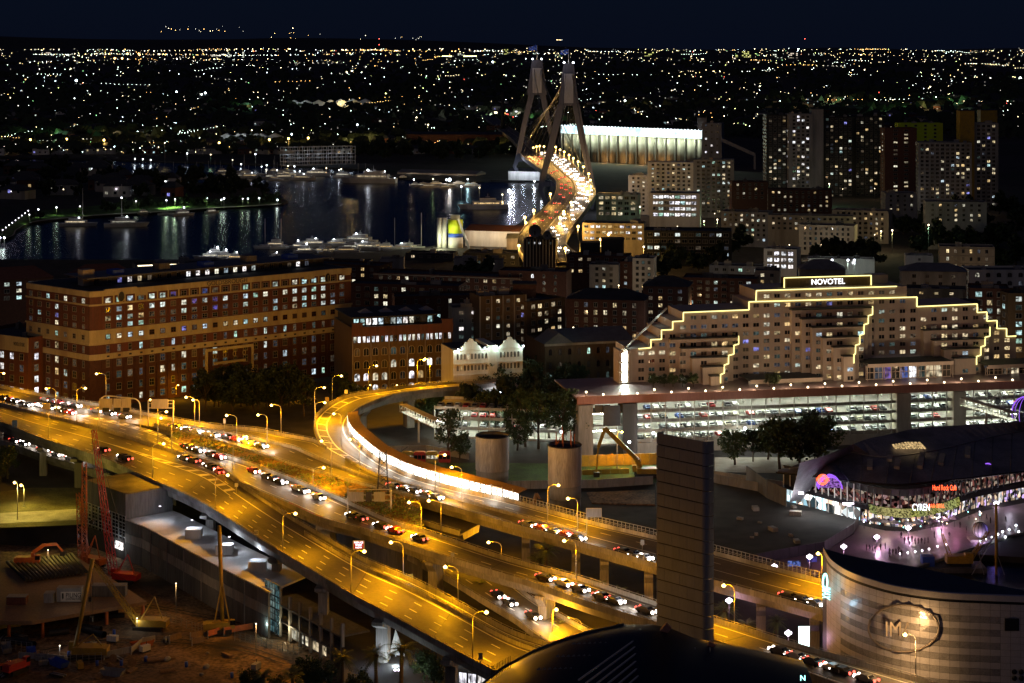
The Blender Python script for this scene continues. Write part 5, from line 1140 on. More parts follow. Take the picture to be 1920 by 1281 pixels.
# ---- podium and multi storey car park ----
def carpark():
    f=Fr(1085,584,1960,613.3,2); t=f.root('car_park','long open car park lit white inside, pinkish brown podium edge above','car park'); L=f.L; DEP=17
    zt=18.0; LV=[13.2,10.1,7.0,3.9]
    mb=MB(); x0=f.uv(1085,750)[0]; mb.box(-.5,L,-.6,.4,zt-1.9,zt+.6); mb.make('podium_edge',M['pink'],t)
    mb=MB(); mb.box(-.5,L,.4,34,zt-.5,zt); mb.make('podium_deck',M['pave'],t)
    for i,z in enumerate(LV+[.2]):
        mb=MB(); mb.box(f.uv(1193 if z<13 else 1193,760)[0],L,-.1,DEP,z-.35,z); mb.make('floor_slab',M['concrete'],t)
        if z>1: mb=MB(); mb.box(f.uv(1193,760)[0],L,-.2,.0,z-.35,z+.55); mb.make('edge_beam',M['concrete' if z>8 else 'beige'],t)
    mb=MB(); mb.box(0,L,DEP,DEP+.5,0,zt-.5); mb.make('back_wall',M['white'],t)
    mb=MB(); mb.box(f.uv(1193,760)[0],L,-.35,.3,-.5,3.4); mb.make('base_wall',M['beige'],t)
    for (a,b,m,top) in ((1083,1110,'concrete',zt-2),(1166,1193,'concrete_d',zt-2),(1679,1705,'beige',zt-2),(1785,1808,'beige',zt-2)): xa,xb=f.uv(a,800)[0],f.uv(b,800)[0]; mb=MB(); mb.box(xa,xb,-1.4,5,-.5,top); mb.make('concrete_core',M[m],t)
    xa,xb=f.uv(1110,800)[0],f.uv(1166,800)[0]
    for z in (zt-5,zt-9,3): mb=MB(); mb.box(xa,xb,0,8,z,z+.35); mb.make('floor_slab',M['concrete'],t)
    mb=MB(); mb.box(xa+1,xa+6,.5,.7,zt-5,zt-2.4); mb.box(xb-6,xb-.5,-.2,0,zt-9,zt-2.6); mb.make('louvre_screen',M['dark'],t); 
    for z in (zt-6,6.5): mb=MB(); mb.box(xa+.6,xb-.6,5.5,5.7,z-.2,z); mb.make('light_tube',M['tubew'],t)
    for i in range(33):
        x=f.uv(1193,760)[0]+i*4.72
        if x>L: break
        mb=MB(); mb.box(x-.14,x+.14,-.32,.1,2,zt-1.9); mb.make('column',M['white'],t)
        if i%2==0: mb=MB(); mb.box(x-.3,x+.3,8,8.6,0,zt-.6); mb.make('inner_column',M['white'],t)
    for z,e in ((zt-.62,1.0),(LV[0]-.45,1),(LV[1]-.45,1),(LV[2]-.45,1)):
        for k,y in enumerate((2.6,9.5)):
            mb=MB(); n=26; x0=f.uv(1193,760)[0]
            for i in range(n): xx=x0+2+(L-x0-4)*i/n; mb.box(xx,xx+2.6,y-.12,y+.12,z-.12,z)
            mb.make('light_tube',M['tubew'],t)
    # parked cars
    cnt=0
    names=['top','second','third','lowest']
    for li,z in enumerate(LV):
        x=f.uv(1196,760)[0]+1.2; k=0
        while x<L-2:
            dens=.92 if li else (.75 if x<f.uv(1400,760)[0] else (.0 if x<f.uv(1690,760)[0] else .7))
            inb=any(f.uv(a,800)[0]-1<x<f.uv(b,800)[0]+1 for a,b in ((1679,1705),(1785,1808)))
            if R()<dens and not inb:
                ci=random.choice((0,0,1,2,3,5,0,4,6,0,5,7)); ci=0 if ci==1 else ci; loc=f.a+f.d*x+f.n*3.0+Vector((0,0,z)); cnt+=1
                if cnt<235: car(ci,loc,f.rz+(math.pi/2 if R()<.5 else -math.pi/2),'%s car on the %s level of the lit car park, %s along'%(CARC[ci],names[li],ordw(k) if k<49 else 'last'),'cars in the car park',0,'parked_car')
            x+=2.62; k+=1
    # terrace uplights and planters
    for i in range(26):
        x=f.uv(1100+i*32,735)[0]; 
        u=empty('terrace_lamp',tuple(f.a+f.d*x+f.n*.6+Vector((0,0,zt))),0,'small warm uplight on the podium edge below the hotel, %s along'%ordw(i),'lamp','uplights on the podium edge'); mb=MB(); mb.cyl((0,0,0),.22,.6 if i%2 else 1.5,6); mb.make('bollard',M['hotel'],u); mb=MB(); mb.ball((0,0,.85 if i%2 else 1.8),.34,0,6,4); mb.make('bulb',M['lampwarm'],u)
        if i%2==0: point(f.a+f.d*x+f.n*3.5+Vector((0,0,zt+2.2)),900,(1,.72,.42),.3)
    return f
CF=carpark()
def lowpark():
    f=Fr(815,612,1086,604,2); t=f.root('low_car_park','low white lit car park wing partly hidden by gum trees','car park'); L=f.L
    for z in (9.6,6.4,3.2,.1): mb=MB(); mb.box(0,L,0,16,z-.3,z); mb.make('floor_slab',M['concrete'],t); mb=MB(); mb.box(0,L,-.15,0,z-.3,z+.6); mb.make('edge_beam',M['white'],t)
    mb=MB(); mb.box(0,L,16,16.4,0,10.5); mb.make('back_wall',M['white'],t)
    for z in (9.2,6.0,2.8):
        for y in (2.5,9):
            mb=MB(); 
            for i in range(12): mb.box(1+i*L/12,3.6+i*L/12,y-.1,y+.1,z-.1,z)
            mb.make('light_tube',M['tubew'],t)
    for i in range(14): mb=MB(); x=i*L/13; mb.box(x-.15,x+.15,-.3,.2,0,10.4); mb.make('column',M['white'],t)
    for li,z in enumerate((9.6,6.4,3.2)):
        for i in range(16):
            if R()<.8: ci=random.choice((0,2,5,3,6,0)); car(ci,f.a+f.d*(1.5+i*2.85)+f.n*3+Vector((0,0,z)),f.rz+math.pi/2,'%s car on the %s deck of the low car park wing, %s along'%(CARC[ci],('top','middle','lowest')[li],ordw(i)),'cars in the low car park wing',0,'parked_car')
lowpark()
# footbridge with lit lattice sides and the round tanks
def footbridge(label,a,b,za,zb,w=2.4,m='white',supports=((.45,),)):
    A_=P(a[0],a[1],za) if False else Q(a[0],a[1],a[2]); B_=Q(b[0],b[1],b[2]); t=empty('footbridge',(A_.x,A_.y,2),0,label,'bridge'); mb=MB(); mb.beam(A_,B_,w,.3,0); mb.make('walkway_deck',M['concrete'],t,world=True)
    n=14; d=(B_-A_).normalized(); s_=Vector((d.y,-d.x,0)).normalized()*w/2; mb=MB()
    for e in (-1,1):
        mb.beam(A_+s_*e+Vector((0,0,2.4)),B_+s_*e+Vector((0,0,2.4)),.15); 
        for i in range(n+1): p=A_.lerp(B_,i/n)+s_*e; mb.beam(p,p+Vector((0,0,2.4)),.1); 
        for i in range(n): p=A_.lerp(B_,i/n)+s_*e; q=A_.lerp(B_,(i+1)/n)+s_*e+Vector((0,0,2.4)); mb.beam(p,q,.08)
    mb.make('lattice_side',M[m],t,world=True); mb=MB(); mb.beam(A_+Vector((0,0,2.5)),B_+Vector((0,0,2.5)),w,.12); mb.make('roof',M['beige'],t,world=True)
    mb=MB(); mb.beam(A_+Vector((0,0,2.2)),B_+Vector((0,0,2.2)),.15,.1); mb.make('light_tube',M['tubew'],t,world=True)
    for k in supports[0]: p=A_.lerp(B_,k); mb=MB(); mb.box(p.x-.3,p.x+.3,p.y-.3,p.y+.3,2,p.z-.1); mb.make('pier',M['white'],t,world=True)
footbridge('white lattice footbridge sloping down inside the loop ramp',(756,772,615),(822,803,590),9,5)
footbridge('yellow lit covered escalator bridge descending at the right',(1805,760,592),(1905,790,575),9,5)
for px,yb,yt,lb,rb in ((923,915,816,'round white concrete tank nearer the loop ramp',0),(1059,957,834,'round white concrete tank with rods on top, right one',1)):
    D=DZ(yb,2); c=(XP(px,D),D,2); t=empty('concrete_tank',c,0,lb,'tank'); r=30.5*D/F; H=ZR(yt,D)-2; hb=H*(.36 if not rb else .40)
    n=24; mb=MB(); mb.cyl((0,0,0),r*.97,hb*.5,n); mb.cyl((0,0,hb*.5),r*1.0,hb*.5,n,1); mb.make('base',[M['concrete_d'],M['grey']],t); mb=MB(); mb.cyl((0,0,hb),r*1.03,H-hb,n,cap=False); mb.cyl((0,0,H-.8),r*.9,.1,n,1); mb.make('shell',[M['tank'],M['dark']],t)
    mb=MB(); mb.tube([(r*1.03*math.cos(6.2832*i/n),r*1.03*math.sin(6.2832*i/n),H) for i in range(n+1)],.2,5,cap=False); mb.make('rim',M['dark'],t)
    if rb:
        for i in range(7): a=i*.9; mb=MB(); mb.tube([(r*.6*math.cos(a),r*.6*math.sin(a),H-.8),(r*.6*math.cos(a)+(2 if i==3 else 0),r*.6*math.sin(a),H+3+(i%3)*.7)],.12,5); mb.make('reinforcing_rod',M['orange'],t)
# harbour light rail vehicle and hoardings
D=568; t=empty('light_rail_tram',(XP(800,D),D,3.4),0,'yellow and red light rail tram passing below the loop ramp','tram')
x0,x1=XP(753,D)-XP(800,D),XP(846,D)-XP(800,D); n=4
for i in range(n):
    a=x0+(x1-x0)*i/n; b=x0+(x1-x0)*(i+1)/n-.25; mb=MB(); mb.box(a,b,-1.2,1.2,.4,3.2); mb.box(a+.3,b-.3,-1.0,1.0,3.2,3.5); mb.make('carriage',M['yellow' if i%2==0 else 'red'],t)
    for j in range(3): w=(b-a)/3; put('window',winmesh('w_warm' if i%2==0 else 'dglass','dark'),t,(a+w*(j+.5),-1.2,1.5),0,(w*.8,1,1.1))
mb=MB(); mb.beam((x0,0,3.6),(x0+2,0,5),.12); mb.make('pantograph',M['dark'],t)
def wallp(name,label,cat,pts,h,m,z=2,th=.25,post=None,group=None):
    V=[P(a,b,z) for a,b in pts]; t=empty(name,V[0],0,label,cat,group)
    for p,q in zip(V,V[1:]):
        n=max(1,int((q-p).length/2.6)); d=(q-p)/n
        for i in range(n): a=p+d*i; b=p+d*(i+.96); mb=MB(); mb.beam(a+Vector((0,0,h/2)),b+Vector((0,0,h/2)),th,h); mb.make('panel',M[m],t,world=True)
    return t
wallp('hoarding','yellow lit hoarding wall in front of the car park','hoarding',[(1088,875),(1250,870)],3.4,'yellow')
wallp('hoarding','pale site hoarding behind the tanks and the long reach digger','hoarding',[(700,905),(905,918),(1120,915),(1225,908)],2.4,'grey')
wallp('hoarding','grey site hoarding right of the tall tower','hoarding',[(1338,905),(1440,925),(1520,935)],2.6,'grey')
wallp('track_wall','long concrete track wall right of the tall tower','wall',[(1338,890),(1560,925)],1.2,'beige')
wallp('hoarding','bright yellow low barrier with black lettering beyond the digger','barrier',[(1040,893),(1180,888)],1.5,'yellow')
wallp('site_fence','wire fence along the track under the loop','fence',[(690,850),(800,848),(880,862)],2.2,'steel',th=.06)
mb=MB(); mb.prism([tuple(P(a,b,2)[:2]) for a,b in ((690,868),(905,868),(1230,872),(1230,905),(905,905),(700,895))],2.0,2.05); mb.make('track_bed',M['grassy'],kind='structure')
mb=MB(); mb.prism([tuple(P(a,b,2)[:2]) for a,b in ((1340,858),(1600,858),(1600,890),(1340,885))],2.0,2.06); mb.make('pavement',M['beige'],kind='structure')
mb=MB(); mb.prism([tuple(P(a,b,2)[:2]) for a,b in ((1100,925),(1228,920),(1228,948),(1110,945))],2.0,2.3); mb.make('sand_pad',M['soil'],kind='structure')
f=Fr(930,655,985,640,2); t=f.root('pink_gable_house','pink gable wall with pitched roof among the dark trees','house'); H=10.5
mb=MB(); mb.add([(0,0,0),(9,0,0),(9,0,H-4),(0,0,H),(0,7,0),(9,7,0),(9,7,H-4),(0,7,H)],[(0,1,2,3),(7,6,5,4),(0,3,7,4),(1,5,6,2),(3,2,6,7)]); mb.make('wall',M['pink'],t); mb=MB(); mb.box(2,3.2,-.05,0,3,5); mb.make('window',M['w_warm'],t)
point(tuple(f.a+f.n*-3+Vector((3,0,7))),600,(1,.6,.4),.3)
# street lights around (lit, seen in the photo as bright dots)
for i,(px,py,D,z,e,c,lb) in enumerate([(1053,810,560,0,2500,(.8,.9,1),'white floodlight on the digger boom'),(1225,812,575,0,3000,(.8,.9,1),'white floodlight left of the tall tower'),(1180,829,560,0,1500,(.95,1,.8),'low white work lamp by the digger'),(938,737,640,0,1800,(.85,.9,1),'white lamp in the dark trees above the car park'),(955,742,640,0,500,(1,.4,.2),'small orange lamp beside the white one in the trees'),(1397,803,590,0,1500,(.95,1,.9),'white street lamp before the car park'),
    (1498,474,1000,0,2500,(1,.8,.25),'yellow street lamp at the foot of the cream flats'),(1652,434,1150,0,2500,(1,.85,.35),'yellow lamp in front of the cream corner block'),(1673,432,1150,0,2500,(1,.85,.4),'yellow lamp right of the cream corner block'),(1741,422,1100,0,2200,(.5,1,.6),'green white lamp in the dark hillside garden'),(1207,463,1020,0,3000,(1,.6,.15),'orange lamp under the depot'),(1127,461,1030,0,3500,(1,.6,.15),'square orange lamp by the bridge approach'),(1775,487,1000,0,1500,(.6,1,.4),'green lamp at the foot of the classical building'),(1860,483,1000,0,1500,(.8,1,.4),'green lamp right of the classical building'),
    (1560,488,900,0,900,(.8,1,.9),'lamp on the court wall, first of a row'),(1590,488,900,0,900,(.8,1,.9),'lamp on the court wall, middle of the row'),(1602,488,900,0,900,(.8,1,.9),'lamp on the court wall, last of the row'),(1555,345,1500,0,4500,(.5,1,.5),'green white floodlight at the foot of the dark towers'),(1320,415,1290,0,3000,(.6,1,.5),'green lamp on the path below the grey tower'),(1345,412,1290,0,2500,(.9,1,.5),'lamp on the path below the grey tower'),(1200,388,1280,0,2500,(.5,1,.5),'green wall lamp beside the white office')]):
    p=Q(px,py,D); t=empty('floodlight',p,0,lb,'lamp'); mb=MB(); mb.ball((0,0,0),.42*D/560 if D<700 else .5,0,8,6); mb.make('bulb',M['lampwhite'] if c[2]>.7 else M['lampwarm'],t)
    if D>700 or i in (5,): mb=MB(); mb.tube([(0,.3,.2),(0,.3,2-p.z)],.1,5); mb.make('pole',M['post'],t)
    point((p.x,p.y-1.2,p.z-.6),e,c,.3)

B('dark low quay building left of the concrete works',760,1120,850,1115,474,2,14,'roofd',2,3.2,5,2,1.5,.1,('w_warm',),name='quay_building')
B('dark flat roofed quay building in front of the pale shed',868,1085,975,1080,474,2,20,'roofd',2,3.2,5,2,1.5,.15,('w_warm',),name='quay_building')
B('dark low hall at the water edge behind the raised parapet',560,1060,690,1055,489,1,14,'roofd',2,3.2,5,2,1.5,.1,('w_warm',),name='quay_building')

# lamps added between the apartment blocks to warm their facades
for i,(px,D,e) in enumerate(((520,840,1500),(620,860,1500),(690,790,2200),(760,860,1800),(840,840,1800),(900,870,1500),(960,840,2200),(1010,870,1800),(1075,790,2600),(1110,880,1800),(1160,930,2200),(1200,880,1800),(1250,800,2600),(1300,850,2200),(1350,940,2200),(1400,940,1800),(1450,920,2200),(1480,1120,3500),(1540,1120,3500),(1600,1110,2500),(1640,1180,3500),(1700,900,1800),(1760,780,2200),(1800,960,2500),(1850,720,2600),(1900,715,2600),(1220,1230,3500),(1270,1235,3500),(1340,1330,3500),(1240,1390,3500),(1290,1385,3500),(1400,1330,3000),(1470,1560,5000),(1520,1555,4500),(1580,1560,4500),(1640,1565,4500),(1700,1450,4500),(1770,1420,5000),(1840,1430,4500),(60,820,2200),(200,840,2200))):
    c=(1,.66,.33) if i%3 else (.95,.9,.75); t=empty('street_lamp',(XP(px,D),D,4),0,'added street lamp in the lanes between the apartment blocks, %s counted'%ordw(i) if i<49 else '','street lamp','added lamps between the apartment blocks'); mb=MB(); mb.cyl((0,0,-2),.1,9,5); mb.make('pole',M['post'],t); mb=MB(); mb.ball((0,0,7.2),.3,0,6,4); mb.make('bulb',M['lampwarm'],t); point((XP(px,D),D-1,12 if D<1000 else 16),e*(.22 if D>1200 else .8),c,.5)
# ================= cable stayed bridge =================
BD=[(2900,24,903,925),(2500,24,925,950),(2150,25,955,988),(1900,26,972,1014),(1790,27,975,1040),(1717,27,983,1062),(1600,27,1004,1080),(1500,27,1027,1091),(1416,27,1042,1108),(1314,26,1040,1117),(1240,24,1026,1104),(1180,21,999,1086),(1130,17.5,976,1068),(1090,14,970,1062),(1058,11.5,978,1086),(1040,10,990,1110)]
a_=[Vector((XP(l,d),d,z)) for d,z,l,r in BD]; b_=[Vector((XP(r,d),d,z)) for d,z,l,r in BD]
class BDeck(Deck):
    def __init__(s,name,label,a,b,depth=2.4):
        s.a=resamp(cr(a),150); s.b=resamp(cr(b),150); s.n=150; s.L=plen(s.a); s.root=empty(name,s.a[-1],0,label,'bridge'); r=s.root; dn=Vector((0,0,-depth)); mb=MB(); vs=[]
        for p,q in zip(s.a,s.b): vs+=[p,q,q+dn,p+dn]
        mb.add(vs,[(4*i+1,4*i,4*i+4,4*i+5) for i in range(149)],0); mb.add(vs,[t for i in range(149) for t in ((4*i+1,4*i+2,4*i+6,4*i+5),(4*i+2,4*i+3,4*i+7,4*i+6),(4*i+3,4*i,4*i+4,4*i+7))],1)
        mb.make('deck',[M['asphalt'],M['concrete']],r,world=True); s.wall(0,1.1); s.wall(1,1.1); s.wall(0,.8,.3,1,t=.5,name='median_barrier')
BR=BDeck('cable_stayed_bridge','floodlit cable stayed bridge with two tall tapering pylons crowned by flags',a_,b_)
mb=MB()
for t in (.13,.25,.37,.63,.75,.87): BR.line(mb,t,.2,1,.2,4,gap=9)
mb.make('lane_marking',M['paint'],BR.root,world=True,kind='stuff')
for u in (.62,.72,.80,.87,.93): BR.pier(u,0,(5,3),px_is_u=True,capw=.7)
M['pylon']=mat('pylon_concrete',(.065,.066,.085),.75,scale=.15,var=.2,streak=True)
def pylon(D,cx,top,legs,label):
    r=BR.root; zt=ZR(top,D); c=XP(cx,D); k=D/F
    mb=MB(); wt,wb=9.5*k,19*k; zb=ZR(legs['head'],D)
    for z0,z1,w0,w1,d0,d1 in ((zb,zt,wb,wt,4.5,3.0),): 
        vs=[(c+x*w,D+y*d,z) for z,w,d in ((z0,w0,d0),(z1,w1,d1)) for x,y in ((-1,-1),(1,-1),(1,1),(-1,1))]; mb.add(vs,[(0,1,5,4),(1,2,6,5),(2,3,7,6),(3,0,4,7),(4,5,6,7),(3,2,1,0)])
    mb.make('pylon_head',M['pylon'],r,world=True)
    mb=MB(); mb.box(c-wb*.45,c+wb*.45,D-5.2,D-4.2,zb+2,zt-8); mb.make('recess_panel',M['grey'],r,world=True)
    for pts in (legs['l'],legs['r']):
        P_=[Q(a,b,D) for a,b in pts]; mb=MB()
        vs=[]
        for i,p in enumerate(P_): w=(5.6,5.2,4.6,3.6)[min(i,3)]/2; vs+=[p+Vector((x*w,y*w*1.15,0)) for x,y in ((-1,-1),(1,-1),(1,1),(-1,1))]
        n=len(P_); mb.add(vs,[(4*i+j,4*i+(j+1)%4,4*i+4+(j+1)%4,4*i+4+j) for i in range(n-1) for j in range(4)]+[(3,2,1,0),(4*n-4,4*n-3,4*n-2,4*n-1)]); mb.make('pylon_leg',M['pylon'],r,world=True)
    mb=MB(); a,b=legs['cross']; mb.beam(Q(a[0],a[1],D),Q(b[0],b[1],D),3,3.5); mb.make('cross_beam',M['pylon'],r,world=True)
    # flag
    f=empty('flagpole',(c,D,zt),0,label,'flag','flags on the bridge pylons'); mb=MB(); mb.cyl((0,0,0),.35,27*k,6,r1=.15); mb.make('pole',M['white'],f)
    mb=MB(); vs=[]; n=8; W_=15*k; H_=9.5*k; zt2=27*k
    for i in range(n+1): x=-W_*i/n; y=.6*math.sin(i*1.1); vs+=[(x,y,zt2-H_-.15*i*k),(x,y,zt2-.3*i*k)]
    mb.add(vs,[(2*i,2*i+2,2*i+3,2*i+1) for i in range(n)],0,True); fl=mb.make('flag_cloth',M['flag'],f)
    for (u,v) in ((.15,.7),(.3,.55),(.62,.8),(.78,.6),(.7,.3),(.9,.45)): mb=MB(); mb.octa((-W_*u,-.9,zt2-H_*v),.55); mb.make('star',M['white'],fl)
    p=point((c-8,D-14,zt+2),2500,(.85,.85,1),.5)
    mb=MB(); 
    for s_ in (-1,1): mb.ball((c+s_*wt*.9,D-2,zt+.6),.8,0,6,4)
    mb.make('pylon_lamp',M['lampwhite'],r,world=True)
    # cables
    for side in (0,1):
        for i in range(11):
            for dirn in (-1,1):
                uu=near_u(D)+dirn*(.035+.027*i)
                if not 0.05<uu<.88: continue
                p=BR.at(uu,.03 if side==0 else .97); q=Vector((c+(side-.5)*wt,D,zt-3-i*1.6)); mb=MB(); mb.beam(p,q,.16,.16); mb.make('stay_cable',M['dark'],r,world=True)
def near_u(D): return min((abs(BR.at(i/300,.5).y-D),i/300) for i in range(301))[1]
M['flag']=mat('blue_flag_cloth',(.03,.09,.45),.7,scale=.3,var=.2)
pylon(1800,1007,112,dict(head=178,l=[(997,176),(984,230),(970,298),(965,312),(984,345)],r=[(1017,176),(1026,220),(1038,272),(1044,300),(1030,335)],cross=((970,300),(1042,296))),'blue flag flying on the far pylon of the bridge')
pylon(1462,1066,119,dict(head=198,l=[(1052,196),(1036,262),(1018,332),(1013,356),(1028,392)],r=[(1080,196),(1092,262),(1106,325),(1114,362),(1108,392)],cross=((1016,345),(1112,345))),'blue flag flying on the near pylon of the bridge')
for x,y,z,e,c in ((XP(960,1750),1730,20,14000,(.75,.8,1)),(XP(1000,1400),1395,16,7000,(.7,.75,1)),(XP(1135,1440),1425,20,9000,(.75,.8,1)),(XP(1040,1430),1400,70,4500,(.7,.65,1)),(XP(985,1760),1740,70,6500,(.7,.7,1))): point((x,y,z),e,c,1)
# bridge lamps
k=0
for px,py in ((1000,277),(1006,275),(1012,274),(1020,275),(1030,273),(1042,276),(1050,281),(1058,285),(1067,291),(1075,297),(1084,303),(1094,313),(1104,326),(1107,338),(1108,350)):
    D=1760-(k*26 if k<5 else 130+(k-5)*34); p=BR.at(near_u(D),.98); p=Vector((XP(px,p.y),p.y,p.z)); h=ZR(py,p.y)-p.z; t=empty('street_lamp',p,0,'orange street lamp along the right edge of the bridge deck, %s from the far end'%ordw(k),'street lamp','bridge deck lamps'); mb=MB(); mb.cyl((0,0,0),.14,h,5); mb.make('pole',M['post'],t); mb=MB(); mb.ball((0,0,h),.8,0,8,6); mb.make('bulb',M['sodium'],t); point((p.x-2,p.y-1,p.z+h-1.5),16000,(1,.55,.14),.5); k+=1
for i,(px,py,D) in enumerate(((1071,380,1290),(1057,397,1225),(1050,408,1190),(1032,364,1330),(1001,395,1240),(984,408,1200),(986,418,1180),(973,461,1060),(1060,466,1040),(1084,425,1130),(1126,449,1080),(1141,440,1090),(1148,447,1085))):
    for _ in range(6): zb=BR.at(near_u(D),.5).z; D=F*(HC-zb-8)/(py-HY) if 1000<px<1090 or px in (984,1001) else D
    p=Q(px,py,D); zb=zb if 1000<px<1090 or px in (984,1001) else 2; t=empty('street_lamp',(p.x,D,zb),0,'orange lamp on the near approach of the bridge, %s by height'%ordw(i),'street lamp','bridge approach lamps'); mb=MB(); mb.cyl((0,0,0),.12,p.z-zb,5); mb.make('pole',M['post'],t); mb=MB(); mb.ball((0,0,p.z-zb),.8,0,8,6); mb.make('bulb',M['sodium'],t); point((p.x,D,p.z-1.2),11000,(1,.52,.1),.5)
# traffic on the bridge
cnt=0
for lane,(t,dirn,n,u0,u1,lr) in enumerate(((.60,1,24,.59,.985,.36),(.69,1,26,.58,.99,.36),(.80,1,26,.58,.99,.36),(.90,1,16,.6,.985,.34),(.14,-1,12,.62,.95,.32),(.26,-1,12,.61,.97,.32),(.38,-1,10,.6,.95,.32))):
    for i in range(n):
        u=u0+(u1-u0)*(i+U(-.4,.4)+.5)/n; p=BR.at(u,t); q=BR.at(min(1,u+.003),t); a=math.atan2(q.y-p.y,q.x-p.x)+(0 if dirn>0 else math.pi)
        car(random.choice((0,2,3,5,6)),p+Vector((0,0,.05)),a,('car with white headlights coming towards the city on the bridge' if dirn>0 else 'car with red taillights driving away over the bridge'),'cars coming over the bridge' if dirn>0 else 'cars leaving over the bridge',1,lr=lr)
        if dirn>0 and i%2==0: point(p+Vector((0,-3,1.6)),600,(1,.87,.72),.6)
# ================= grain silos with the illuminated band =================
def silos():
    f=Fr(1053,2100,1322,1966,2); t=f.root('grain_silo_block','long row of pale grain silos under a brilliant white blue sign band','silo'); L=f.L; n=15; zt=ZR(250,2100)-2; zb=ZR(235,2100)-2
    r=L/n/2*.98
    me=MB().cyl((0,0,0),r,zt,14).mesh('silo_cylinder',M['concrete'])
    for i in range(n):
        put('silo_cylinder',me,t,(r+i*L/n,r,0)); mb=MB(); mb.box(i*L/n-.5,i*L/n+.5,-.4,.9,0,zt); mb.make('rib',M['concrete_d'],t)
        if i%1==0:
            p=f.a+f.d*(i*L/n)+f.n*(-4.5)+Vector((0,0,zt-2.0)); point(p,9000 if i>1 else 4000,(.85,1,.72),.3)
        if 3<i<13 and i%2: p=f.a+f.d*(i*L/n)+f.n*(-7)+Vector((0,0,3)); point(p,3500,(1,.5,.15),.5)
    mb=MB(); mb.box(0,L,-1,12,zt,zb); mb.make('gallery',M['grey'],t)
    for i in range(12):
        mb=MB(); mb.box(L*i/12+.05,L*(i+1)/12-.05,-1.5,-1.05,zt+.3,zb-.2); mb.make('sign_band_panel',M['band'],t)
    for i in range(44): mb=MB(); mb.octa((L*(i+.5)/44,-1.8,zb+.3),.55); 
    mb=MB()
    for i in range(44): mb.octa((L*(i+.5)/44,-2.2,zb+.2),.5)
    mb.make('band_lamp',M['lampwhite'],t,kind='stuff')
    B('pale windowed lift tower at the right end of the silos',1316,1960,1353,1955,231,6,wall='grey',lit=.25,pal=('w_white',),dep=20,fh=7,pitch=6,ww=2,wh=2,name='silo_tower',plant=1)
    cap('taller pale stair core at the end of the silo sign band',1309,1975,1325,1975,221,300,'grey',10,'silo_tower')
    t2=empty('conveyor',(XP(1355,1950),1950,2),0,'sloping conveyor gallery running down right of the silo tower','conveyor'); mb=MB(); a=Q(1352,262,1950); b=Q(1415,290,1950); mb.beam(a,b,3,3.5); mb.make('gallery',M['grey'],t2,world=True); mb=MB(); mb.box(b.x-1,b.x+1,1949,1951,2,b.z); mb.make('trestle',M['grey'],t2,world=True)
def bandmat():
    m,t,o=_new('illuminated_band'); N=t.nodes.new; L=t.links.new; tc=N('ShaderNodeTexCoord'); n=N('ShaderNodeTexNoise'); n.inputs['Scale'].default_value=.09; n.inputs['Detail'].default_value=5; L(tc.outputs['Object'],n.inputs[0]); r=N('ShaderNodeValToRGB'); r.color_ramp.elements[0].position=.35; r.color_ramp.elements[0].color=(.35,.75,.95,1); r.color_ramp.elements[1].position=.62; r.color_ramp.elements[1].color=(.85,1,1,1); L(n.outputs[0],r.inputs[0]); e=N('ShaderNodeEmission'); e.inputs[1].default_value=1.9; L(r.outputs[0],e.inputs[0]); L(e.outputs[0],o.inputs[0]); return m
M['band']=bandmat(); silos()
# ================= freestanding clad tower =================
def tower():
    D0,D1=358,350; f=Fr(1232,D0,1317,D1,2); t=f.root('ventilation_tower','tall slim grey clad tower with rounded corner and open railing on top','tower'); L=f.L; H=ZR(811,D0)-2; dep=1.9
    mb=MB(); mb.box(.12,L-.05,.12,dep,0,H-.6); mb.make('core',M['dark'],t)
    M['clad']=mat('tower_cladding',(.21,.235,.30),.55,scale=.6,var=.12,rnd=.08,streak=True)
    n=23; hh=H/n; 
    for r in range(n):
        for c in range(6):
            mb=MB(); g=.03; mb.box(L*c/6+g*.4,L*(c+1)/6-g*.4,-.02*((c+r)%2),.12,r*hh+.2,(r+1)*hh-.02); mb.make('panel',M['clad'],t)
        mb=MB(); k=6; R_=1.25; vs=[]
        for z in (r*hh+.12,(r+1)*hh-.02): vs+=[(L+R_*math.sin(math.pi/2*i/k)*.95,R_-R_*math.cos(math.pi/2*i/k),z) for i in range(k+1)]
        mb.add(vs,[(i,i+1,k+2+i,k+1+i) for i in range(k)],0,True); mb.add([(L+R_*.95,R_,r*hh+.12),(L+R_*.95,dep,r*hh+.12),(L+R_*.95,dep,(r+1)*hh-.02),(L+R_*.95,R_,(r+1)*hh-.02)],[(0,1,2,3)]); mb.make('corner_panel',M['clad'],t)
        mb=MB(); mb.box(-.12,0,-.02,dep,r*hh+.12,(r+1)*hh-.02); mb.make('edge_panel',M['clad'],t)
    mb=MB(); 
    for a,b in (((.3,.3),(L+.8,.5)),((L+.8,.5),(L+.8,dep)),((.3,dep),(L+.8,dep)),((.3,.3),(.3,dep))):
        for z in (H+.6,H+1.2): mb.beam((*a,z),(*b,z),.09)
    for i in range(7): x=.3+(L+.5)*i/6; mb.beam((x,.35,H-.6),(x,.35,H+1.2),.09); mb.beam((x,dep,H-.6),(x,dep,H+1.2),.09)
    mb.make('top_railing',M['steel'],t)
tower()
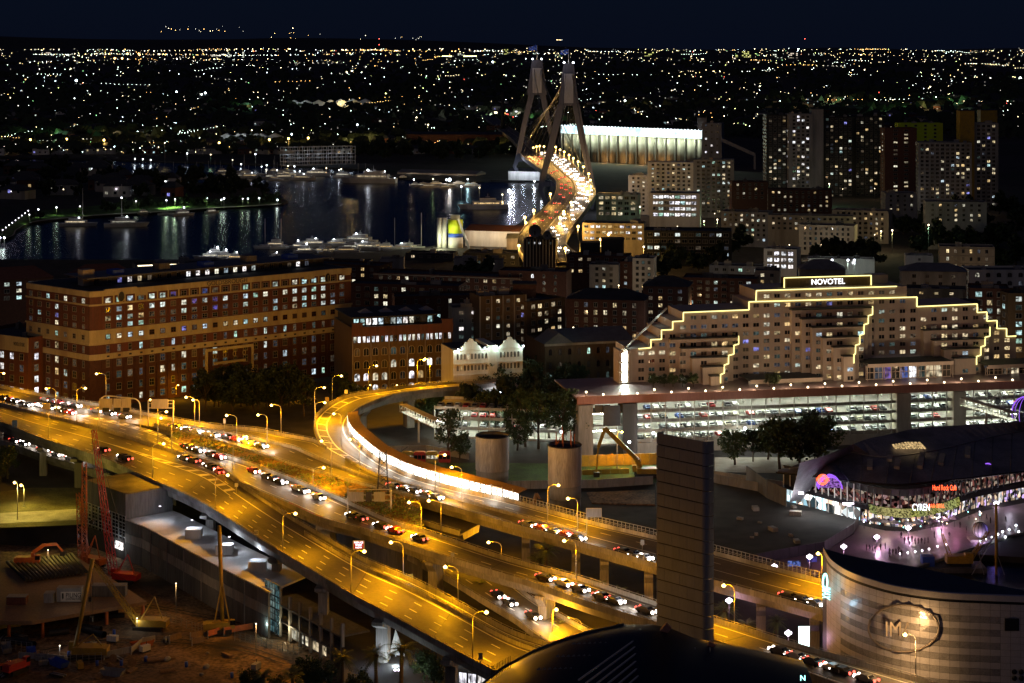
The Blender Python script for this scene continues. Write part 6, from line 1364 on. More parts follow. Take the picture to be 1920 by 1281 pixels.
# ================= curved theatre building =================
def theatre():
    fr=[(1543,1025),(1557,1048),(1590,1070),(1640,1088),(1690,1100),(1766,1110),(1841,1114),(1920,1117),(1990,1119)]; bk=[(1543,1025),(1580,1035),(1615,1043),(1690,1055),(1765,1070),(1840,1088),(1920,1103),(1955,1108),(1990,1114)]
    z=29.0; A_=resamp(cr([P(a,b,z) for a,b in fr],6),34); B_=resamp(cr([P(a,b,z) for a,b in bk],6),34); t=empty('curved_theatre','' and 0 or (A_[0].x,A_[0].y,2),0,'curved theatre with banded metal wall, large oval emblem and dark blue flat roof','theatre')
    c=Vector((0,0,1)); mb=MB(); vs=[]
    for p,q in zip(A_,B_): vs+=[Vector((p.x,p.y+.3,z-.35)),Vector((q.x,q.y,z-.35))]
    mb.add(vs,[(2*i,2*i+2,2*i+3,2*i+1) for i in range(33)]); mb.make('roof',M['bluro'],t,world=True)
    mb=MB(); vs=[]
    for p in A_: vs+=[p+Vector((0,-.5,0)),p+Vector((0,.3,0)),p+Vector((0,.3,-1.1)),p+Vector((0,-.5,-1.1))]
    mb.add(vs,[q for i in range(33) for q in ((4*i,4*i+4,4*i+5,4*i+1),(4*i+3,4*i+7,4*i+4,4*i),(4*i+2,4*i+6,4*i+7,4*i+3))]); mb.make('coping',M['clad2'],t,world=True)
    n=21; zt=z-1.7; hh=(zt-2)/n
    mb=MB(); vs=[]
    for p in A_: vs+=[(p.x,p.y+.25,2),(p.x,p.y+.25,z-1)]
    mb.add(vs,[(2*i,2*i+2,2*i+3,2*i+1) for i in range(33)]); mb.make('backing_wall',M['dark'],t,world=True)
    for i in range(0,33):
        p,q=A_[i],A_[i+1]
        if i<1: continue
        for r in range(n):
            if r<3 and i<6: pass
            pxx=CX+F*p.x/p.y; m='band_b' if (r%2==0 and 1572<pxx<1872 and r<n-1) else 'clad2'; z0=2+r*hh; z1=z0+hh*.97; g=(q-p)*.012; dy=Vector((0,.05 if m=='band_b' else 0,0))
            mb=MB(); mb.quad(Vector((p.x,p.y,z0))+g+dy,Vector((q.x,q.y,z0))-g+dy,Vector((q.x,q.y,z1))-g+dy,Vector((p.x,p.y,z1))+g+dy); 
            if i*21+r<300*0+9999 and (i-1)*n+r<296: mb.make('panel',M[m],t,world=True)
            else: REST.setdefault(m,MB()).add(mb.v,mb.f)
    for m,mb in REST.items(): mb.make('panel_field',M[m],t,world=True,kind='stuff')
    # emblem: oval ring with raised letters
    def on(px,py):
        b=min(range(33),key=lambda i:abs(CX+F*A_[i].x/A_[i].y-px)); y=A_[b].y-.35; return Q(px,py,y)
    mb=MB(); mb.tube([on(1694+66*math.cos(a),1178+44*math.sin(a))+Vector((0,-.05,0)) for a in [6.2832*i/40 for i in range(41)]],.22,5,cap=False); mb.make('emblem_ring',M['bronze'],t,world=True)
    mb=MB(); mb.tube([on(1664+60*math.cos(a)*.5,1172+60*math.sin(a)*.45) for a in [6.2832*i/30 for i in range(31)]],.12,4,cap=False)
    p=on(1688,1180); o=text('IMAX',(p.x+.8,p.y-.4,p.z),2.9,'bronze',None,maxw=7.4); keep(o,t)
    p=on(1552,1110); o=text('IMAX',(p.x-.6,p.y-1.2,p.z+.2),2.2,'neoncyan',None,rz=0,maxw=2.4); o.rotation_euler=(math.pi/2,math.pi/2,-.9); keep(o,t)
    mb=MB(); mb.tube([Q(1547+4*math.cos(a),1092+16*math.sin(a),366) for a in [6.2832*i/20 for i in range(21)]],.18,5,cap=False); mb.make('oval_neon',M['neoncyan'],t,world=True)
    for i in range(4): mb=MB(); p=on(1902+(i%2)*13,1260+(i//2)*12); mb.ball(p,.5,0,8,6,(1,.4,1)); mb.make('porthole',M['dark'],t,world=True)
    mb=MB(); a=on(1884,1183); b=on(1912,1161); mb.box(a.x,b.x,a.y-.1,a.y+.1,a.z,b.z); mb.make('window_block',M['dark'],t,world=True)
    point((XP(1560,361),360,22),260,(.4,.8,1),.3)
REST={}
M['bluro']=mat('dark_blue_roof',(.022,.03,.06),.6,scale=.2,var=.2,dirt=(.015,.02,.04)); M['clad2']=mat('pale_metal_band',(.50,.48,.53),.4,.2,scale=.5,var=.12,bump=.3,bscale=1.3,rnd=.06); M['band_b']=mat('grey_glazed_band',(.36,.35,.38),.22,.3,scale=.6,var=.3,bump=.5,bscale=1.1,rnd=.15); M['bronze']=mat('bronze_trim',(.26,.22,.20),.5,.3,scale=1,var=.2)
theatre()
# ================= black roof nearest the camera =================
def frontroof():
    sky_=[(880,1300),(905,1282),(945,1251),(1000,1221),(1050,1201),(1100,1186),(1170,1171),(1225,1171),(1262,1180),(1300,1196),(1345,1205),(1430,1222),(1505,1238)]; D=326
    a=[Q(x,y,D) for x,y in sky_]; t=empty('black_roof_hall',(a[6].x,D,2),0,'black curved metal roof of the hall nearest the viewer','building'); mb=MB(); vs=[]
    for k,(dD,dz) in enumerate(((0,0),(-6,.6),(-20,-.5),(-38,-3),(-60,-8))):
        for p in a: vs.append((p.x*(1+dD*.0004)+ (0),p.y+dD,p.z+dz))
    n=len(a); mb.add(vs,[(j*n+i,(j+1)*n+i,(j+1)*n+i+1,j*n+i+1) for j in range(4) for i in range(n-1)],0,True); mb.add([(p.x,p.y,2) for p in a]+[tuple(p) for p in a],[(i+1,i,n+i,n+i+1) for i in range(n-1)],0); mb.make('roof',M['blackroof'],t,world=True)
    mb=MB(); mb.tube([p+Vector((0,0,.1)) for p in a[:7]],.18,5); mb.make('roof_edge',M['roofg'],t,world=True)
    for i in range(9):
        p=Q(1187+i*12.5,1206+i*4.1,316); q=Q(1085+i*13.5,1286+i*6,292); mb=MB(); mb.beam(p+Vector((0,0,.3)),q+Vector((0,0,.9)),.28,.2); mb.make('louvre_bar',M['white'],t,world=True)
    for px,py,m in ((1075,1210,7),(1045,1234,7),(1010,1258,7)):
        for i in range(m): p=Q(px+i*10,py-1-i*.3,316-(py-1210)*.35); mb=MB(); s_=.42*(1-.08*i); mb.add([p+Vector((-s_,-.3,-s_*.5+.35)),p+Vector((s_,-.3,-s_*.4+.35)),p+Vector((s_*.4,-.3,s_*.6+.35))],[(0,1,2)]); mb.make('skylight_pane',M['steel'],t,world=True)
    for a0,b0 in (((1241,1188),(1254,1172)),((1330,1215),(1336,1205))): mb=MB(); mb.beam(Q(*a0,322),Q(*b0,322),.9,1.2); mb.make('roof_plant',M['pink'],t,world=True)
    for px in (1303,1331): p=Q(px,1222,318); mb=MB(); mb.cyl(p-Vector((0,0,.4)),.14,1.1,6); mb.make('vent_pipe',M['steel'],t,world=True)
    g=empty('roof_fence',Q(935,1262,324),0,'black spiked fence at the left corner of the black roof','fence')
    for i in range(13): p=Q(922+i*2.9,1262-i*1.6,323); mb=MB(); mb.cyl(p-Vector((0,0,2)),.06,3.2,4); mb.make('picket',M['dark'],g,world=True)
    mb=MB(); b=[Q(1345,1225,318),Q(1370,1282,298),Q(1510,1282,298),Q(1500,1248,316)]
    w=board('lit_sign','green and white lit sign at the bottom edge by the black roof','sign',1500,1264,1510,1279,310,'dark',None,20,txt=['N'],tm='neoncyan')
M['blackroof']=mat('black_metal_roof',(.012,.013,.016),.42,.3,scale=.4,var=.3)
frontroof()
board('lit_billboard','brilliant white cyan lit screen standing under the expressway by the theatre','screen',1497,1174,1521,1212,DZ(1222,2)+2,'white',[-.6,.6],2)
sc=bpy.context.scene
t=empty('light_screen',(0,0,0)); bpy.data.objects.remove(t)
p=Q(1497,1212,396); q=Q(1521,1174,396); mb=MB(); mb.box(p.x,q.x,395.5,395.7,p.z,q.z)
lb=[o for o in COL.objects if o.name.startswith('lit_billboard')][0]; o=mb.make('screen',M['screenw'] if 'screenw' in M else emat('bright_screen',(.75,1,.97),3.5,True),lb,world=True)
# ================= market hall by the harbour =================
def hall2():
    t=empty('market_hall',P(1640,985,2),0,'harbour market hall with dark faceted roof and neon lit restaurants','building')
    L0=[(1455,886),(1520,893),(1585,901),(1640,907),(1690,909),(1765,902),(1815,897),(1870,890),(1980,878)]; L1=[(1480,880),(1540,870),(1590,850),(1630,856),(1665,858),(1740,848),(1800,835),(1860,820),(1980,796)]; L2=[(1500,868),(1560,850),(1620,825),(1665,815),(1710,805),(1760,800),(1810,797),(1860,794),(1980,786)]
    a=resamp(cr([P(x,y,12) for x,y in L0]),40); b=resamp(cr([P(x,y,15.6) for x,y in L1]),40); c=resamp(cr([P(x,y,19) for x,y in L2]),40)
    m1=MB(); vs=[*a,*[p.lerp(q,.5)+Vector((0,0,.7)) for p,q in zip(a,b)],*b]; m1.add(vs,[(j*40+i,j*40+i+1,(j+1)*40+i+1,(j+1)*40+i) for j in (0,1) for i in range(39)],0,True); m1.make('lower_roof',M['mallroof'],t,world=True)
    m2=MB(); b2=[p+Vector((0,0,.35)) for p in b]; vs=[*b2,*c,*[p+Vector((0,18,-15)) for p in c]]; m2.add(vs,[(j*40+i,j*40+i+1,(j+1)*40+i+1,(j+1)*40+i) for j in (0,1) for i in range(39)]); m2.make('upper_roof',M['mallroof'],t,world=True)
    mb=MB(); mb.tube([p+Vector((0,0,.2)) for p in b],.16,4); mb.make('roof_gutter',M['steel'],t,world=True); mb=MB(); mb.tube(a,.3,5); mb.make('eave',M['dark'],t,world=True)
    for i in range(2,39,3): mb=MB(); mb.tube([a[i]+Vector((0,0,.1)),a[i].lerp(b[i],.5)+Vector((0,0,.85)),b[i]+Vector((0,0,.15))],.1,4); mb.make('roof_rib',M['roofg'],t,world=True)
    for i,k in ((12,.4),(15,.45),(18,.4),(21,.4),(25,.5),(14,.75),(18,.7)): p=a[i].lerp(b[i],k); mb=MB(); mb.beam(p+Vector((0,0,1)),p.lerp(b[i],.45)+Vector((0,0,1.3)),1.5,.9); mb.make('roof_vent',M['grey'],t,world=True)
    mb=MB(); pp=P(1700,835,17.5); 
    for i in range(9): mb.box(pp.x-4+i,pp.x-3.4+i,pp.y-4,pp.y+4,17.3,17.6)
    mb.make('glowing_skylight',M['w_warm'],t,world=True)
    # walls and shop bays
    FT_=[(1470,940),(1530,955),(1610,977),(1660,988),(1710,990),(1770,978),(1830,955),(1980,925)]; w=resamp(cr([P(x,y,2) for x,y in FT_]),46)
    mb=MB(); vs=[]; 
    for p in w: vs+=[(p.x,p.y+1.2,2),(p.x,p.y+1.2,12)]
    mb.add(vs,[(2*i,2*i+2,2*i+3,2*i+1) for i in range(45)]); mb.make('wall',M['dark'],t,world=True)
    for i in range(45):
        p,q=w[i],w[i+1]; d=(q-p).normalized(); rz=math.atan2(d.y,d.x); l=(q-p).length; px=CX+F*p.x/p.y
        for lv,(z,h) in enumerate(((2.1,3.4),(7.0,3.2))):
            if px<1500 and lv: continue
            m='shopw' if px<1612 and lv==0 else ('shopm' if lv==0 else 'shopr'); c_=p+d*l/2; off=.9 if lv==0 else 1.1
            o=put('shop_bay',SHM.setdefault(m,MB().quad((-.5,0,0),(.5,0,0),(.5,0,1),(-.5,0,1)).mesh('shop_bay',M[m])),None,(c_.x,c_.y+off,z),rz,(l*.9,1,h)); keep(o,t)
        mb=MB(); mb.box(-.12,.12,-.1,.3,0,9.6); o=mb.make('column',M['white' if px<1612 else 'dark'],None,loc=(p.x,p.y+.6,2)); keep(o,t)
    vs=[]; mb=MB()
    for p in w: vs+=[(p.x,p.y-2.2,6.0),(p.x,p.y+1.3,6.6),(p.x,p.y-2.2,6.0+.0)]
    mb.add(vs,[(3*i,3*i+3,3*i+4,3*i+1) for i in range(45)]); mb.make('balcony_deck',M['roofd'],t,world=True)
    aw=[p for p in w if 1622<CX+F*p.x/p.y<1800]
    for i in range(len(aw)-1):
        p,q=aw[i],aw[i+1]; mb=MB(); mb.quad(p+Vector((0,-3.2,3.6)),q+Vector((0,-3.2,3.6)),q+Vector((0,-1.0,5.4)),p+Vector((0,-1.0,5.4))); mb.make('glass_awning',M['awn'],t,world=True)
    text_on=lambda s,px,py,D,h,m,mw: keep(text(s,tuple(Q(px,py,D)),h,m,None,maxw=mw),t)
    text_on('CYREN',1727,952,494,1.9,'signwhite',4.6); text_on('BAR GRILL',1756,949,494,1.1,'neonred',4.2)
    text_on('Hard Rock Cafe',1771,915,499,1.5,'neonred',6.4)
    for px,py,wd in ((1502,925,10),(1590,945,20),(1598,947,18)): p=Q(px,py,505); mb=MB(); mb.box(p.x-wd/2*.14,p.x+wd/2*.14,p.y,p.y+.3,p.z-.3,p.z+.3); mb.make('light_strip',M['globe'],t,world=True)
    # vaulted entrance with round neon sign
    p=Q(1560,905,512); mb=MB(); n=14
    vs=[(p.x+3.7*math.cos(math.pi*i/n),p.y+y,11.0+3.9*math.sin(math.pi*i/n)) for y in (-6,10) for i in range(n+1)]; mb.add(vs,[(i,i+1,n+2+i,n+1+i) for i in range(n)],0,True); mb.make('vault_roof',M['roofg'],t,world=True)
    p=Q(1556,903,505); 
    mb=MB(); mb.add([(p.x+3.3*math.cos(math.pi*i/12),p.y+.5,10.6+3.3*math.sin(math.pi*i/12)) for i in range(13)],[tuple(range(13))]); mb.make('fanlight',M['neonviolet2'],t,world=True)
    for k in range(5): mb=MB(); mb.tube([(p.x+3.2*math.cos(math.pi*i/10),p.y-1+k*.9,10.6+3.2*math.sin(math.pi*i/10)) for i in range(11)],.12,4); mb.make('violet_rib',M['neonviolet'],t,world=True)
    p=Q(1542,899,503); mb=MB(); 
    for rr in (1.35,.95): mb.tube([(p.x+rr*math.cos(6.2832*i/18),p.y-.3,p.z+rr*math.sin(6.2832*i/18)) for i in range(19)],.14,4,cap=False)
    mb.make('neon_ring',M['neonred'],t,world=True); keep(text('HARD ROCK',(p.x,p.y-.6,p.z+.1),1.1,'neonred',None,maxw=3.6),t)
    p=Q(1852,884,522); mb=MB(); 
    for rr in (1.9,1.4): mb.tube([(p.x+rr*math.cos(math.pi*i/12),p.y,p.z-1+rr*1.7*math.sin(math.pi*i/12)) for i in range(13)],.16,4)
    mb.make('violet_arch',M['neonviolet'],t,world=True)
    p=P(1600,1240,2)
    for px,py,e,c in ((1500,962,900,(1,.95,.9)),(1545,970,900,(.9,1,1)),(1590,982,700,(.9,.95,1)),(1660,1000,600,(1,.7,.5)),(1710,1003,500,(1,.8,.7)),(1770,990,600,(1,.5,.6)),(1830,968,500,(1,.8,.7)),(1890,955,500,(.9,.8,1)),(1542,925,300,(1,.15,.05)),(1770,935,250,(1,.15,.08)),(1856,905,300,(.45,.2,1)),(1825,948,380,(1,.1,.2)),(1600,925,160,(.3,.2,1)),(1900,935,400,(1,.3,.5)),(1660,1012,300,(.6,.3,1)),(1790,1000,300,(1,.3,.6))): q=P(px,py,2); point((q.x,q.y-1,5.5 if py>940 else 11),e,c,.4)
def shopmat(name,cols,st,sc):
    m,t,o=_new(name); N=t.nodes.new; L=t.links.new; m.cycles.emission_sampling='NONE'; g=N('ShaderNodeNewGeometry'); v=N('ShaderNodeTexVoronoi'); v.inputs['Scale'].default_value=sc; L(g.outputs['Position'],v.inputs['Vector'])
    cr_=N('ShaderNodeValToRGB'); cr_.color_ramp.interpolation='CONSTANT'
    while len(cr_.color_ramp.elements)<len(cols): cr_.color_ramp.elements.new(.5)
    for i,c in enumerate(cols): cr_.color_ramp.elements[i].position=i/len(cols); cr_.color_ramp.elements[i].color=(*c,1)
    sp=N('ShaderNodeSeparateXYZ'); L(v.outputs['Color'],sp.inputs[0]); L(sp.outputs[0],cr_.inputs[0]); p=N('ShaderNodeMath'); p.operation='POWER'; L(sp.outputs[1],p.inputs[0]); p.inputs[1].default_value=2.2; q=N('ShaderNodeMath'); q.operation='MULTIPLY'; q.inputs[1].default_value=st; L(p.outputs[0],q.inputs[0]); e=N('ShaderNodeEmission'); L(cr_.outputs[0],e.inputs[0]); L(q.outputs[0],e.inputs[1]); L(e.outputs[0],o.inputs[0]); return m
SHM={}
M['shopw']=shopmat('bright_shop_interior',[(1,.95,.9),(.75,.95,1),(1,.7,.5),(.9,1,1),(.5,.85,1)],3.2,.45)
M['shopm']=shopmat('cafe_interior',[(1,.75,.5),(1,.9,.75),(.7,.5,1),(1,.6,.4),(.9,.9,1)],1.6,1.1)
M['shopr']=shopmat('restaurant_interior',[(.9,.55,.4),(.4,.12,.1),(.9,.75,.6),(.25,.1,.1),(.8,.5,.5)],.6,1.2)
M['awn']=winmat('lit_glass_awning',[(.8,.8,.2),(.7,.75,.25),(.9,.8,.3)],.5,.6); M['mallroof']=mat('dark_slate_roof',(.20,.19,.23),.6,scale=.25,var=.3,dirt=(.09,.09,.11))
hall2()
# promenade
pr=[(1610,985),(1660,996),(1710,998),(1770,986),(1830,962),(1990,930),(1990,985),(1900,1003),(1800,1035),(1745,1055),(1700,1075),(1560,1075),(1430,1085),(1400,1085),(1400,1063),(1480,1047),(1545,1036),(1600,1003)]
mb=MB(); mb.prism([tuple(P(a,b,2)[:2]) for a,b in pr],1.8,2.12,0); mb.make('promenade',M['pave'],kind='structure')
def stone_edge(): 
    mb=MB(); V=[P(a,b,2) for a,b in ((1990,987),(1900,1005),(1800,1037),(1745,1057),(1690,1078))]
    for p,q in zip(V,V[1:]): mb.beam(p+Vector((0,0,.2)),q+Vector((0,0,.2)),.9,.7)
    mb.make('quay_edge',M['concrete'],kind='structure')
stone_edge()
for i,(hx,hy) in enumerate(((1452,1062),(1518,1044),(1582,1025),(1644,1007),(1703,990),(1761,973),(1868,944),(1478,1187),(1367,1126))):
    D=[435,448,462,477,487,497,520,388,400][i]; p=Q(hx,hy,D); t=empty('globe_lamp',(p.x,D,2),0,'cluster of white globes on a promenade post, %s along the quay'%ordw(i) if i<7 else ('globe cluster beside the bright screen' if i==7 else 'globe pair beyond the tower foot'),'lamp','globe lamps'); h=p.z-2; mb=MB(); mb.cyl((0,0,0),.1,h,6); mb.make('pole',M['dark'],t)
    for dx,dz in ((-.45,0),(.45,0),(0,.3),(0,-.35)): mb=MB(); mb.ball((dx,0,h+dz),.34,0,8,6); mb.make('globe',M['globe'],t)
    point((p.x,D-1,p.z-.9),1000 if i<7 else 500,(1,.55,.85),.4)
# people: one skinned figure per pose, then copies
def person_mesh(pose):
    V=[(0,0,.95),(0,0,1.2),(0,0,1.45),(0,0,1.56),(0,.01,1.68),(.10,0,.88),(.11,.12*pose,.48),(.11,.05*pose-.05*abs(pose),.06),(-.10,0,.88),(-.11,-.14*pose,.48),(-.11,-.22*pose,.06),(.2,0,1.42),(.26,.03,1.14),(.25,.14,.92),(-.2,0,1.42),(-.26,-.02,1.14),(-.25,.1,.92)]
    E_=[(0,1),(1,2),(2,3),(3,4),(0,5),(5,6),(6,7),(0,8),(8,9),(9,10),(2,11),(11,12),(12,13),(2,14),(14,15),(15,16)]
    Rr=[.15,.14,.16,.06,.105,.1,.07,.055,.1,.07,.055,.07,.05,.04,.07,.05,.04]
    me=bpy.data.meshes.new('person'); me.from_pydata(V,E_,[]); o=bpy.data.objects.new('tmp',me); COL.objects.link(o); md=o.modifiers.new('s','SKIN'); 
    for v,r in zip(me.skin_vertices[0].data,Rr): v.radius=(r,r*.8)
    me.skin_vertices[0].data[0].use_root=True
    dg=bpy.context.evaluated_depsgraph_get(); dg.update(); m2=bpy.data.meshes.new_from_object(o.evaluated_get(dg)); bpy.data.objects.remove(o); m2.materials.append(M['cloth']); return m2
PM=[person_mesh(0),person_mesh(1),person_mesh(-1)]
pp_=[(1625,1033),(1630,1034),(1636,1035),(1641,1036),(1651,1032),(1638,1017),(1642,1018),(1696,1020),(1703,1019),(1710,1017),(1716,1021),(1722,1020),(1728,1020),(1734,1021),(1740,1019),(1752,1009),(1780,1010),(1668,1040),(1674,1042),(1680,1040),(1685,1037),(1660,1030),(1520,1068),(1494,1078),(1857,982),(1886,980),(1850,975),(1800,990),(1690,1010),(1765,1002),(1812,1000),(1705,1026),(1668,1045),(1690,1044)]
for i,(a,b) in enumerate(pp_):
    o=put('person',PM[i%3],None,P(a,b,2.1),U(0,6.28),(1,1,U(.95,1.08))); tag(o,'person in dark clothes %s on the lit promenade'%('walking alone' if i in (15,16,22,23,24,25) else 'standing in a loose group'),'person','people on the promenade')
# cafe umbrellas, light sphere, kiosks
for i,px in enumerate((1640,1658,1678,1700,1720,1745,1768,1790)):
    p=P(px,1000-abs(px-1700)*.12,2); t=empty('cafe_umbrella',p,0,'grey cafe umbrella in front of the market hall, %s from the left'%ordw(i),'umbrella','cafe umbrellas'); mb=MB(); mb.cyl((0,0,0),.06,2.7,5); mb.make('pole',M['dark'],t); mb=MB(); mb.cyl((0,0,2.4),1.7,.9,8,r1=.05,smooth=False); mb.make('canopy',M['roofg'],t)
for i in range(34):
    px=U(1615,1850); p=P(px,992-abs(px-1690)*.12+U(-6,10),2); t=empty('table_lantern',p,0,'small glowing lantern among the cafe tables','lantern','lanterns among the cafe tables'); mb=MB(); mb.ball((0,0,U(1.0,2.6)),.17,0,6,4); mb.make('lantern_glow',M[random.choice(['lampwarm','globe','lampwarm','neoncyan'])],t); mb=MB(); mb.cyl((0,0,0),.05,1.1,4); mb.make('lantern_stand',M['dark'],t)
p=P(1838,1014,2); r=14.5*p.y/F; t=empty('light_sphere',p,0,'large striped ball sculpture glowing violet white from below','sculpture'); mb=MB(); mb.ball((0,0,r+.8),r,0,20,14); mb.make('sphere_shell',M['white'],t); mb=MB(); mb.box(-3,3,-2,2,0,.7); mb.make('plinth',M['beige'],t); point((p.x-1,p.y-4,3.0),420,(.75,.5,1),.5); point((p.x+3,p.y-2,6),120,(.3,.2,1),.5)
for i in range(12): a=6.2832*i/12; mb=MB(); mb.tube([(r*1.01*math.cos(a)*math.cos(e),r*1.01*math.sin(a)*math.cos(e),r+.8+r*1.01*math.sin(e)) for e in [-1.5+3*j/10 for j in range(11)]],.07,4); mb.make('sphere_rib',M['dark'],t)
# marina: posts with lamps, barge crane, masts
for i,(px,py) in enumerate(((1688,1054),(1702,1052),(1716,1050),(1729,1048),(1742,1045),(1758,1040),(1775,1036),(1838,1030),(1848,1027),(1860,1023),(1871,1017),(1880,1012),(1892,1008),(1905,1000),(1910,1012),(1885,1022),(1868,1030))):
    p=P(px,py,.6); t=empty('mooring_post',p,0,'white topped mooring post with a lamp, %s along the jetty'%ordw(i),'post','mooring posts in the marina'); mb=MB(); mb.cyl((0,0,-.1),.18,1.9,6); mb.make('pile',M['white'],t); mb=MB(); mb.ball((0,0,2.1),.26,0,6,4); mb.make('bulb',M['lampwhite'] if i>6 else M['globe'],t)
p=P(1800,1068,.6); t=empty('barge_crane',p,0,'small yellow crawler crane standing on the harbour barge','crane')
mb=MB(); mb.box(-10,6,-3,4,-.1,1.0); mb.make('barge_hull',M['concrete_d'],t); mb=MB(); mb.box(-2.5,2.5,-1.3,1.3,1.0,1.8); mb.make('crawler_track',M['dark'],t); mb=MB(); mb.box(-3.5,2,-1.4,1.4,1.8,3.6); mb.box(1,3,-1.3,.2,1.8,4.3); mb.make('cab_body',M['yellow'],t); mb=MB(); lattice(mb,(2.5,0,2.5),(7,0,9.5),1.1,.6,8,.06); mb.make('boom',M['yellow'],t); mb=MB(); lattice(mb,(-2.5,0,3.5),(-4.5,0,9),.9,.5,6,.05); mb.make('mast',M['yellow'],t); mb=MB(); mb.box(-9.5,-6.5,-1,1.5,1,3.4); mb.make('container',M['blue'],t)
p=P(1868,1078,.6); t=empty('piling_mast',p,0,'tall braced piling mast standing in the harbour at right','mast'); mb=MB(); mb.cyl((0,0,0),.35,ZR(945,p.y)-.6,8); mb.make('leader',M['yellow'],t); mb=MB(); h=ZR(1000,p.y)-.6
for a,b in (((-6,0,0),(0,0,h)),((-3,0,0),(-4.2,0,h*.5)),((-4.2,0,h*.5),(0,0,h)),((2,0,0),(0,0,h*.55))): mb.beam(a,b,.16)
mb.make('brace',M['steel'],t)
# violet led dome and ring arch at the right edge
p=Q(1925,775,588); r=27*588/F; t=empty('led_dome',(p.x,588,p.z-r),0,'violet lit glass dome cut by the right edge','dome'); mb=MB(); mb.ball((0,0,r),r,0,16,12,(1,1,1.15)); mb.make('glass_shell',M['dglass'],t)
for i in range(16): a=6.2832*i/16; mb=MB(); mb.tube([(r*1.02*math.cos(a)*math.cos(e),r*1.02*math.sin(a)*math.cos(e),r+1.17*r*math.sin(e)) for e in [-1.3+2.8*j/10 for j in range(11)]],.07,4); mb.make('led_rib',M['neonviolet'],t)
p=Q(1870,752,590); t=empty('ring_arch',(p.x,590,9),0,'thin steel arch holding a dark round disc above the car park','arch'); w=11*590/F; mb=MB(); mb.tube([(-w,0,0),(-w,0,p.z-9)]+[(w*math.cos(math.pi-math.pi*i/10),0,p.z-9+w*math.sin(math.pi*i/10)) for i in range(11)]+[(w,0,0)],.14,5); mb.make('arch_frame',M['steel'],t); mb=MB(); mb.ball((0,-.2,p.z-9),1.1,0,12,8,(1,.3,1)); mb.make('disc',M['roofd'],t)
# purple and blue signs along the site fence
for i,(a,b,c,d) in enumerate(((1477,1052,1501,1062),(1514,1044,1532,1054))): p=Q(a,d,452); q=Q(c,b,452); t=empty('lit_banner',(p.x,452,2),0,'blue violet lit fence banner, %s'%('wide one' if i==0 else 'narrow one by the globe lamps'),'banner'); mb=MB(); mb.box(0,q.x-p.x,0,.1,p.z-2,q.z-2); mb.make('banner_face',M['w_blue'],t); mb=MB(); mb.box(0,.1,.1,.2,-.1,q.z-2); mb.make('post',M['dark'],t)
wallp('site_fence','long dark site fence dividing the promenade from the cleared ground','fence',[(1400,1062),(1480,1046),(1545,1035),(1600,1000),(1610,985)],2.6,'dark')
wallp('scaffold_wall','dark scaffolded boundary left of the market hall','scaffold',[(1400,905),(1440,935),(1475,950)],5,'concrete_d')
for i in range(10):
    p=P(U(1380,1530),U(950,1040),2); t=empty('spoil_block',p,U(0,3),'pale rubble block lying on the cleared ground','rubble','rubble blocks on the cleared ground'); mb=MB(); s_=U(.5,1.6); mb.box(-s_,s_,-s_*.6,s_*.6,-.1,s_*.7); mb.make('block',M['concrete'],t)
# ================= construction site =================
ZS=-3.0
def SQ(px,py): return P(px,py,ZS)
def cranebody(t,m,w=5,name='machine_body'):
    mb=MB(); 
    for s_ in (-1,1): mb.box(-w*.55,w*.55,s_*w*.28-.4,s_*w*.28+.4,0,.95)
    mb.make('crawler_track',M['dark'],t); mb=MB(); mb.box(-w*.6,w*.45,-w*.27,w*.27,1.0,2.5); mb.box(-w*.72,-w*.6,-w*.27,w*.27,.9,2.3); mb.make(name,M[m],t); mb=MB(); mb.box(w*.45,w*.45+1.2,-w*.27,-w*.27+1.1,1.1,3.0); c=mb.make('cab',M[m],t); mb=MB(); mb.box(w*.45+.1,w*.45+1.25,-w*.27-.03,-w*.27+.3,1.9,2.9); mb.make('cab_window',M['dglass'],c)
def crane(label,px,py,rz,bm,boom_top,m,w=5,lat=True,mast=None,cable=True,wb=1.3,name='crawler_crane',boff=0.5,z=ZS):
    p=P(px,py,z); t=empty(name,p,rz,label,'crane'); cranebody(t,m,w); top=Q(*boom_top,p.y+bm); R3=Matrix.Rotation(-rz,3,'Z'); lt=R3@(top-p); base=Vector((w*boff,0,2)); mb=MB()
    if lat: lattice(mb,base,lt,wb,wb*.5,14,.07,ux=(0,1,0) if abs(lt.x)>abs(lt.z) else (1,0,0),uy=(0,0,1) if abs(lt.x)>abs(lt.z) else (0,1,0))
    else: mb.tube([base,lt],.45,8)
    mb.make('boom',M[m],t)
    if mast: a=Vector((-w*.5,0,2.5)); b=Vector((-w*.2,0,mast)); mb=MB(); mb.beam(a,b,.2); mb.beam((w*.3,.6,2.5),b,.16); mb.beam((w*.3,-.6,2.5),b,.16); mb.make('gantry_mast',M[m],t); mb=MB(); mb.beam(b,lt,.07); mb.make('stay_rope',M['dark'],t)
    if cable: mb=MB(); q=lt+(R3@Vector((0,0,-(lt.z*.6)))); mb.beam(lt+Vector((.4,0,0)),q+Vector((.4,0,0)),.06); mb.box(q.x+.1,q.x+.7,q.y-.3,q.y+.3,q.z-1,q.z); mb.make('hoist_rope',M['dark'],t)
    return t
crane('red crawler crane with a tall lattice boom leaning left',232,1092,2.9,2,(176,806),'red',5.5,mast=7,wb=1.7)
crane('brown orange lattice boom crane behind the red crane',172,1062,2.6,4,(148,925),'orange',5.5,mast=8,wb=2.0)
crane('yellow crawler crane with its black lattice boom lowered to the left',280,1180,3.05,6,(172,1052),'yellow',6,mast=7.5,wb=1.7)
crane('piling rig with a long olive tube leader leaning right',163,1232,3.14,1,(174,1048),'yellow',6.5,lat=False,mast=5,name='piling_rig',boff=.4)
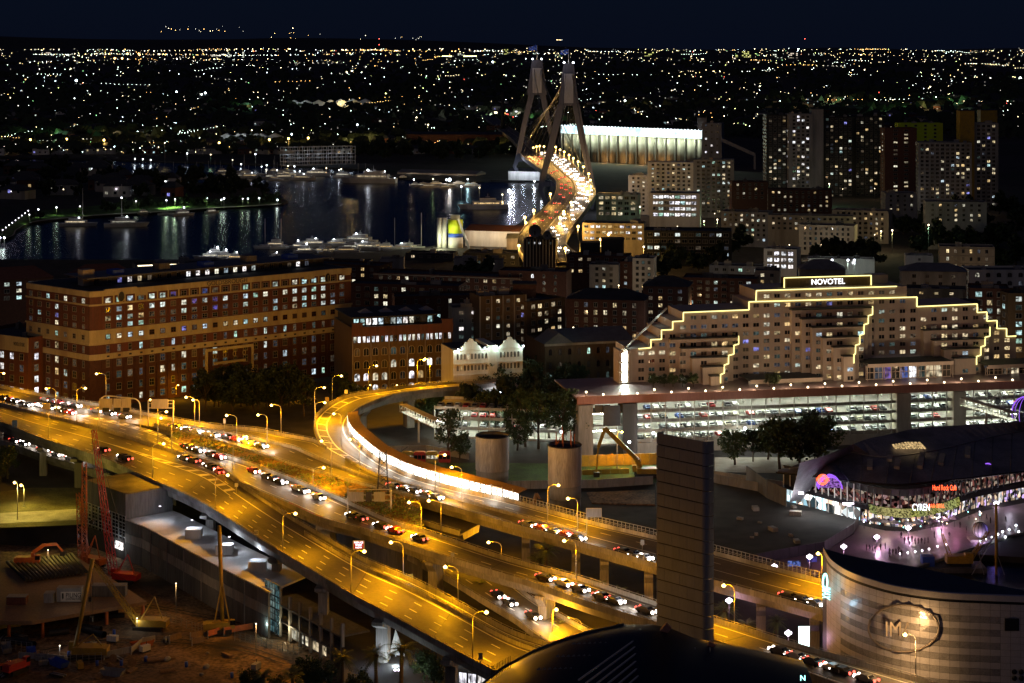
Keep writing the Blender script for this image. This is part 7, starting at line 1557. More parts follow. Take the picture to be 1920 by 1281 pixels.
t=crane('tall slim yellow drilling rig under the front viaduct',411,1186,.2,1,(411,986),'yellow',5,lat=False,mast=None,name='drilling_rig',boff=.15); mb=MB()
for a in ((-1.6,-.8),(1.8,-.8),(0,1.5)): mb.beam((a[0]+.5,a[1],2.5),(.6,0,11.5),.28)
mb.beam((-1.6,-.8,2.6),(1.8,-.8,2.6),.3); mb.make('a_frame',M['yellow'],t)
t=empty('lattice_column',SQ(158,1075),0,'orange lattice column standing against the end of the front viaduct','mast'); mb=MB(); lattice(mb,(0,0,0),(0,0,ZR(868,SQ(158,1075).y)+3),1.3,1.0,16,.08); mb.make('column_frame',M['orange'],t)
def digger(label,px,py,z,rz,m,boom,s=1.0,light=False):
    p=P(px,py,z); t=empty('excavator',p,rz,label,'excavator'); cranebody(t,m,4*s); mb=MB(); R3=Matrix.Rotation(-rz,3,'Z'); pts=[Vector((1.2*s,0,1.6*s))]+[R3@(Q(a,b,p.y)-p) for a,b in boom]
    for i,(a,b) in enumerate(zip(pts,pts[1:])): w=(.75,.6,.45,.3)[min(i,3)]*s; mb.beam(a,b,w,w*1.3)
    mb.make('boom',M[m],t); mb=MB(); q=pts[-1]; mb.box(q.x-.6*s,q.x+.5*s,q.y-.5*s,q.y+.5*s,q.z-.9*s,q.z); mb.make('bucket',M['dark'],t); return t
digger('orange excavator with its arm stretched to the right',52,1062,ZS+4,0,'orange',[(62,1036),(82,1022),(106,1020),(118,1034)],1.1)
digger('long reach demolition excavator with a high bent boom left of the tall tower',1212,893,2.2,math.pi,'yellow',[(1195,862),(1134,803),(1122,838),(1118,885)],1.6)
digger('small red digger at the very bottom left corner',30,1262,ZS,1,'red',[(22,1250),(16,1240),(8,1248)],1.0)
digger('small brown digger by the spoil heap behind the tanks',985,915+50,2.1,2,'timber',[(1000,945),(1006,925),(1012,935)],1.1)
digger('yellow loader parked at left on the pit floor',22,1182,ZS,.5,'yellow',[(30,1172),(38,1178)],1.0)
# platform decks with steel
def slab(name,label,cat,pts,z,th,m,legs=(),group=None):
    V=[P(a,b,z) for a,b in pts]; t=empty(name,(V[0].x,V[0].y,ZS),0,label,cat,group); mb=MB(); mb.prism([(v.x,v.y) for v in V],z-th,z,0); mb.make('deck',M[m],t,world=True)
    for a,b in legs: p=P(a,b,z); mb=MB(); mb.cyl((p.x,p.y,ZS-.5),.4,z-th-ZS+.5,8); mb.make('pile',M['orange'],t,world=True)
    return t
slab('work_platform','broad steel piling platform with long pipes stacked on it','platform',[(-60,1165),(60,1165),(275,1128),(230,1098),(150,1048),(60,1045),(-60,1060)],1.2,.8,'timber',[(17,1160),(80,1158),(200,1140),(268,1127)])
for i in range(17):
    a=P(52+i*6.6,1082-i*.6,1.5); b=P(96+i*6.0,1050+i*1.7-8,1.5); a=P(50+i*7,1092-i*1.0,1.5); b=a+Vector((-9+i*.1,16,0)); t=empty('steel_pipe',a,0,'long dark steel pile tube lying on the platform, %s of the row'%ordw(i),'pipe','pile tubes on the platform'); mb=MB(); mb.tube([(0,0,.45),b-a+Vector((0,0,.45))],.42,8); mb.make('tube',M['dark'],t)
def container(label,a,b,z,D,h,m,dep=2.4,name='container'):
    p=Vector((XP(a,D),D,z)); t=empty(name,p,0,label,'container'); w=XP(b,D)-p.x; mb=MB(); mb.box(0,w,0,dep,.1,h); mb.make('shell',M[m],t)
    for i in range(max(3,int(w/.5))): mb=MB(); 
    mb=MB(); n=max(3,int(w/.6))
    for i in range(n): mb.box(w*(i+.3)/n,w*(i+.7)/n,-.05,0,.2,h-.1)
    mb.make('corrugation',M[m],t); mb=MB(); mb.box(-.05,w+.05,-.06,dep+.05,h,h+.12); mb.make('roof',M['grey'],t); return t,w
D=DZ(1130,1.2); t,w=container('dark site container with a white PILING sign on its side',106,152,1.2,D,3.2,'grey')
mb=MB(); x0=XP(114,D)-XP(106,D); mb.box(x0,XP(151,D)-XP(106,D),-.14,-.06,.3,2.5); mb.make('sign_panel',M['white'],t); text('PILING',((x0+w)/2+.6,-.17,1.7),1.15,'dark',t,maxw=3.4); text('CONTRACTORS',((x0+w)/2+.6,-.17,.85),.5,'dark',t,maxw=3.4)
mb=MB(); mb.add([(x0+.3,-.17,2.2),(x0+.7,-.17,2.2),(x0+.7,-.17,1.1),(x0+.5,-.17,.7),(x0+.3,-.17,1.1)],[(0,1,2,3,4)]); mb.make('emblem',M['dark'],t)
container('olive green site container on the platform edge',172,235,1.2,DZ(1120,1.2),2.6,'concrete_d'); container('small blue grey cabin left of the container sign',82,100,1.2,DZ(1132,1.2),2.2,'grey',name='site_cabin'); container('small dark cabin with machinery at left',12,48,1.2,DZ(1135,1.2),1.8,'roofr',name='site_cabin')
for i,(a,b,s_) in enumerate(((170,1182,3),(178,1190,3.4),(30,1205,2.6),(48,1210,2.8),(110,1190,2.2),(205,1150,2.0),(215,1160,2.2))): p=SQ(a,b); t=empty('steel_pipe',p,U(-.6,.6),'wide black pipe section lying on the pit floor, %s from the left'%ordw(i),'pipe','wide pipe sections in the pit'); mb=MB(); mb.tube([(-s_,0,.7),(s_,-s_*.3,.7)],.75,12,cap=False); mb.make('tube',M['dark'],t)
for i,(a,b,c,d,m) in enumerate(((246,1226,268,1209,'beige'),(268,1209,291,1205,'beige'),(318,1205,340,1198,'timber'),(357,1200,380,1194,'timber'),(360,1210,382,1206,'timber'),(390,1196,415,1188,'orange'),(195,1236,243,1226,'grey'),(420,1190,480,1180,'orange'),(36,1236,90,1240,'grey'),(90,1240,120,1243,'grey'),(480,1178,530,1165,'orange'))):
    p,q=SQ(a,b),SQ(c,d); t=empty('site_barrier',p,0,'%s barrier panel on the pit floor, %s along the line'%({'beige':'pale plastic','timber':'timber','orange':'orange mesh','grey':'grey metal'}[m],ordw(i)),'barrier','barriers on the pit floor'); mb=MB(); mb.beam(Vector((0,0,.9)),q-p+Vector((0,0,.9)),.2,1.3); mb.make('panel',M[m],t); mb=MB(); mb.box(-.1,.1,-.3,.3,-.2,1.6); mb.make('post',M['steel'],t)
for i in range(46):
    a,b=U(0,560),U(1150,1275); p=SQ(a,b); 
    if b<1110+a*.28: continue
    h=noise.noise(Vector((p.x*.05,p.y*.05,3)))*1.6*.8+3.2*.8*math.exp(-(((p.x+58)/16)**2+((p.y-368)/10)**2)); p.z+=h
    k=i%4; nm,lb=(('timber_stack','short stack of planks on the pit floor'),('rubble','pale broken concrete lump on the pit floor'),('steel_drum','small steel drum standing in the pit'),('rubble','brown rock lump on the pit floor'))[k]
    t=empty(nm,p,U(0,3),lb,nm.replace('_',' '),'loose items in the pit'); mb=MB()
    if k==0: 
        for j in range(4): mb.box(-1.6,1.6,-.5+j*.26,-.28+j*.26,-.1,.25+.05*j)
    elif k==2: mb.cyl((0,0,-.1),.35,1.1,8)
    else: s_=U(.4,1.1); mb.ball((0,0,.1),s_,0,6,4,(1.3,.8,.6))
    mb.make('plank' if k==0 else 'lump' if k!=2 else 'drum',M['timber' if k==0 else 'concrete' if k==1 else 'blue' if k==2 else 'soil'],t)
point(Q(128,1108,DZ(1130,1.2)-6),70,(1,.9,.75),.3)  # unseen light added so the container sign reads
# half demolished building under the front viaduct
def demo():
    L0=[Vector((XP(a,D),D,ZS)) for a,D in ((236,484),(268,478),(330,461),(395,444),(505,420))]; t=empty('half_built_hall',L0[0],0,'long grey concrete hall under the front viaduct with a white floodlit floor slab','building')
    up=[Vector((0,0,0)),Vector((0,0,7.6-ZS-0.0))]
    for (p,q),n in zip(zip(L0,L0[1:]),(1,4,4,5)):
        for i in range(n):
            a=p.lerp(q,i/n); b=p.lerp(q,(i+1)/n); e=(b-a)*.012
            for z0,z1,m in ((0,4.6,'concrete_d'),(4.7,7.0,'concrete'),(7.1,10.2,'concrete_d')): mb=MB(); mb.beam(a+e+Vector((0,0,(z0+z1)/2+R()*.02)),b-e+Vector((0,0,(z0+z1)/2)),.5+R()*.12,z1-z0); mb.make('wall_panel',M[m],t,world=True)
            if i%2: mb=MB(); mb.beam(a+Vector((0,-.3,0)),a+Vector((0,-.3,10)),.35,.5); mb.make('buttress',M['concrete'],t,world=True)
    back=[p+Vector((7,13,0)) for p in L0]; z=7.4
    mb=MB(); mb.prism([(p.x,p.y) for p in L0]+[(p.x,p.y) for p in back[::-1]],z-.5,z); mb.make('floor_slab',M['white'],t,world=True)
    for i,k in enumerate((.3,.55,.8)): 
        p=L0[1].lerp(L0[4],k)+Vector((3,6,0)); mb=MB(); mb.box(p.x-2,p.x+2,p.y-1.5,p.y+1.5,z,z+2.2); mb.make('plant_block',M['white'],t,world=True)
    for a,D,e in ((300,482,500),(360,468,600),(430,452,800),(480,440,700)): point((XP(a,D),D,11.0),e,(.72,.82,1),.4)
    for a,D in ((300,482),(360,468),(430,452)): 
        mb=MB(); mb.box(XP(a,D)-.25,XP(a,D)+.25,D-.1,D+.1,11.3,11.42); mb.make('floodlight',M['globe'],t,world=True)
demo()
def gridblock():
    f=Fr(160,500,236,484,ZS); t=f.root('glazed_block','grey block with a dark lattice glazed front beside the red crane','building'); H=17; mb=MB(); mb.box(0,f.L,0,14,0,H); mb.make('wall',M['concrete_d'],t); mb=MB(); mb.box(-.2,f.L+.2,-.25,.1,H-5.6,H+.2); mb.make('upper_panel',M['concrete_d'],t)
    for i in range(6):
        for j in range(6): w=f.L/6; put('window',winmesh('dglass','steel','sash'),t,((i+.5)*w,0,.2+j*1.85),0,(w*.95,1,1.75))
    mb=MB(); mb.box(f.L-5,f.L-1,-.4,-.1,2.2,4.2); mb.make('lit_opening',M['w_white'],t); point(f.a+f.d*(f.L-3)-f.n*2+Vector((0,0,4)),260,(.85,.95,1),.3)
gridblock()
def framed():
    f=Fr(505,425,640,398,ZS); t=f.root('open_frame_structure','open concrete frame with green glass stair tower and warm lit bays under the viaduct','building')
    for i in range(8):
        x=f.L*i/7; mb=MB(); mb.box(x-.3,x+.3,0,.6,0,10); mb.make('column',M['concrete'],t)
    for z in (3.4,7.0): mb=MB(); mb.box(0,f.L,-.1,7,z,z+.35); mb.make('floor_slab',M['concrete_d'],t)
    for i in range(3):
        for j in range(4): put('window',winmesh('teal','steel','sash'),t,(1.2+i*2.4,-1,1.0+j*2.8),0,(2.3,1,2.7))
    for i in range(5): put('window',winmesh('w_warm','concrete_d'),t,(f.L*.3+i*3.4,1.0,.6),0,(3,1,2.2))
    point(f.a+f.d*10-f.n*1+Vector((0,0,3.0)),420,(1,.85,.5),.3); point(f.a+f.d*4-f.n*3+Vector((0,0,3)),160,(.7,1,.95),.3)
M['teal']=winmat('dim_teal_glass',[(.25,.5,.5),(.2,.42,.45),(.5,.7,.65)],.3,.3)
framed()
for i,(a,b) in enumerate(((358,1163),(432,1157),(690,1174))): pass
p=P(745,1262,2); t=empty('lit_canopy',p,0,'white floodlit fabric sails under the end of the front viaduct','canopy')
for i,(a,b,c) in enumerate((((730,1225),(742,1180),(760,1232)),((680,1232),(716,1206),(718,1228)),((735,1250),(748,1205),(756,1262)))): A_,B_,C_=[Q(*q,392+i*4) for q in (a,b,c)]; mb=MB(); mb.add([A_,B_,C_,A_+Vector((0,.1,0)),B_+Vector((0,.1,0)),C_+Vector((0,.1,0))],[(0,1,2),(5,4,3),(0,3,4,1),(1,4,5,2),(2,5,3,0)]); mb.make('sail',M['white'],t,world=True); mb=MB(); mb.beam(Vector((B_.x,B_.y,2)),B_,.15); mb.make('pole',M['steel'],t,world=True)
for x,y,D,e,c in ((742,1245,386,1300,(.8,.95,1)),(705,1235,384,500,(.7,.8,1)),(872,1262,375,420,(.7,1,1)),(765,1258,372,500,(.9,1,1))): q=Q(x,y,D); point(q,e,c,.3)
f=Fr(842,372,930,368,2); t=f.root('lit_kiosk','cyan white lit shop front beneath the front viaduct near the black roof','kiosk'); mb=MB(); mb.box(0,f.L,0,5,0,5.2); mb.make('wall',M['white'],t)
for i in range(5): put('window',winmesh('w_white','steel'),t,((i+.5)*f.L/5,0,.3),0,(f.L/5*.86,1,3.6))
for i,(hx,hy) in enumerate(((741,1257),(748,1257))): q=Q(hx,hy,383); t=empty('globe_lamp',(q.x,383,2),0,'white globe lamp by the tall palm, %s one'%('first' if i==0 else 'other'),'lamp','globes by the palms'); mb=MB(); mb.cyl((0,0,0),.08,q.z-2,5); mb.make('pole',M['dark'],t); mb=MB(); mb.ball((0,0,q.z-2),.3,0,8,6); mb.make('globe',M['globe'],t)
t=empty('tarpaulin',Q(765,1080,412),0,'blue lit tarpaulin roof in the gap behind the front viaduct','tarpaulin'); mb=MB(); a,b,c,d=Q(755,1083,414),Q(774,1075,414),Q(775,1088,408),Q(762,1092,408); mb.add([a,b,c,d]+[v-Vector((0,0,.2)) for v in (a,b,c,d)],[(0,1,2,3),(7,6,5,4),(0,4,5,1),(1,5,6,2),(2,6,7,3),(3,7,4,0)]); mb.make('cover',M['blue'],t,world=True); point(Q(768,1074,408)+Vector((0,-1,1)),90,(.6,.7,1),.3)
# site working light that spills over the pit
for px,py,h,e,c,lb in ((257,1184,3,160,(1,.9,.7),'white work lamp low beside the yellow crane'),(112,1228,2,60,(1,.95,.9),'small work lamp by the piling rig'),(330,1150,7,330,(1,.6,.25),'orange site lamp on a pole by the haul road'),(90,1100,9,260,(1,.55,.22),'orange site lamp above the piling platform'),(480,1230,7,260,(1,.5,.2),'orange lamp beside the spoil heap')):
    q=SQ(px,py); t=empty('work_lamp',q,0,lb,'lamp'); mb=MB(); mb.cyl((0,0,-.5),.07,h+.5,5); mb.make('pole',M['post'],t); mb=MB(); mb.ball((0,0,h),.14,0,6,4); mb.make('bulb',M['lampwarm'],t); point((q.x,q.y-.6,q.z+h-.3),e,c,.3)
q=P(70,962,2); point((q.x,q.y-3,9),1900,(1,.72,.08),.4); q=P(130,950,2); point((q.x,q.y-4,8),1500,(1,.72,.08),.4)

# clutter of the site: stacked sheet piles, cable drums, compressors, skips, fencing, ruts
rr=random.Random(21)
def gz(p): return ZS+noise.noise(Vector((p.x*.05,p.y*.05,3)))*1.28+2.56*math.exp(-(((p.x+58)/16)**2+((p.y-368)/10)**2))
KIND=(('sheet_pile_stack','rusty sheet piles stacked on the pit floor'),('cable_drum','wooden cable drum standing in the pit'),('generator','small site generator on the pit floor'),('waste_skip','open metal waste skip in the pit'),('pipe_bundle_rack','short pipes lying together in the pit'),('concrete_block','concrete kentledge block in the pit'))
for i in range(54):
    a,b=rr.uniform(0,520),rr.uniform(1150,1268)
    if b<1115+a*.27 or (330<a<480 and b>1225): continue
    p=SQ(a,b); p.z=gz(p); k=i%6; t=empty(KIND[k][0],p,rr.uniform(0,3),KIND[k][1]+', %s by count'%ordw(i//6),KIND[k][0].replace('_',' '),'stores and plant in the pit')
    if k==0:
        for j in range(5): mb=MB(); mb.box(-3,3,-.9+j*.36,-.66+j*.36,-.05,.3+.06*(j%2)); mb.make('sheet_pile',M['timber'],t)
    elif k==1: mb=MB(); mb.tube([(0,-.5,.8),(0,-.4,.8)],.8,12); mb.make('flange',M['timber'],t); mb=MB(); mb.tube([(0,.4,.8),(0,.5,.8)],.8,12); mb.make('flange',M['timber'],t); mb=MB(); mb.tube([(0,-.4,.8),(0,.4,.8)],.4,10); mb.make('drum_core',M['dark'],t)
    elif k==2: mb=MB(); mb.box(-1.2,1.2,-.6,.6,.2,1.4); mb.make('housing',M[rr.choice(['yellow','grey','white'])],t); mb=MB(); mb.box(-1,1,-.7,.7,-.05,.2); mb.make('skid',M['dark'],t); mb=MB(); mb.cyl((.8,.3,1.4),.08,.6,6); mb.make('exhaust',M['dark'],t)
    elif k==3: mb=MB(); mb.add([(-2,-.9,.0),(2,-.9,0),(2,.9,0),(-2,.9,0),(-2.6,-1,1.3),(2.6,-1,1.3),(2.6,1,1.3),(-2.6,1,1.3)],[(0,1,5,4),(1,2,6,5),(2,3,7,6),(3,0,4,7),(3,2,1,0)]); mb.make('skip_body',M[rr.choice(['orange','blue','grey'])],t)
    elif k==4:
        for j in range(4): mb=MB(); mb.tube([(-1.8,-.6+j*.4,.2),(1.8,-.6+j*.4,.2)],.19,7); mb.make('pipe_length',M['dark' if j%2 else 'grey'],t)
    else: mb=MB(); mb.box(-.9,.9,-.5,.5,-.1,.8); mb.make('block',M['concrete'],t)
for i,(a,b,c,d) in enumerate(((300,1160,360,1182),(360,1182,395,1190),(0,1214,60,1222),(120,1246,190,1240),(440,1200,500,1215),(500,1215,560,1225))):
    p,q=SQ(a,b),SQ(c,d); t=empty('site_fence',p,0,'mesh fence run on the pit floor, %s along'%ordw(i),'fence','mesh fences in the pit'); n=6; v=q-p
    for j in range(n+1): u=v*(j/n); mb=MB(); mb.box(u.x-.04,u.x+.04,u.y-.04,u.y+.04,-.3,1.9); mb.make('fence_post',M['steel'],t)
    mb=MB()
    for z in (.2,.8,1.4,1.9): mb.beam(Vector((0,0,z)),v+Vector((0,0,z)),.03)
    mb.make('fence_wire',M['steel'],t)
mb=MB()
for tr in ([(560,1190),(470,1165),(360,1150),(250,1130),(236,1100)],[(540,1240),(430,1215),(300,1200),(180,1205),(60,1225)]):
    c=resamp(cr([SQ(a,b) for a,b in tr]),60)
    for e in (-1.1,1.1):
        vs=[]
        for i in range(60): d=(c[min(i+1,59)]-c[max(i-1,0)]).normalized(); n=Vector((-d.y,d.x,0)); p=c[i]+n*e; zz=gz(p)+.10; vs+=[(p.x-n.x*.25,p.y-n.y*.25,zz),(p.x+n.x*.25,p.y+n.y*.25,zz)]
        mb.add(vs,[(2*i,2*i+1,2*i+3,2*i+2) for i in range(59)])
mb.make('wheel_ruts',M['ground'],kind='stuff')
# ================= far shore, boats, suburbs =================
def boat_proto(L,W,kind):
    t=empty('motor_yacht' if kind!='sail' else 'sailing_boat',(0,-500,-60)); mb=MB(); n=7; vs=[]
    for z,k in ((-.3,.7),(1.1*L/14,1.0)):
        for s_ in (-1,1):
            for i in range(n): u=i/(n-1); x=-L/2+L*u*(1 if z>0 else .93); y=s_*W/2*k*(1 if u<.5 else math.sqrt(max(0,1-((u-.5)/.5)**2))); vs.append((x,y,z+(u*.35 if z>0 else 0)))
    f=[]
    for i in range(n-1): f+=[(i,i+1,2*n+i+1,2*n+i),(n+i+1,n+i,3*n+i,3*n+i+1),(2*n+i,2*n+i+1,3*n+i+1,3*n+i)]
    f+=[(0,2*n,3*n,n)]; mb.add(vs,f); mb.make('hull',M['white'],t); H=1.1*L/14
    if kind=='sail':
        mb=MB(); mb.box(-L*.25,L*.12,-W*.25,W*.25,H,H+.7); mb.make('cabin',M['white'],t); mb=MB(); mb.cyl((0,0,H),.1,L*1.15,5); mb.beam((0,0,H+1.3),(-L*.38,0,H+1.3),.18); mb.make('mast',M['white'],t)
    else:
        mb=MB(); mb.box(-L*.36,L*.2,-W*.36,W*.36,H,H+1.7); mb.box(-L*.26,L*.06,-W*.3,W*.3,H+1.7,H+3.1); mb.make('cabin',M['white'],t); mb=MB()
        for s_ in (-1,1): mb.box(-L*.33,L*.17,s_*W*.365-.02,s_*W*.365+.02,H+.7,H+1.3)
        mb.make('windows',M['w_warm'],t); mb=MB(); mb.cyl((-L*.1,0,H+3.1),.08,2.2,5); mb.box(-L*.14,-L*.06,-.5,.5,H+3.7,H+3.85); mb.make('radar_mast',M['steel'],t)
    return t
BP=[boat_proto(15,4.5,'m'),boat_proto(24,6,'m'),boat_proto(13,4,'sail')]
def boat(k,px,py,rz,label,group,s=1.0,lit=None):
    p=P(px,py,0); c=dup(BP[k],p,rz,s,None); tag(c,label,'boat',group); c.name=BP[k].name.split('.')[0]
    if lit: point((p.x,p.y-3,5*s+3),lit*.4,(.85,.9,1),.3); mb=MB(); mb.ball((0,0,5.2 if k!=2 else 9),.45,0,6,4); mb.make('mast_lamp',M['lampwhite'],c)
rnd=random.Random(3)
for i,(px,py,k,s,lit) in enumerate(((497,466,2,1.2,0),(512,464,0,1.2,0),(527,466,2,1.2,0),(559,466,0,1,800),(575,474,0,1.1,900),(592,462,1,1,900),(603,474,0,1,0),(618,474,0,1,0),(626,462,1,.9,1500),(645,474,1,.8,0),(655,468,0,1.1,0),(668,456,1,1.2,900),(680,468,1,1,1200),(698,466,1,.8,0),(720,468,0,1,0),(740,470,2,1.3,0),(753,468,1,.8,1200),(772,468,0,1,0),(790,470,2,1.5,0),(394,486,1,.9,1600),(408,483,0,1.2,1500),(424,486,0,1.1,900),(444,487,0,.9,700),(519,486,0,.8,300))):
    boat(k,px,py,rnd.choice((0,3.14,.4,2.8)),'%s moored along the near quay, %s from the left'%(('white motor yacht','large white motor yacht','masted sailing boat')[k],ordw(i) if i<19 else 'left cluster %s'%ordw(i-19)),'boats moored along the near quay',s,lit)
for i,(px,py,k,s,lit) in enumerate(((148,424,1,1.15,500),(155,423,2,1.7,0),(238,425,1,1.35,700),(228,424,2,1.9,0),(312,403,2,1,0),(345,404,0,1.2,300),(398,399,0,.8,0),(270,401,0,.8,0))): boat(k,px,py,.1*i,'%s anchored off the park headland, %s from the left'%(('small white launch','white cruiser','tall masted yacht')[k],ordw(i)),'boats anchored off the headland',s,lit)
boat(1,690,343,3.0,'large white superyacht with warm lit decks off the marina',None,2.3,2500); boat(1,905,392,3.2,'dark ferry with a red light stripe crossing before the bridge',None,1.7,0); boat(1,588,330,3.1,'long motor yacht beside the boat storage rack','boats in the far marina',1.4,900)
for i in range(44):
    px=U(392,575) if i<34 else U(600,760); py=(326+U(-4,14)) if px<560 else 332+U(-2,6); boat(rnd.choice((0,0,1,2)),px,py,U(-.3,.3)+(3.14 if i%2 else 0),'white boat packed into the far marina','boats in the far marina',U(.8,1.2),700 if i%6==0 else None)
for i in range(9): boat(rnd.choice((0,1)),780+i*14+U(-4,4),350+U(-3,3),U(-.4,.4),'small boat tied up before the long wharf shed','boats before the wharf shed',.8,None)
for i in range(6): boat(2,325+i*22,337-i*.5,U(-.4,.4),'moored boat in the dark inlet behind the headland','boats in the inlet',1.1,None)
# boat storage rack
D=2010; f=Fr(531,D,666,D+30,2); t=f.root('boat_rack','open steel boat storage rack of five levels, dimly lit','rack'); H=ZR(277,D)-2; n=15
for i in range(n+1):
    for y_ in (0,12): mb=MB(); x=f.L*i/n; mb.beam((x,y_,0),(x,y_,H),.42); mb.make('rack_post',M['steel'],t)
for j in range(6):
    for y_ in (0,12): mb=MB(); z=H*j/5; mb.beam((0,y_,z),(f.L,y_,z),.38); mb.make('rack_beam',M['steel'],t)
for k in range(7): point(f.a+f.d*(f.L*(k+.5)/7)-f.n*6+Vector((0,0,H*.55)),450,(.7,.85,1),.5)
# wharf sheds and waterside buildings
def shed(label,pl,Dl,pr,Dr,top,m='white',dep=20,e=None,c=(1,.9,.8),roof='roofg',name='shed',nb=8):
    f=Fr(pl,Dl,pr,Dr,1.6); t=f.root(name,label,'building'); H=ZR(top,Dl)-1.6; 
    for i in range(nb): mb=MB(); mb.box(f.L*i/nb+.05,f.L*(i+1)/nb-.05,-.12,.0,0,H); mb.make('wall_panel',M[m],t)
    mb=MB(); mb.box(0,f.L,.02,dep,0,H); mb.make('wall',M[m],t); mb=MB(); mb.add([(-.5,-1,H),(f.L+.5,-1,H),(f.L+.5,dep,H),(-.5,dep,H),(-.5,dep/2,H+2.5),(f.L+.5,dep/2,H+2.5)],[(0,1,5,4),(4,5,2,3),(0,4,3),(1,2,5)]); mb.make('roof',M[roof],t)
    if e: 
        for k in (.2,.5,.8): point(f.a+f.d*f.L*k-f.n*6+Vector((0,0,H*.8)),e,c,.5)
    return f,t,H
shed('long pale wharf shed across the bay with a row of small lamps',745,1880,893,1850,323,'beige',26,500,(1,.85,.7)); shed('white waterside works shed lit blue white left of the far pylon',953,1800,1016,1790,321,'white',20,1800,(.75,.85,1)); shed('dark long brick warehouse on the far shore under the hillside',762,2300,962,2290,252,'brick_dark',40,None,roof='roofd',nb=14)
shed('pale shed with orange eaves behind the concrete works',872,1200,985,1190,432,'white',30,1200,(1,.75,.5),roof='roofr',nb=7); shed('low orange lit shed nearest the bridge ramp',950,1160,1000,1158,447,'beige',14,700,(1,.6,.25),nb=3)
B('dark brick hospital block with warm rows on the far hill',697,2700,745,2695,224,6,30,'brick_dark',12,4.2,6.5,3.5,2,.5,('w_warm',),dimp=.3); B('square dark block under the bright road cluster',912,2420,946,2415,236,7,24,'brick_dark',4,4,6,3,2,.12,('w_warm',))
t=empty('chimney',P(943,262,10),0,'tall dark chimney standing before the bright road cluster','chimney'); mb=MB(); mb.cyl((0,0,-5),3.2,ZR(172,t.location.y)-5,10,r1=2.4); mb.make('stack',M['dark'],t)
# concrete works
D=1190; t=empty('concrete_works',(XP(828,D),D,2),0,'concrete works with white twin silos and a lime green tank, floodlit','works')
k=D/F; H1=ZR(409,D)-2; 
for px in (824,833): mb=MB(); mb.cyl((XP(px,D)-XP(828,D),0,0),4.6*k,H1,12); mb.make('silo_cylinder',M['white'],t)
mb=MB(); x=XP(854,D)-XP(828,D); H2=ZR(412,D)-2; mb.cyl((x,0,H2*.52),14*k,H2*.48,18,0); mb.make('green_tank',M['lime'],t); mb=MB(); mb.cyl((x,0,H2*.38),14*k,H2*.14,18); mb.make('blue_band',M['blue'],t); mb=MB(); mb.cyl((x,0,0),14*k,H2*.38,18); mb.make('tank_base',M['white'],t)
mb=MB(); mb.beam((x+2,-5.5,H2+1),(x+9,-7,0),1.2); mb.make('conveyor',M['steel'],t); mb=MB(); mb.box(XP(845,D)-XP(828,D),XP(862,D)-XP(828,D),-2,3,H2,H2+3); mb.make('head_house',M['grey'],t)
point((XP(826,D),D-9,5),6500,(.95,1,.6),.5); point((XP(845,D),D-11,14),2600,(1,1,.7),.4); point((XP(862,D),D-8,ZR(406,D)),900,(1,.8,.4),.4); point((XP(910,D),D-14,6),1500,(.9,1,.9),.4)
# shore lamps: bright ones that streak in the water
SHL=[(253,298,(.8,.9,1),5000),(268,299,(.8,.9,1),5000),(283,300,(.8,.9,1),6000),(309,268,(1,.75,.3),4000),(351,288,(.7,.8,1),9000),(395,290,(.4,1,.6),2500),(436,300,(1,.4,.2),3000),(452,318,(.8,.9,1),3000),(479,289,(.8,.9,1),3000),(500,332,(1,.9,.7),4000),(540,334,(1,.75,.3),4000),(552,336,(.6,.9,1),3500),(612,336,(1,.6,.3),3000),(640,338,(1,.7,.4),3000),(740,350,(.7,1,.9),3500),(776,352,(.8,1,.9),3000),(812,336,(.6,1,.5),3000),(837,337,(1,.85,.7),5000),(843,337,(1,.85,.75),26000),(865,350,(.45,.95,1),9000),(877,336,(.5,.9,1),12000),(899,352,(1,.8,.2),6000),(942,365,(1,.7,.3),7000),(955,358,(.78,.85,1),16000),(1002,340,(.85,.9,1),9000),(1015,375,(.8,.85,1),7000),(228,371,(.7,1,.7),2500),(420,372,(.7,1,.7),2500),(520,375,(.8,1,.8),2500),(0,446,(.8,1,.9),4000),(8,446,(.8,1,.9),4000)]
for i,(px,py,c,e) in enumerate(SHL):
    row=shrow(px) if py<360 else None; D=(F*128/(row-HY)-6) if row else DZ({228:398,420:388,520:382}.get(px,py+10),2)
    if px in (955,865,899,942,1015): D=DZ(372,1)
    p=Q(px,py,D); t=empty('shore_lamp',(p.x,D,.8),0,'bright lamp at the far waterside, %s from the west end'%ordw(i),'lamp','bright lamps along the waterside'); h=max(2.5,p.z-.8); mb=MB(); mb.cyl((0,0,-1.5),.14,h+1.5,5); mb.make('pole',M['post'],t); mb=MB(); mb.ball((0,0,h),.6 if e<15000 else 1.4,0,10,8); mb.make('bulb',M['lampwhite' if c[2]>.6 else 'lampwarm'],t); point((p.x,D-3.2,h+.8),e*.12,c,.6)
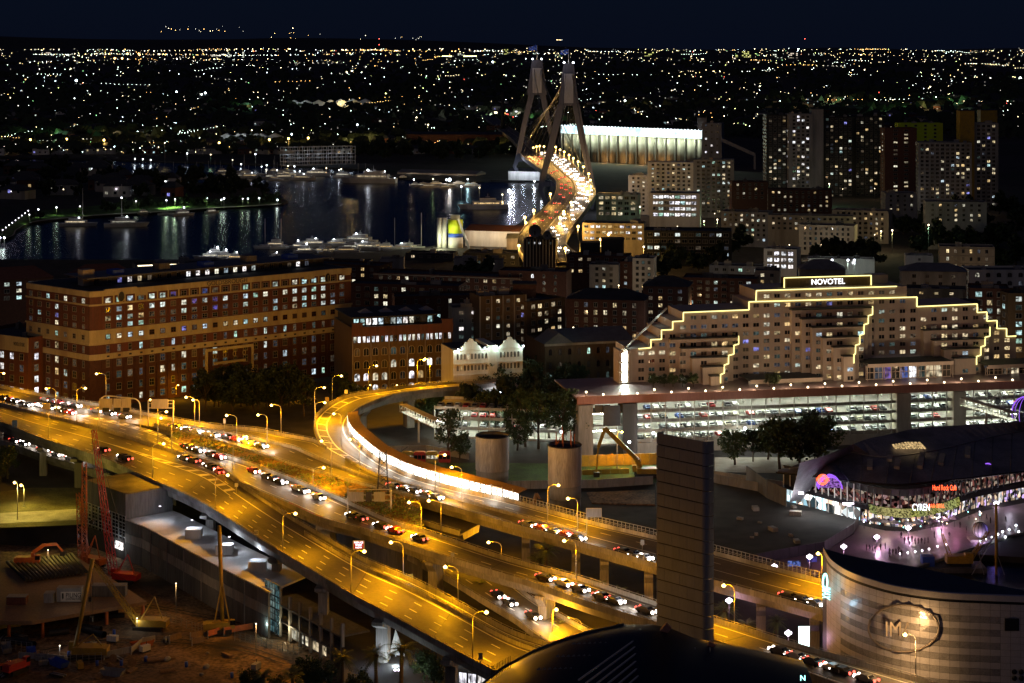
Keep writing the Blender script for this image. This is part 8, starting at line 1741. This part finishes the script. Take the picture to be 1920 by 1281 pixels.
# park lamps with green lit lawn
for i,(px,py,e) in enumerate(((55,410,900),(72,400,900),(106,396,900),(150,394,500),(205,388,1400),(230,382,700),(255,384,600),(312,382,9200),(328,380,11500),(345,379,4500),(388,378,1200),(415,381,900),(455,379,1600),(465,379,900),(486,378,900))): p=P(px,py+6,3); t=empty('park_lamp',p,0,'small green white park lamp on the headland path, %s from the left'%ordw(i),'lamp','park lamps on the headland'); mb=MB(); mb.cyl((0,0,-1),.12,6,5); mb.make('pole',M['post'],t); mb=MB(); mb.ball((0,0,5.2),.5,0,6,4); mb.make('bulb',M['lampwhite'] if i%3 else M['globe'],t); point((p.x,p.y-2,p.z+4.8),e*(2.2 if e>2000 else 1.3),(.6,1,.3),.4,None,125); point((p.x,p.y-2,p.z+4.6),e*.1+60,(.7,1,.6),.4)
for i in range(9): px=5+i*6; p=P(px,440-i*4.6,2); t=empty('path_lamp',p,0,'tiny white path lamp on the curved promenade at the far left','lamp','path lamps at the far left'); mb=MB(); mb.cyl((0,0,0),.1,3,4); mb.make('pole',M['post'],t); mb=MB(); mb.ball((0,0,3.2),.42,0,6,4); mb.make('bulb',M['globe'],t)
# shore road lamps and cars
for i,(px,py) in enumerate(((57,262),(125,261),(195,263),(232,272),(316,268),(366,266),(411,268),(505,262),(541,260),(578,259),(637,280),(680,282),(712,282),(750,283),(760,282),(790,277),(827,276),(842,275),(879,276),(898,272),(917,275),(943,274),(947,271))):
    D=2250; p=Q(px,py,D); t=empty('street_lamp',(p.x,D,4),0,'orange street lamp on the far shore road, %s from the left'%ordw(i),'street lamp','lamps of the far shore road'); mb=MB(); mb.cyl((0,0,0),.16,p.z-4,5); mb.make('pole',M['post'],t); mb=MB(); mb.ball((0,0,p.z-4),1.2,0,8,6); mb.make('bulb',M['sodium'],t); point((p.x,D-3,p.z-2),4500,(1,.6,.15),.6)
for i in range(60):
    px=random.choice((U(0,35),U(40,130),U(285,350),U(420,480),U(420,480),U(655,900),U(655,900),U(940,985))); c=car(random.choice((0,2,5)),(XP(px,2235),2235,7),0 if px<130 or 400<px<500 else math.pi,'tiny car on the far shore road with glowing lights','cars on the far shore road',1,lr=.75)
D=2235; mb=MB(); mb.box(XP(-40,D),XP(1000,D),D-8,D+8,5,6.9); mb.make('far_shore_road',M['asphalt'],kind='structure')
board('lit_billboard','white lit billboard above the far shore road','screen',507,269,524,277,2240,'white',0,6); lb=[o for o in COL.objects if o.name.startswith('lit_billboard')][-1]; p=Q(507,277,2239.6); q=Q(524,269,2239.6); mb=MB(); mb.box(p.x,q.x,2239.5,2239.8,p.z,q.z); mb.make('screen',M['screen2'] if 'screen2' in M else emat('billboard_glow',(.9,1,.95),2.5,True),lb,world=True)
# bright shopping road cluster on the hill behind the bridge
for i in range(46):
    px=U(880,985); py=212+ (985-px)*.10+U(-8,14); 
    if px<925: py+=8
    D=3000+U(-150,150); p=Q(px,py,D); t=empty('shop_sign',(p.x,D,14),0,'glowing shop front or sign on the bright road beyond the bridge','sign','bright road cluster beyond the bridge'); s_=U(1.2,3.4); mb=MB(); mb.box(-s_,s_,-.3,.3,p.z-14-s_*.5,p.z-14+s_*.5); mb.make('sign_face',M[random.choice(['signwhite','lampwhite','lampwarm','neongreen','signwhite','tail','sodium_s'])] if 'neongreen' in M else M['signwhite'],t); mb=MB(); mb.box(-.2,.2,-.1,.2,-2,p.z-14); mb.make('post',M['dark'],t)
for px,py,e,c in ((905,222,60000,(.7,1,.6)),(930,218,90000,(.9,1,.85)),(960,212,90000,(1,.8,.75)),(912,238,60000,(1,.7,.4))): point(Q(px,py,2960),e,c,1)
# suburban lights: nearest 300 are lamps of their own, the rest one mass
tab=[]; d=2200
while d<16400: tab.append((d,HY+F*(HC-(zfar(d)+6))/d)); d*=1.01
def dof(row): return min(tab,key=lambda q:abs(q[1]-row))[0]
for nm,c,st in (('l_white',(.80,1,.86),16),('l_cool',(.7,.88,1),22),('l_warm',(1,.80,.42),16),('l_orange',(1,.55,.16),14),('l_green',(.35,1,.35),10),('l_red',(1,.12,.08),12),('l_dimw',(.95,.9,.75),5),('l_yel',(.85,1,.3),14)): M[nm]=emat('far_light_'+nm[2:],c,st,False)
KM=['l_white','l_cool','l_warm','l_orange','l_green','l_red','l_dimw','l_yel']; WT=[30,10,26,9,3,1.5,30,4]
LMESH={}
def lmesh(k,r):
    key=(k,round(r,1))
    if key not in LMESH: mb=MB(); mb.ball((0,0,0),r,0,6,4); LMESH[key]=mb.mesh('bulb',M[k])
    return LMESH[key]
pts=[]
for i in range(3500):
    u=R(); row=92.5+ (205)*u**1.4 if i<3100 else 95+U(0,30)*R(); row+=2.5*abs(noise.noise(Vector((i*.0,row*.0+i,1)))); px=U(-30,1950)
    cl=noise.noise(Vector((px*.008,row*.03,4))); 
    if cl<-.12 and R()<.75 and row>125: continue
    if row>245 and px>1030: continue
    if 200<row and px>1430 and px<1880: continue
    d=dof(row)*U(.985,1.015); x=XP(px,d); z=zfar(d,x)+U(3,11); k=random.choices(KM,WT)[0]
    if px>1030 and k in('l_white','l_cool') and R()<.4: k='l_warm'
    if row<118 and R()<.35: k='l_orange' if 150<px<950 else 'l_warm'
    r=d/F*(U(.22,.55) if R()<.92 else U(.6,1.0))*(.72 if row<130 else .95); pts.append((d,x,z,r,k))
for px,row,k,s in ((143,155,'l_cool',2.6),(306,175,'l_cool',2.2),(331,170,'l_cool',2.0),(385,171,'l_cool',2.2),(378,176,'l_white',1.8),(113,268,'l_cool',2.0),(461,258,'l_cool',2.6),(258,250,'l_cool',1.8),(400,177,'l_cool',1.8),(217,198,'l_cool',1.6),(729,223,'l_white',2),(670,236,'l_cool',1.7),(547,253,'l_cool',1.6),(215,107,'l_orange',2.2),(229,107,'l_orange',2.2),(239,106,'l_orange',2.4),(260,108,'l_orange',1.8),(1042,108,'l_white',1.6),(1913,144,'l_white',3),(1172,192,'l_white',2.2),(924,117,'l_cool',2),(1497,92,'l_white',1.5),(1100,168,'l_cool',1.5)):
    d=dof(max(row,93)); pts.append((d,XP(px,d),zfar(d,XP(px,d))+8,d/F*s*.75,k))
for i in range(14):
    px=830+ (i*3.2 if i<6 else 22+i*3.1); d=9000; pts.append((d,XP(px,d),ZR(105.5,d),d/F*.9,'l_yel'))
for i in range(40): px=U(395,435); d=9500; pts.append((d,XP(px,d),ZR(104+abs(px-415)*.07-(2 if i%2 else 0),d),d/F*.4,'l_dimw'))
for j in range(9): d=dof(98); 
for i in range(90): px=U(200,960) if i<60 else U(120,460); d=dof(U(93,97) if i<60 else U(105,112)); pts.append((d,XP(px,d),zfar(d,XP(px,d))+8,d/F*U(.4,.9),random.choice(('l_orange','l_warm','l_dimw'))))
for i in range(95):
    row=94+190*R()**1.5; px=U(-20,1940); a=U(-1,1); n=random.randint(5,16); k=random.choice(('l_white','l_warm','l_white','l_orange','l_dimw')); sp=U(4,9)
    for j in range(n):
        pj=px+j*sp; rj=row+j*a*(.5 if row<150 else 1.3); 
        if rj<92.5 or rj>285 or (rj>240 and pj>1030): continue
        if 200<rj and 1430<pj<1880: continue
        d=dof(rj); x=XP(pj,d); pts.append((d,x,zfar(d,x)+8,d/F*U(.25,.42),k))
pts.sort(key=lambda q:-q[3]/q[0])
near=[q for q in pts if q[0]<4200][:290]; ns=set(id(q) for q in near)
for d,x,z,r,k in near:
    t=empty('suburban_lamp',(x,d,z-7),0,'lit street lamp among the dark suburbs beyond the bay','lamp','street lamps in the far suburbs'); put('bulb',lmesh(k,r),t,(0,0,7)); put('pole',LMESH.setdefault('pole',MB().cyl((0,0,0),.12,7,4).mesh('pole',M['post'])),t)
mbs=MB()
for q in pts:
    if id(q) in ns: continue
    d,x,z,r,k=q; mbs.octa((x,d,z),r*1.15,KM.index(k))
for i in range(70):
    px=random.choice((U(268,460),U(268,460),U(480,690),U(735,790),U(1042,1056),U(540,560))); row=U(48,60) if px<470 else U(60,80); 
    if px>730: row=U(68,74) if px<800 else 75
    d=26500; mbs.octa((XP(px,d),d,ZR(row,d)),d/F*U(.25,.55),random.choice((3,6,2,6)))
for px,row,k in ((549,53,2),(711,73,5),(711,84,5),(711,103,5),(1509,73,5)): d=15500; mbs.octa((XP(px,d),d,ZR(row,d)),d/F*.7,k)
mbs.make('distant_town_lights',[M[k] for k in KM],kind='stuff')
# roofs and tree crowns of the dark suburbs
HM=[]
for k in range(5):
    mb=MB(); w,dp,h=U(9,20),U(9,14),U(4,9); mb.box(-w/2,w/2,-dp/2,dp/2,-3,h,0); mb.add([(-w/2-.4,-dp/2-.4,h),(w/2+.4,-dp/2-.4,h),(w/2+.4,dp/2+.4,h),(-w/2-.4,dp/2+.4,h),(-w/4,0,h+3),(w/4,0,h+3)],[(0,1,5,4),(1,2,5),(2,3,4,5),(3,0,4)],1)
    for i in range(3): mb.quad((-w/2+1+i*w/3,-dp/2-.05,1+ (k%2)*2),(-w/2+2.6+i*w/3,-dp/2-.05,1+(k%2)*2),(-w/2+2.6+i*w/3,-dp/2-.05,2.6+(k%2)*2),(-w/2+1+i*w/3,-dp/2-.05,2.6+(k%2)*2),2 if i==k%3 else 3)
    HM.append(mb.mesh('house_body',[M[('white','beige','brick_dark','grey','brick_red')[k]],M['roofd'],M['w_mix'],M['dglass']]))
for i in range(270):
    px=U(-20,1940); row=U(190,292) if px<1000 else U(178,235); d=dof(row); x=XP(px,d); t=empty('house',(x,d,zfar(d,x)),U(-.6,.6),'small dark roofed house on the far suburban slope','house','houses on the far slope'); put('house_body',HM[i%5],t,(0,0,0),0,(1.3,1.3,1.2))
for i in range(26):
    px=U(0,330); py=U(318,372); 
    if px>220 and py<345: continue
    p=P(px,py,2); t=empty('house',p,U(-.4,.4),'dark house with a few lit rooms on the wooded headland','house','houses on the headland'); put('house_body',HM[i%5],t,(0,0,0),0,(1.5,1.3,1.6))
    mb=MB(); mb.ball((0,-7,U(3,8)),.55,0,6,4); mb.make('porch_lamp',M[random.choice(['lampwhite','lampwarm','globe'])],t)
mb=MB(); rnd=random.Random(9)
for i in range(5200):
    px=rnd.uniform(-60,1980); row=rnd.uniform(120,296); d=dof(row)
    if px>1030 and row>250: continue
    x=XP(px,d); s_=rnd.uniform(4,11)*(1+d/9000); z=zfar(d,x)+s_*.2; mb.add([(x-s_,d,z-2),(x+s_*.9,d,z-2),(x-s_*.5,d+1,z+s_*rnd.uniform(.6,1)),(x+s_*.45,d-1,z+s_*rnd.uniform(.5,1)),(x,d-s_*.6,z+s_*.3),(x,d+s_*.5,z+s_*.4)],[(0,4,2),(4,1,3),(4,3,2),(1,5,3),(5,0,2),(2,3,5)])
mb.make('suburb_treeline',M['leafd'],kind='stuff')
def far_tower(label,a,b,top,bot,D,lit,pal,nx,ny,wall='dark'):
    p=Q(a,bot,D); q=Q(b,top,D); t=empty('tower_block',p,0,label,'building','tower blocks on the horizon'); w=q.x-p.x; h=q.z-p.z; mb=MB(); mb.box(0,w,0,w*.6,-40,h); mb.make('wall',M[wall],t); mb=MB()
    for i in range(nx):
        for j in range(ny):
            if R()<lit: x=(i+.5)*w/nx; z=(j+.5)*h/ny; mb.box(x-w/nx*.36,x+w/nx*.36,-2,-.5,z-h/ny*.3,z+h/ny*.3)
    mb.make('window_field',M[pal],t,kind='stuff')
for a in (('yellow lit tower block on the horizon right of the bridge pylon',1208,1226,97,121,9500,.5,'l_yelw',5,7),('thin bright lift strip tower on the horizon',1378,1384,103,122,9400,.9,'l_yelw',1,7),('broad yellow lit tower block on the horizon',1391,1408,96,122,9300,.6,'l_yelw',5,8),('white lit tower pair on the horizon, left one',1449,1467,98,120,9000,.4,'l_wh',5,7),('white lit tower pair on the horizon, other one',1478,1496,99,120,9000,.45,'l_pk',5,7),('dim tower block with a bright strip at far left horizon',427,432,98,118,8800,.6,'l_wh',2,6),('bright thin tower on the far left horizon',454,458,97,118,8700,.9,'l_wh',1,7),('warm lit slab on the left horizon',83,98,98,110,10500,.5,'l_pk',5,4),('pale lit block on the horizon near the centre',858,872,100,110,10000,.4,'l_wh',4,4),('low bright market block on the horizon',1150,1200,111,120,8800,.6,'l_yelw',12,2),('small lit block on the horizon before the silos',945,953,92,103,10800,.6,'l_yelw',3,4),('dim block on the slope at right',1365,1390,108,122,8600,.2,'l_pk',5,4),('dim block with warm rooms on the right slope',1530,1538,140,152,6800,.5,'l_pk',2,4)):
    for nm,c in (('l_yelw',(.75,.78,.25)),('l_wh',(.9,.95,.8)),('l_pk',(.9,.75,.6))):
        if nm not in M: M[nm]=emat('far_window_'+nm[2:],c,1.1,False)
    far_tower(*a)
for i,(px,row) in enumerate(((640,195),(470,197),(710,262),(660,262),(1000,225),(1480,195),(1560,190),(1670,205),(1690,207),(1740,203),(1555,187),(215,250),(310,255),(100,250),(1180,195),(1790,190))): d=dof(row); x=XP(px,d); point((x,d-14,zfar(d,x)+12),random.choice((26000,18000)),random.choice(((.4,1,.4),(.6,1,.5),(1,.7,.25),(1,.75,.3))),1)
# sheds with lit white gables on the far slope
for i,(a,b,r) in enumerate(((608,626,190),(628,652,188),(540,552,190),(408,428,257),(432,445,257))): d=dof(r+6); f=Fr(a,d,b,d,zfar(d,XP(a,d))); t=f.root('lit_shed','pale gabled shed lit blue white on the far slope, %s'%ordw(i),'building','lit sheds on the far slope'); mb=MB(); w=f.L/3; 
for o in [o for o in COL.objects if o.name.startswith('lit_shed')]:
    mb=MB()
    for i in range(3): mb.add([(i*22,0,0),(i*22+21,0,0),(i*22+21,0,9),(i*22+10,0,14),(i*22,0,9),(i*22,15,0),(i*22+21,15,0),(i*22+21,15,9),(i*22+10,15,14),(i*22,15,9)],[(0,1,2,3,4),(3,2,7,8),(4,3,8,9),(1,6,7,2)])
    mb.make('wall',M['white'],o); p=o.location; point((p.x+20,p.y-20,p.z+7),5000,(.75,.9,1),1)
# remove the templates the copies were made from
for tpl in PROTO+TP+FT+PP+BP:
    for c in list(tpl.children):
        for g in list(c.children): bpy.data.objects.remove(g)
        bpy.data.objects.remove(c)
    bpy.data.objects.remove(tpl)
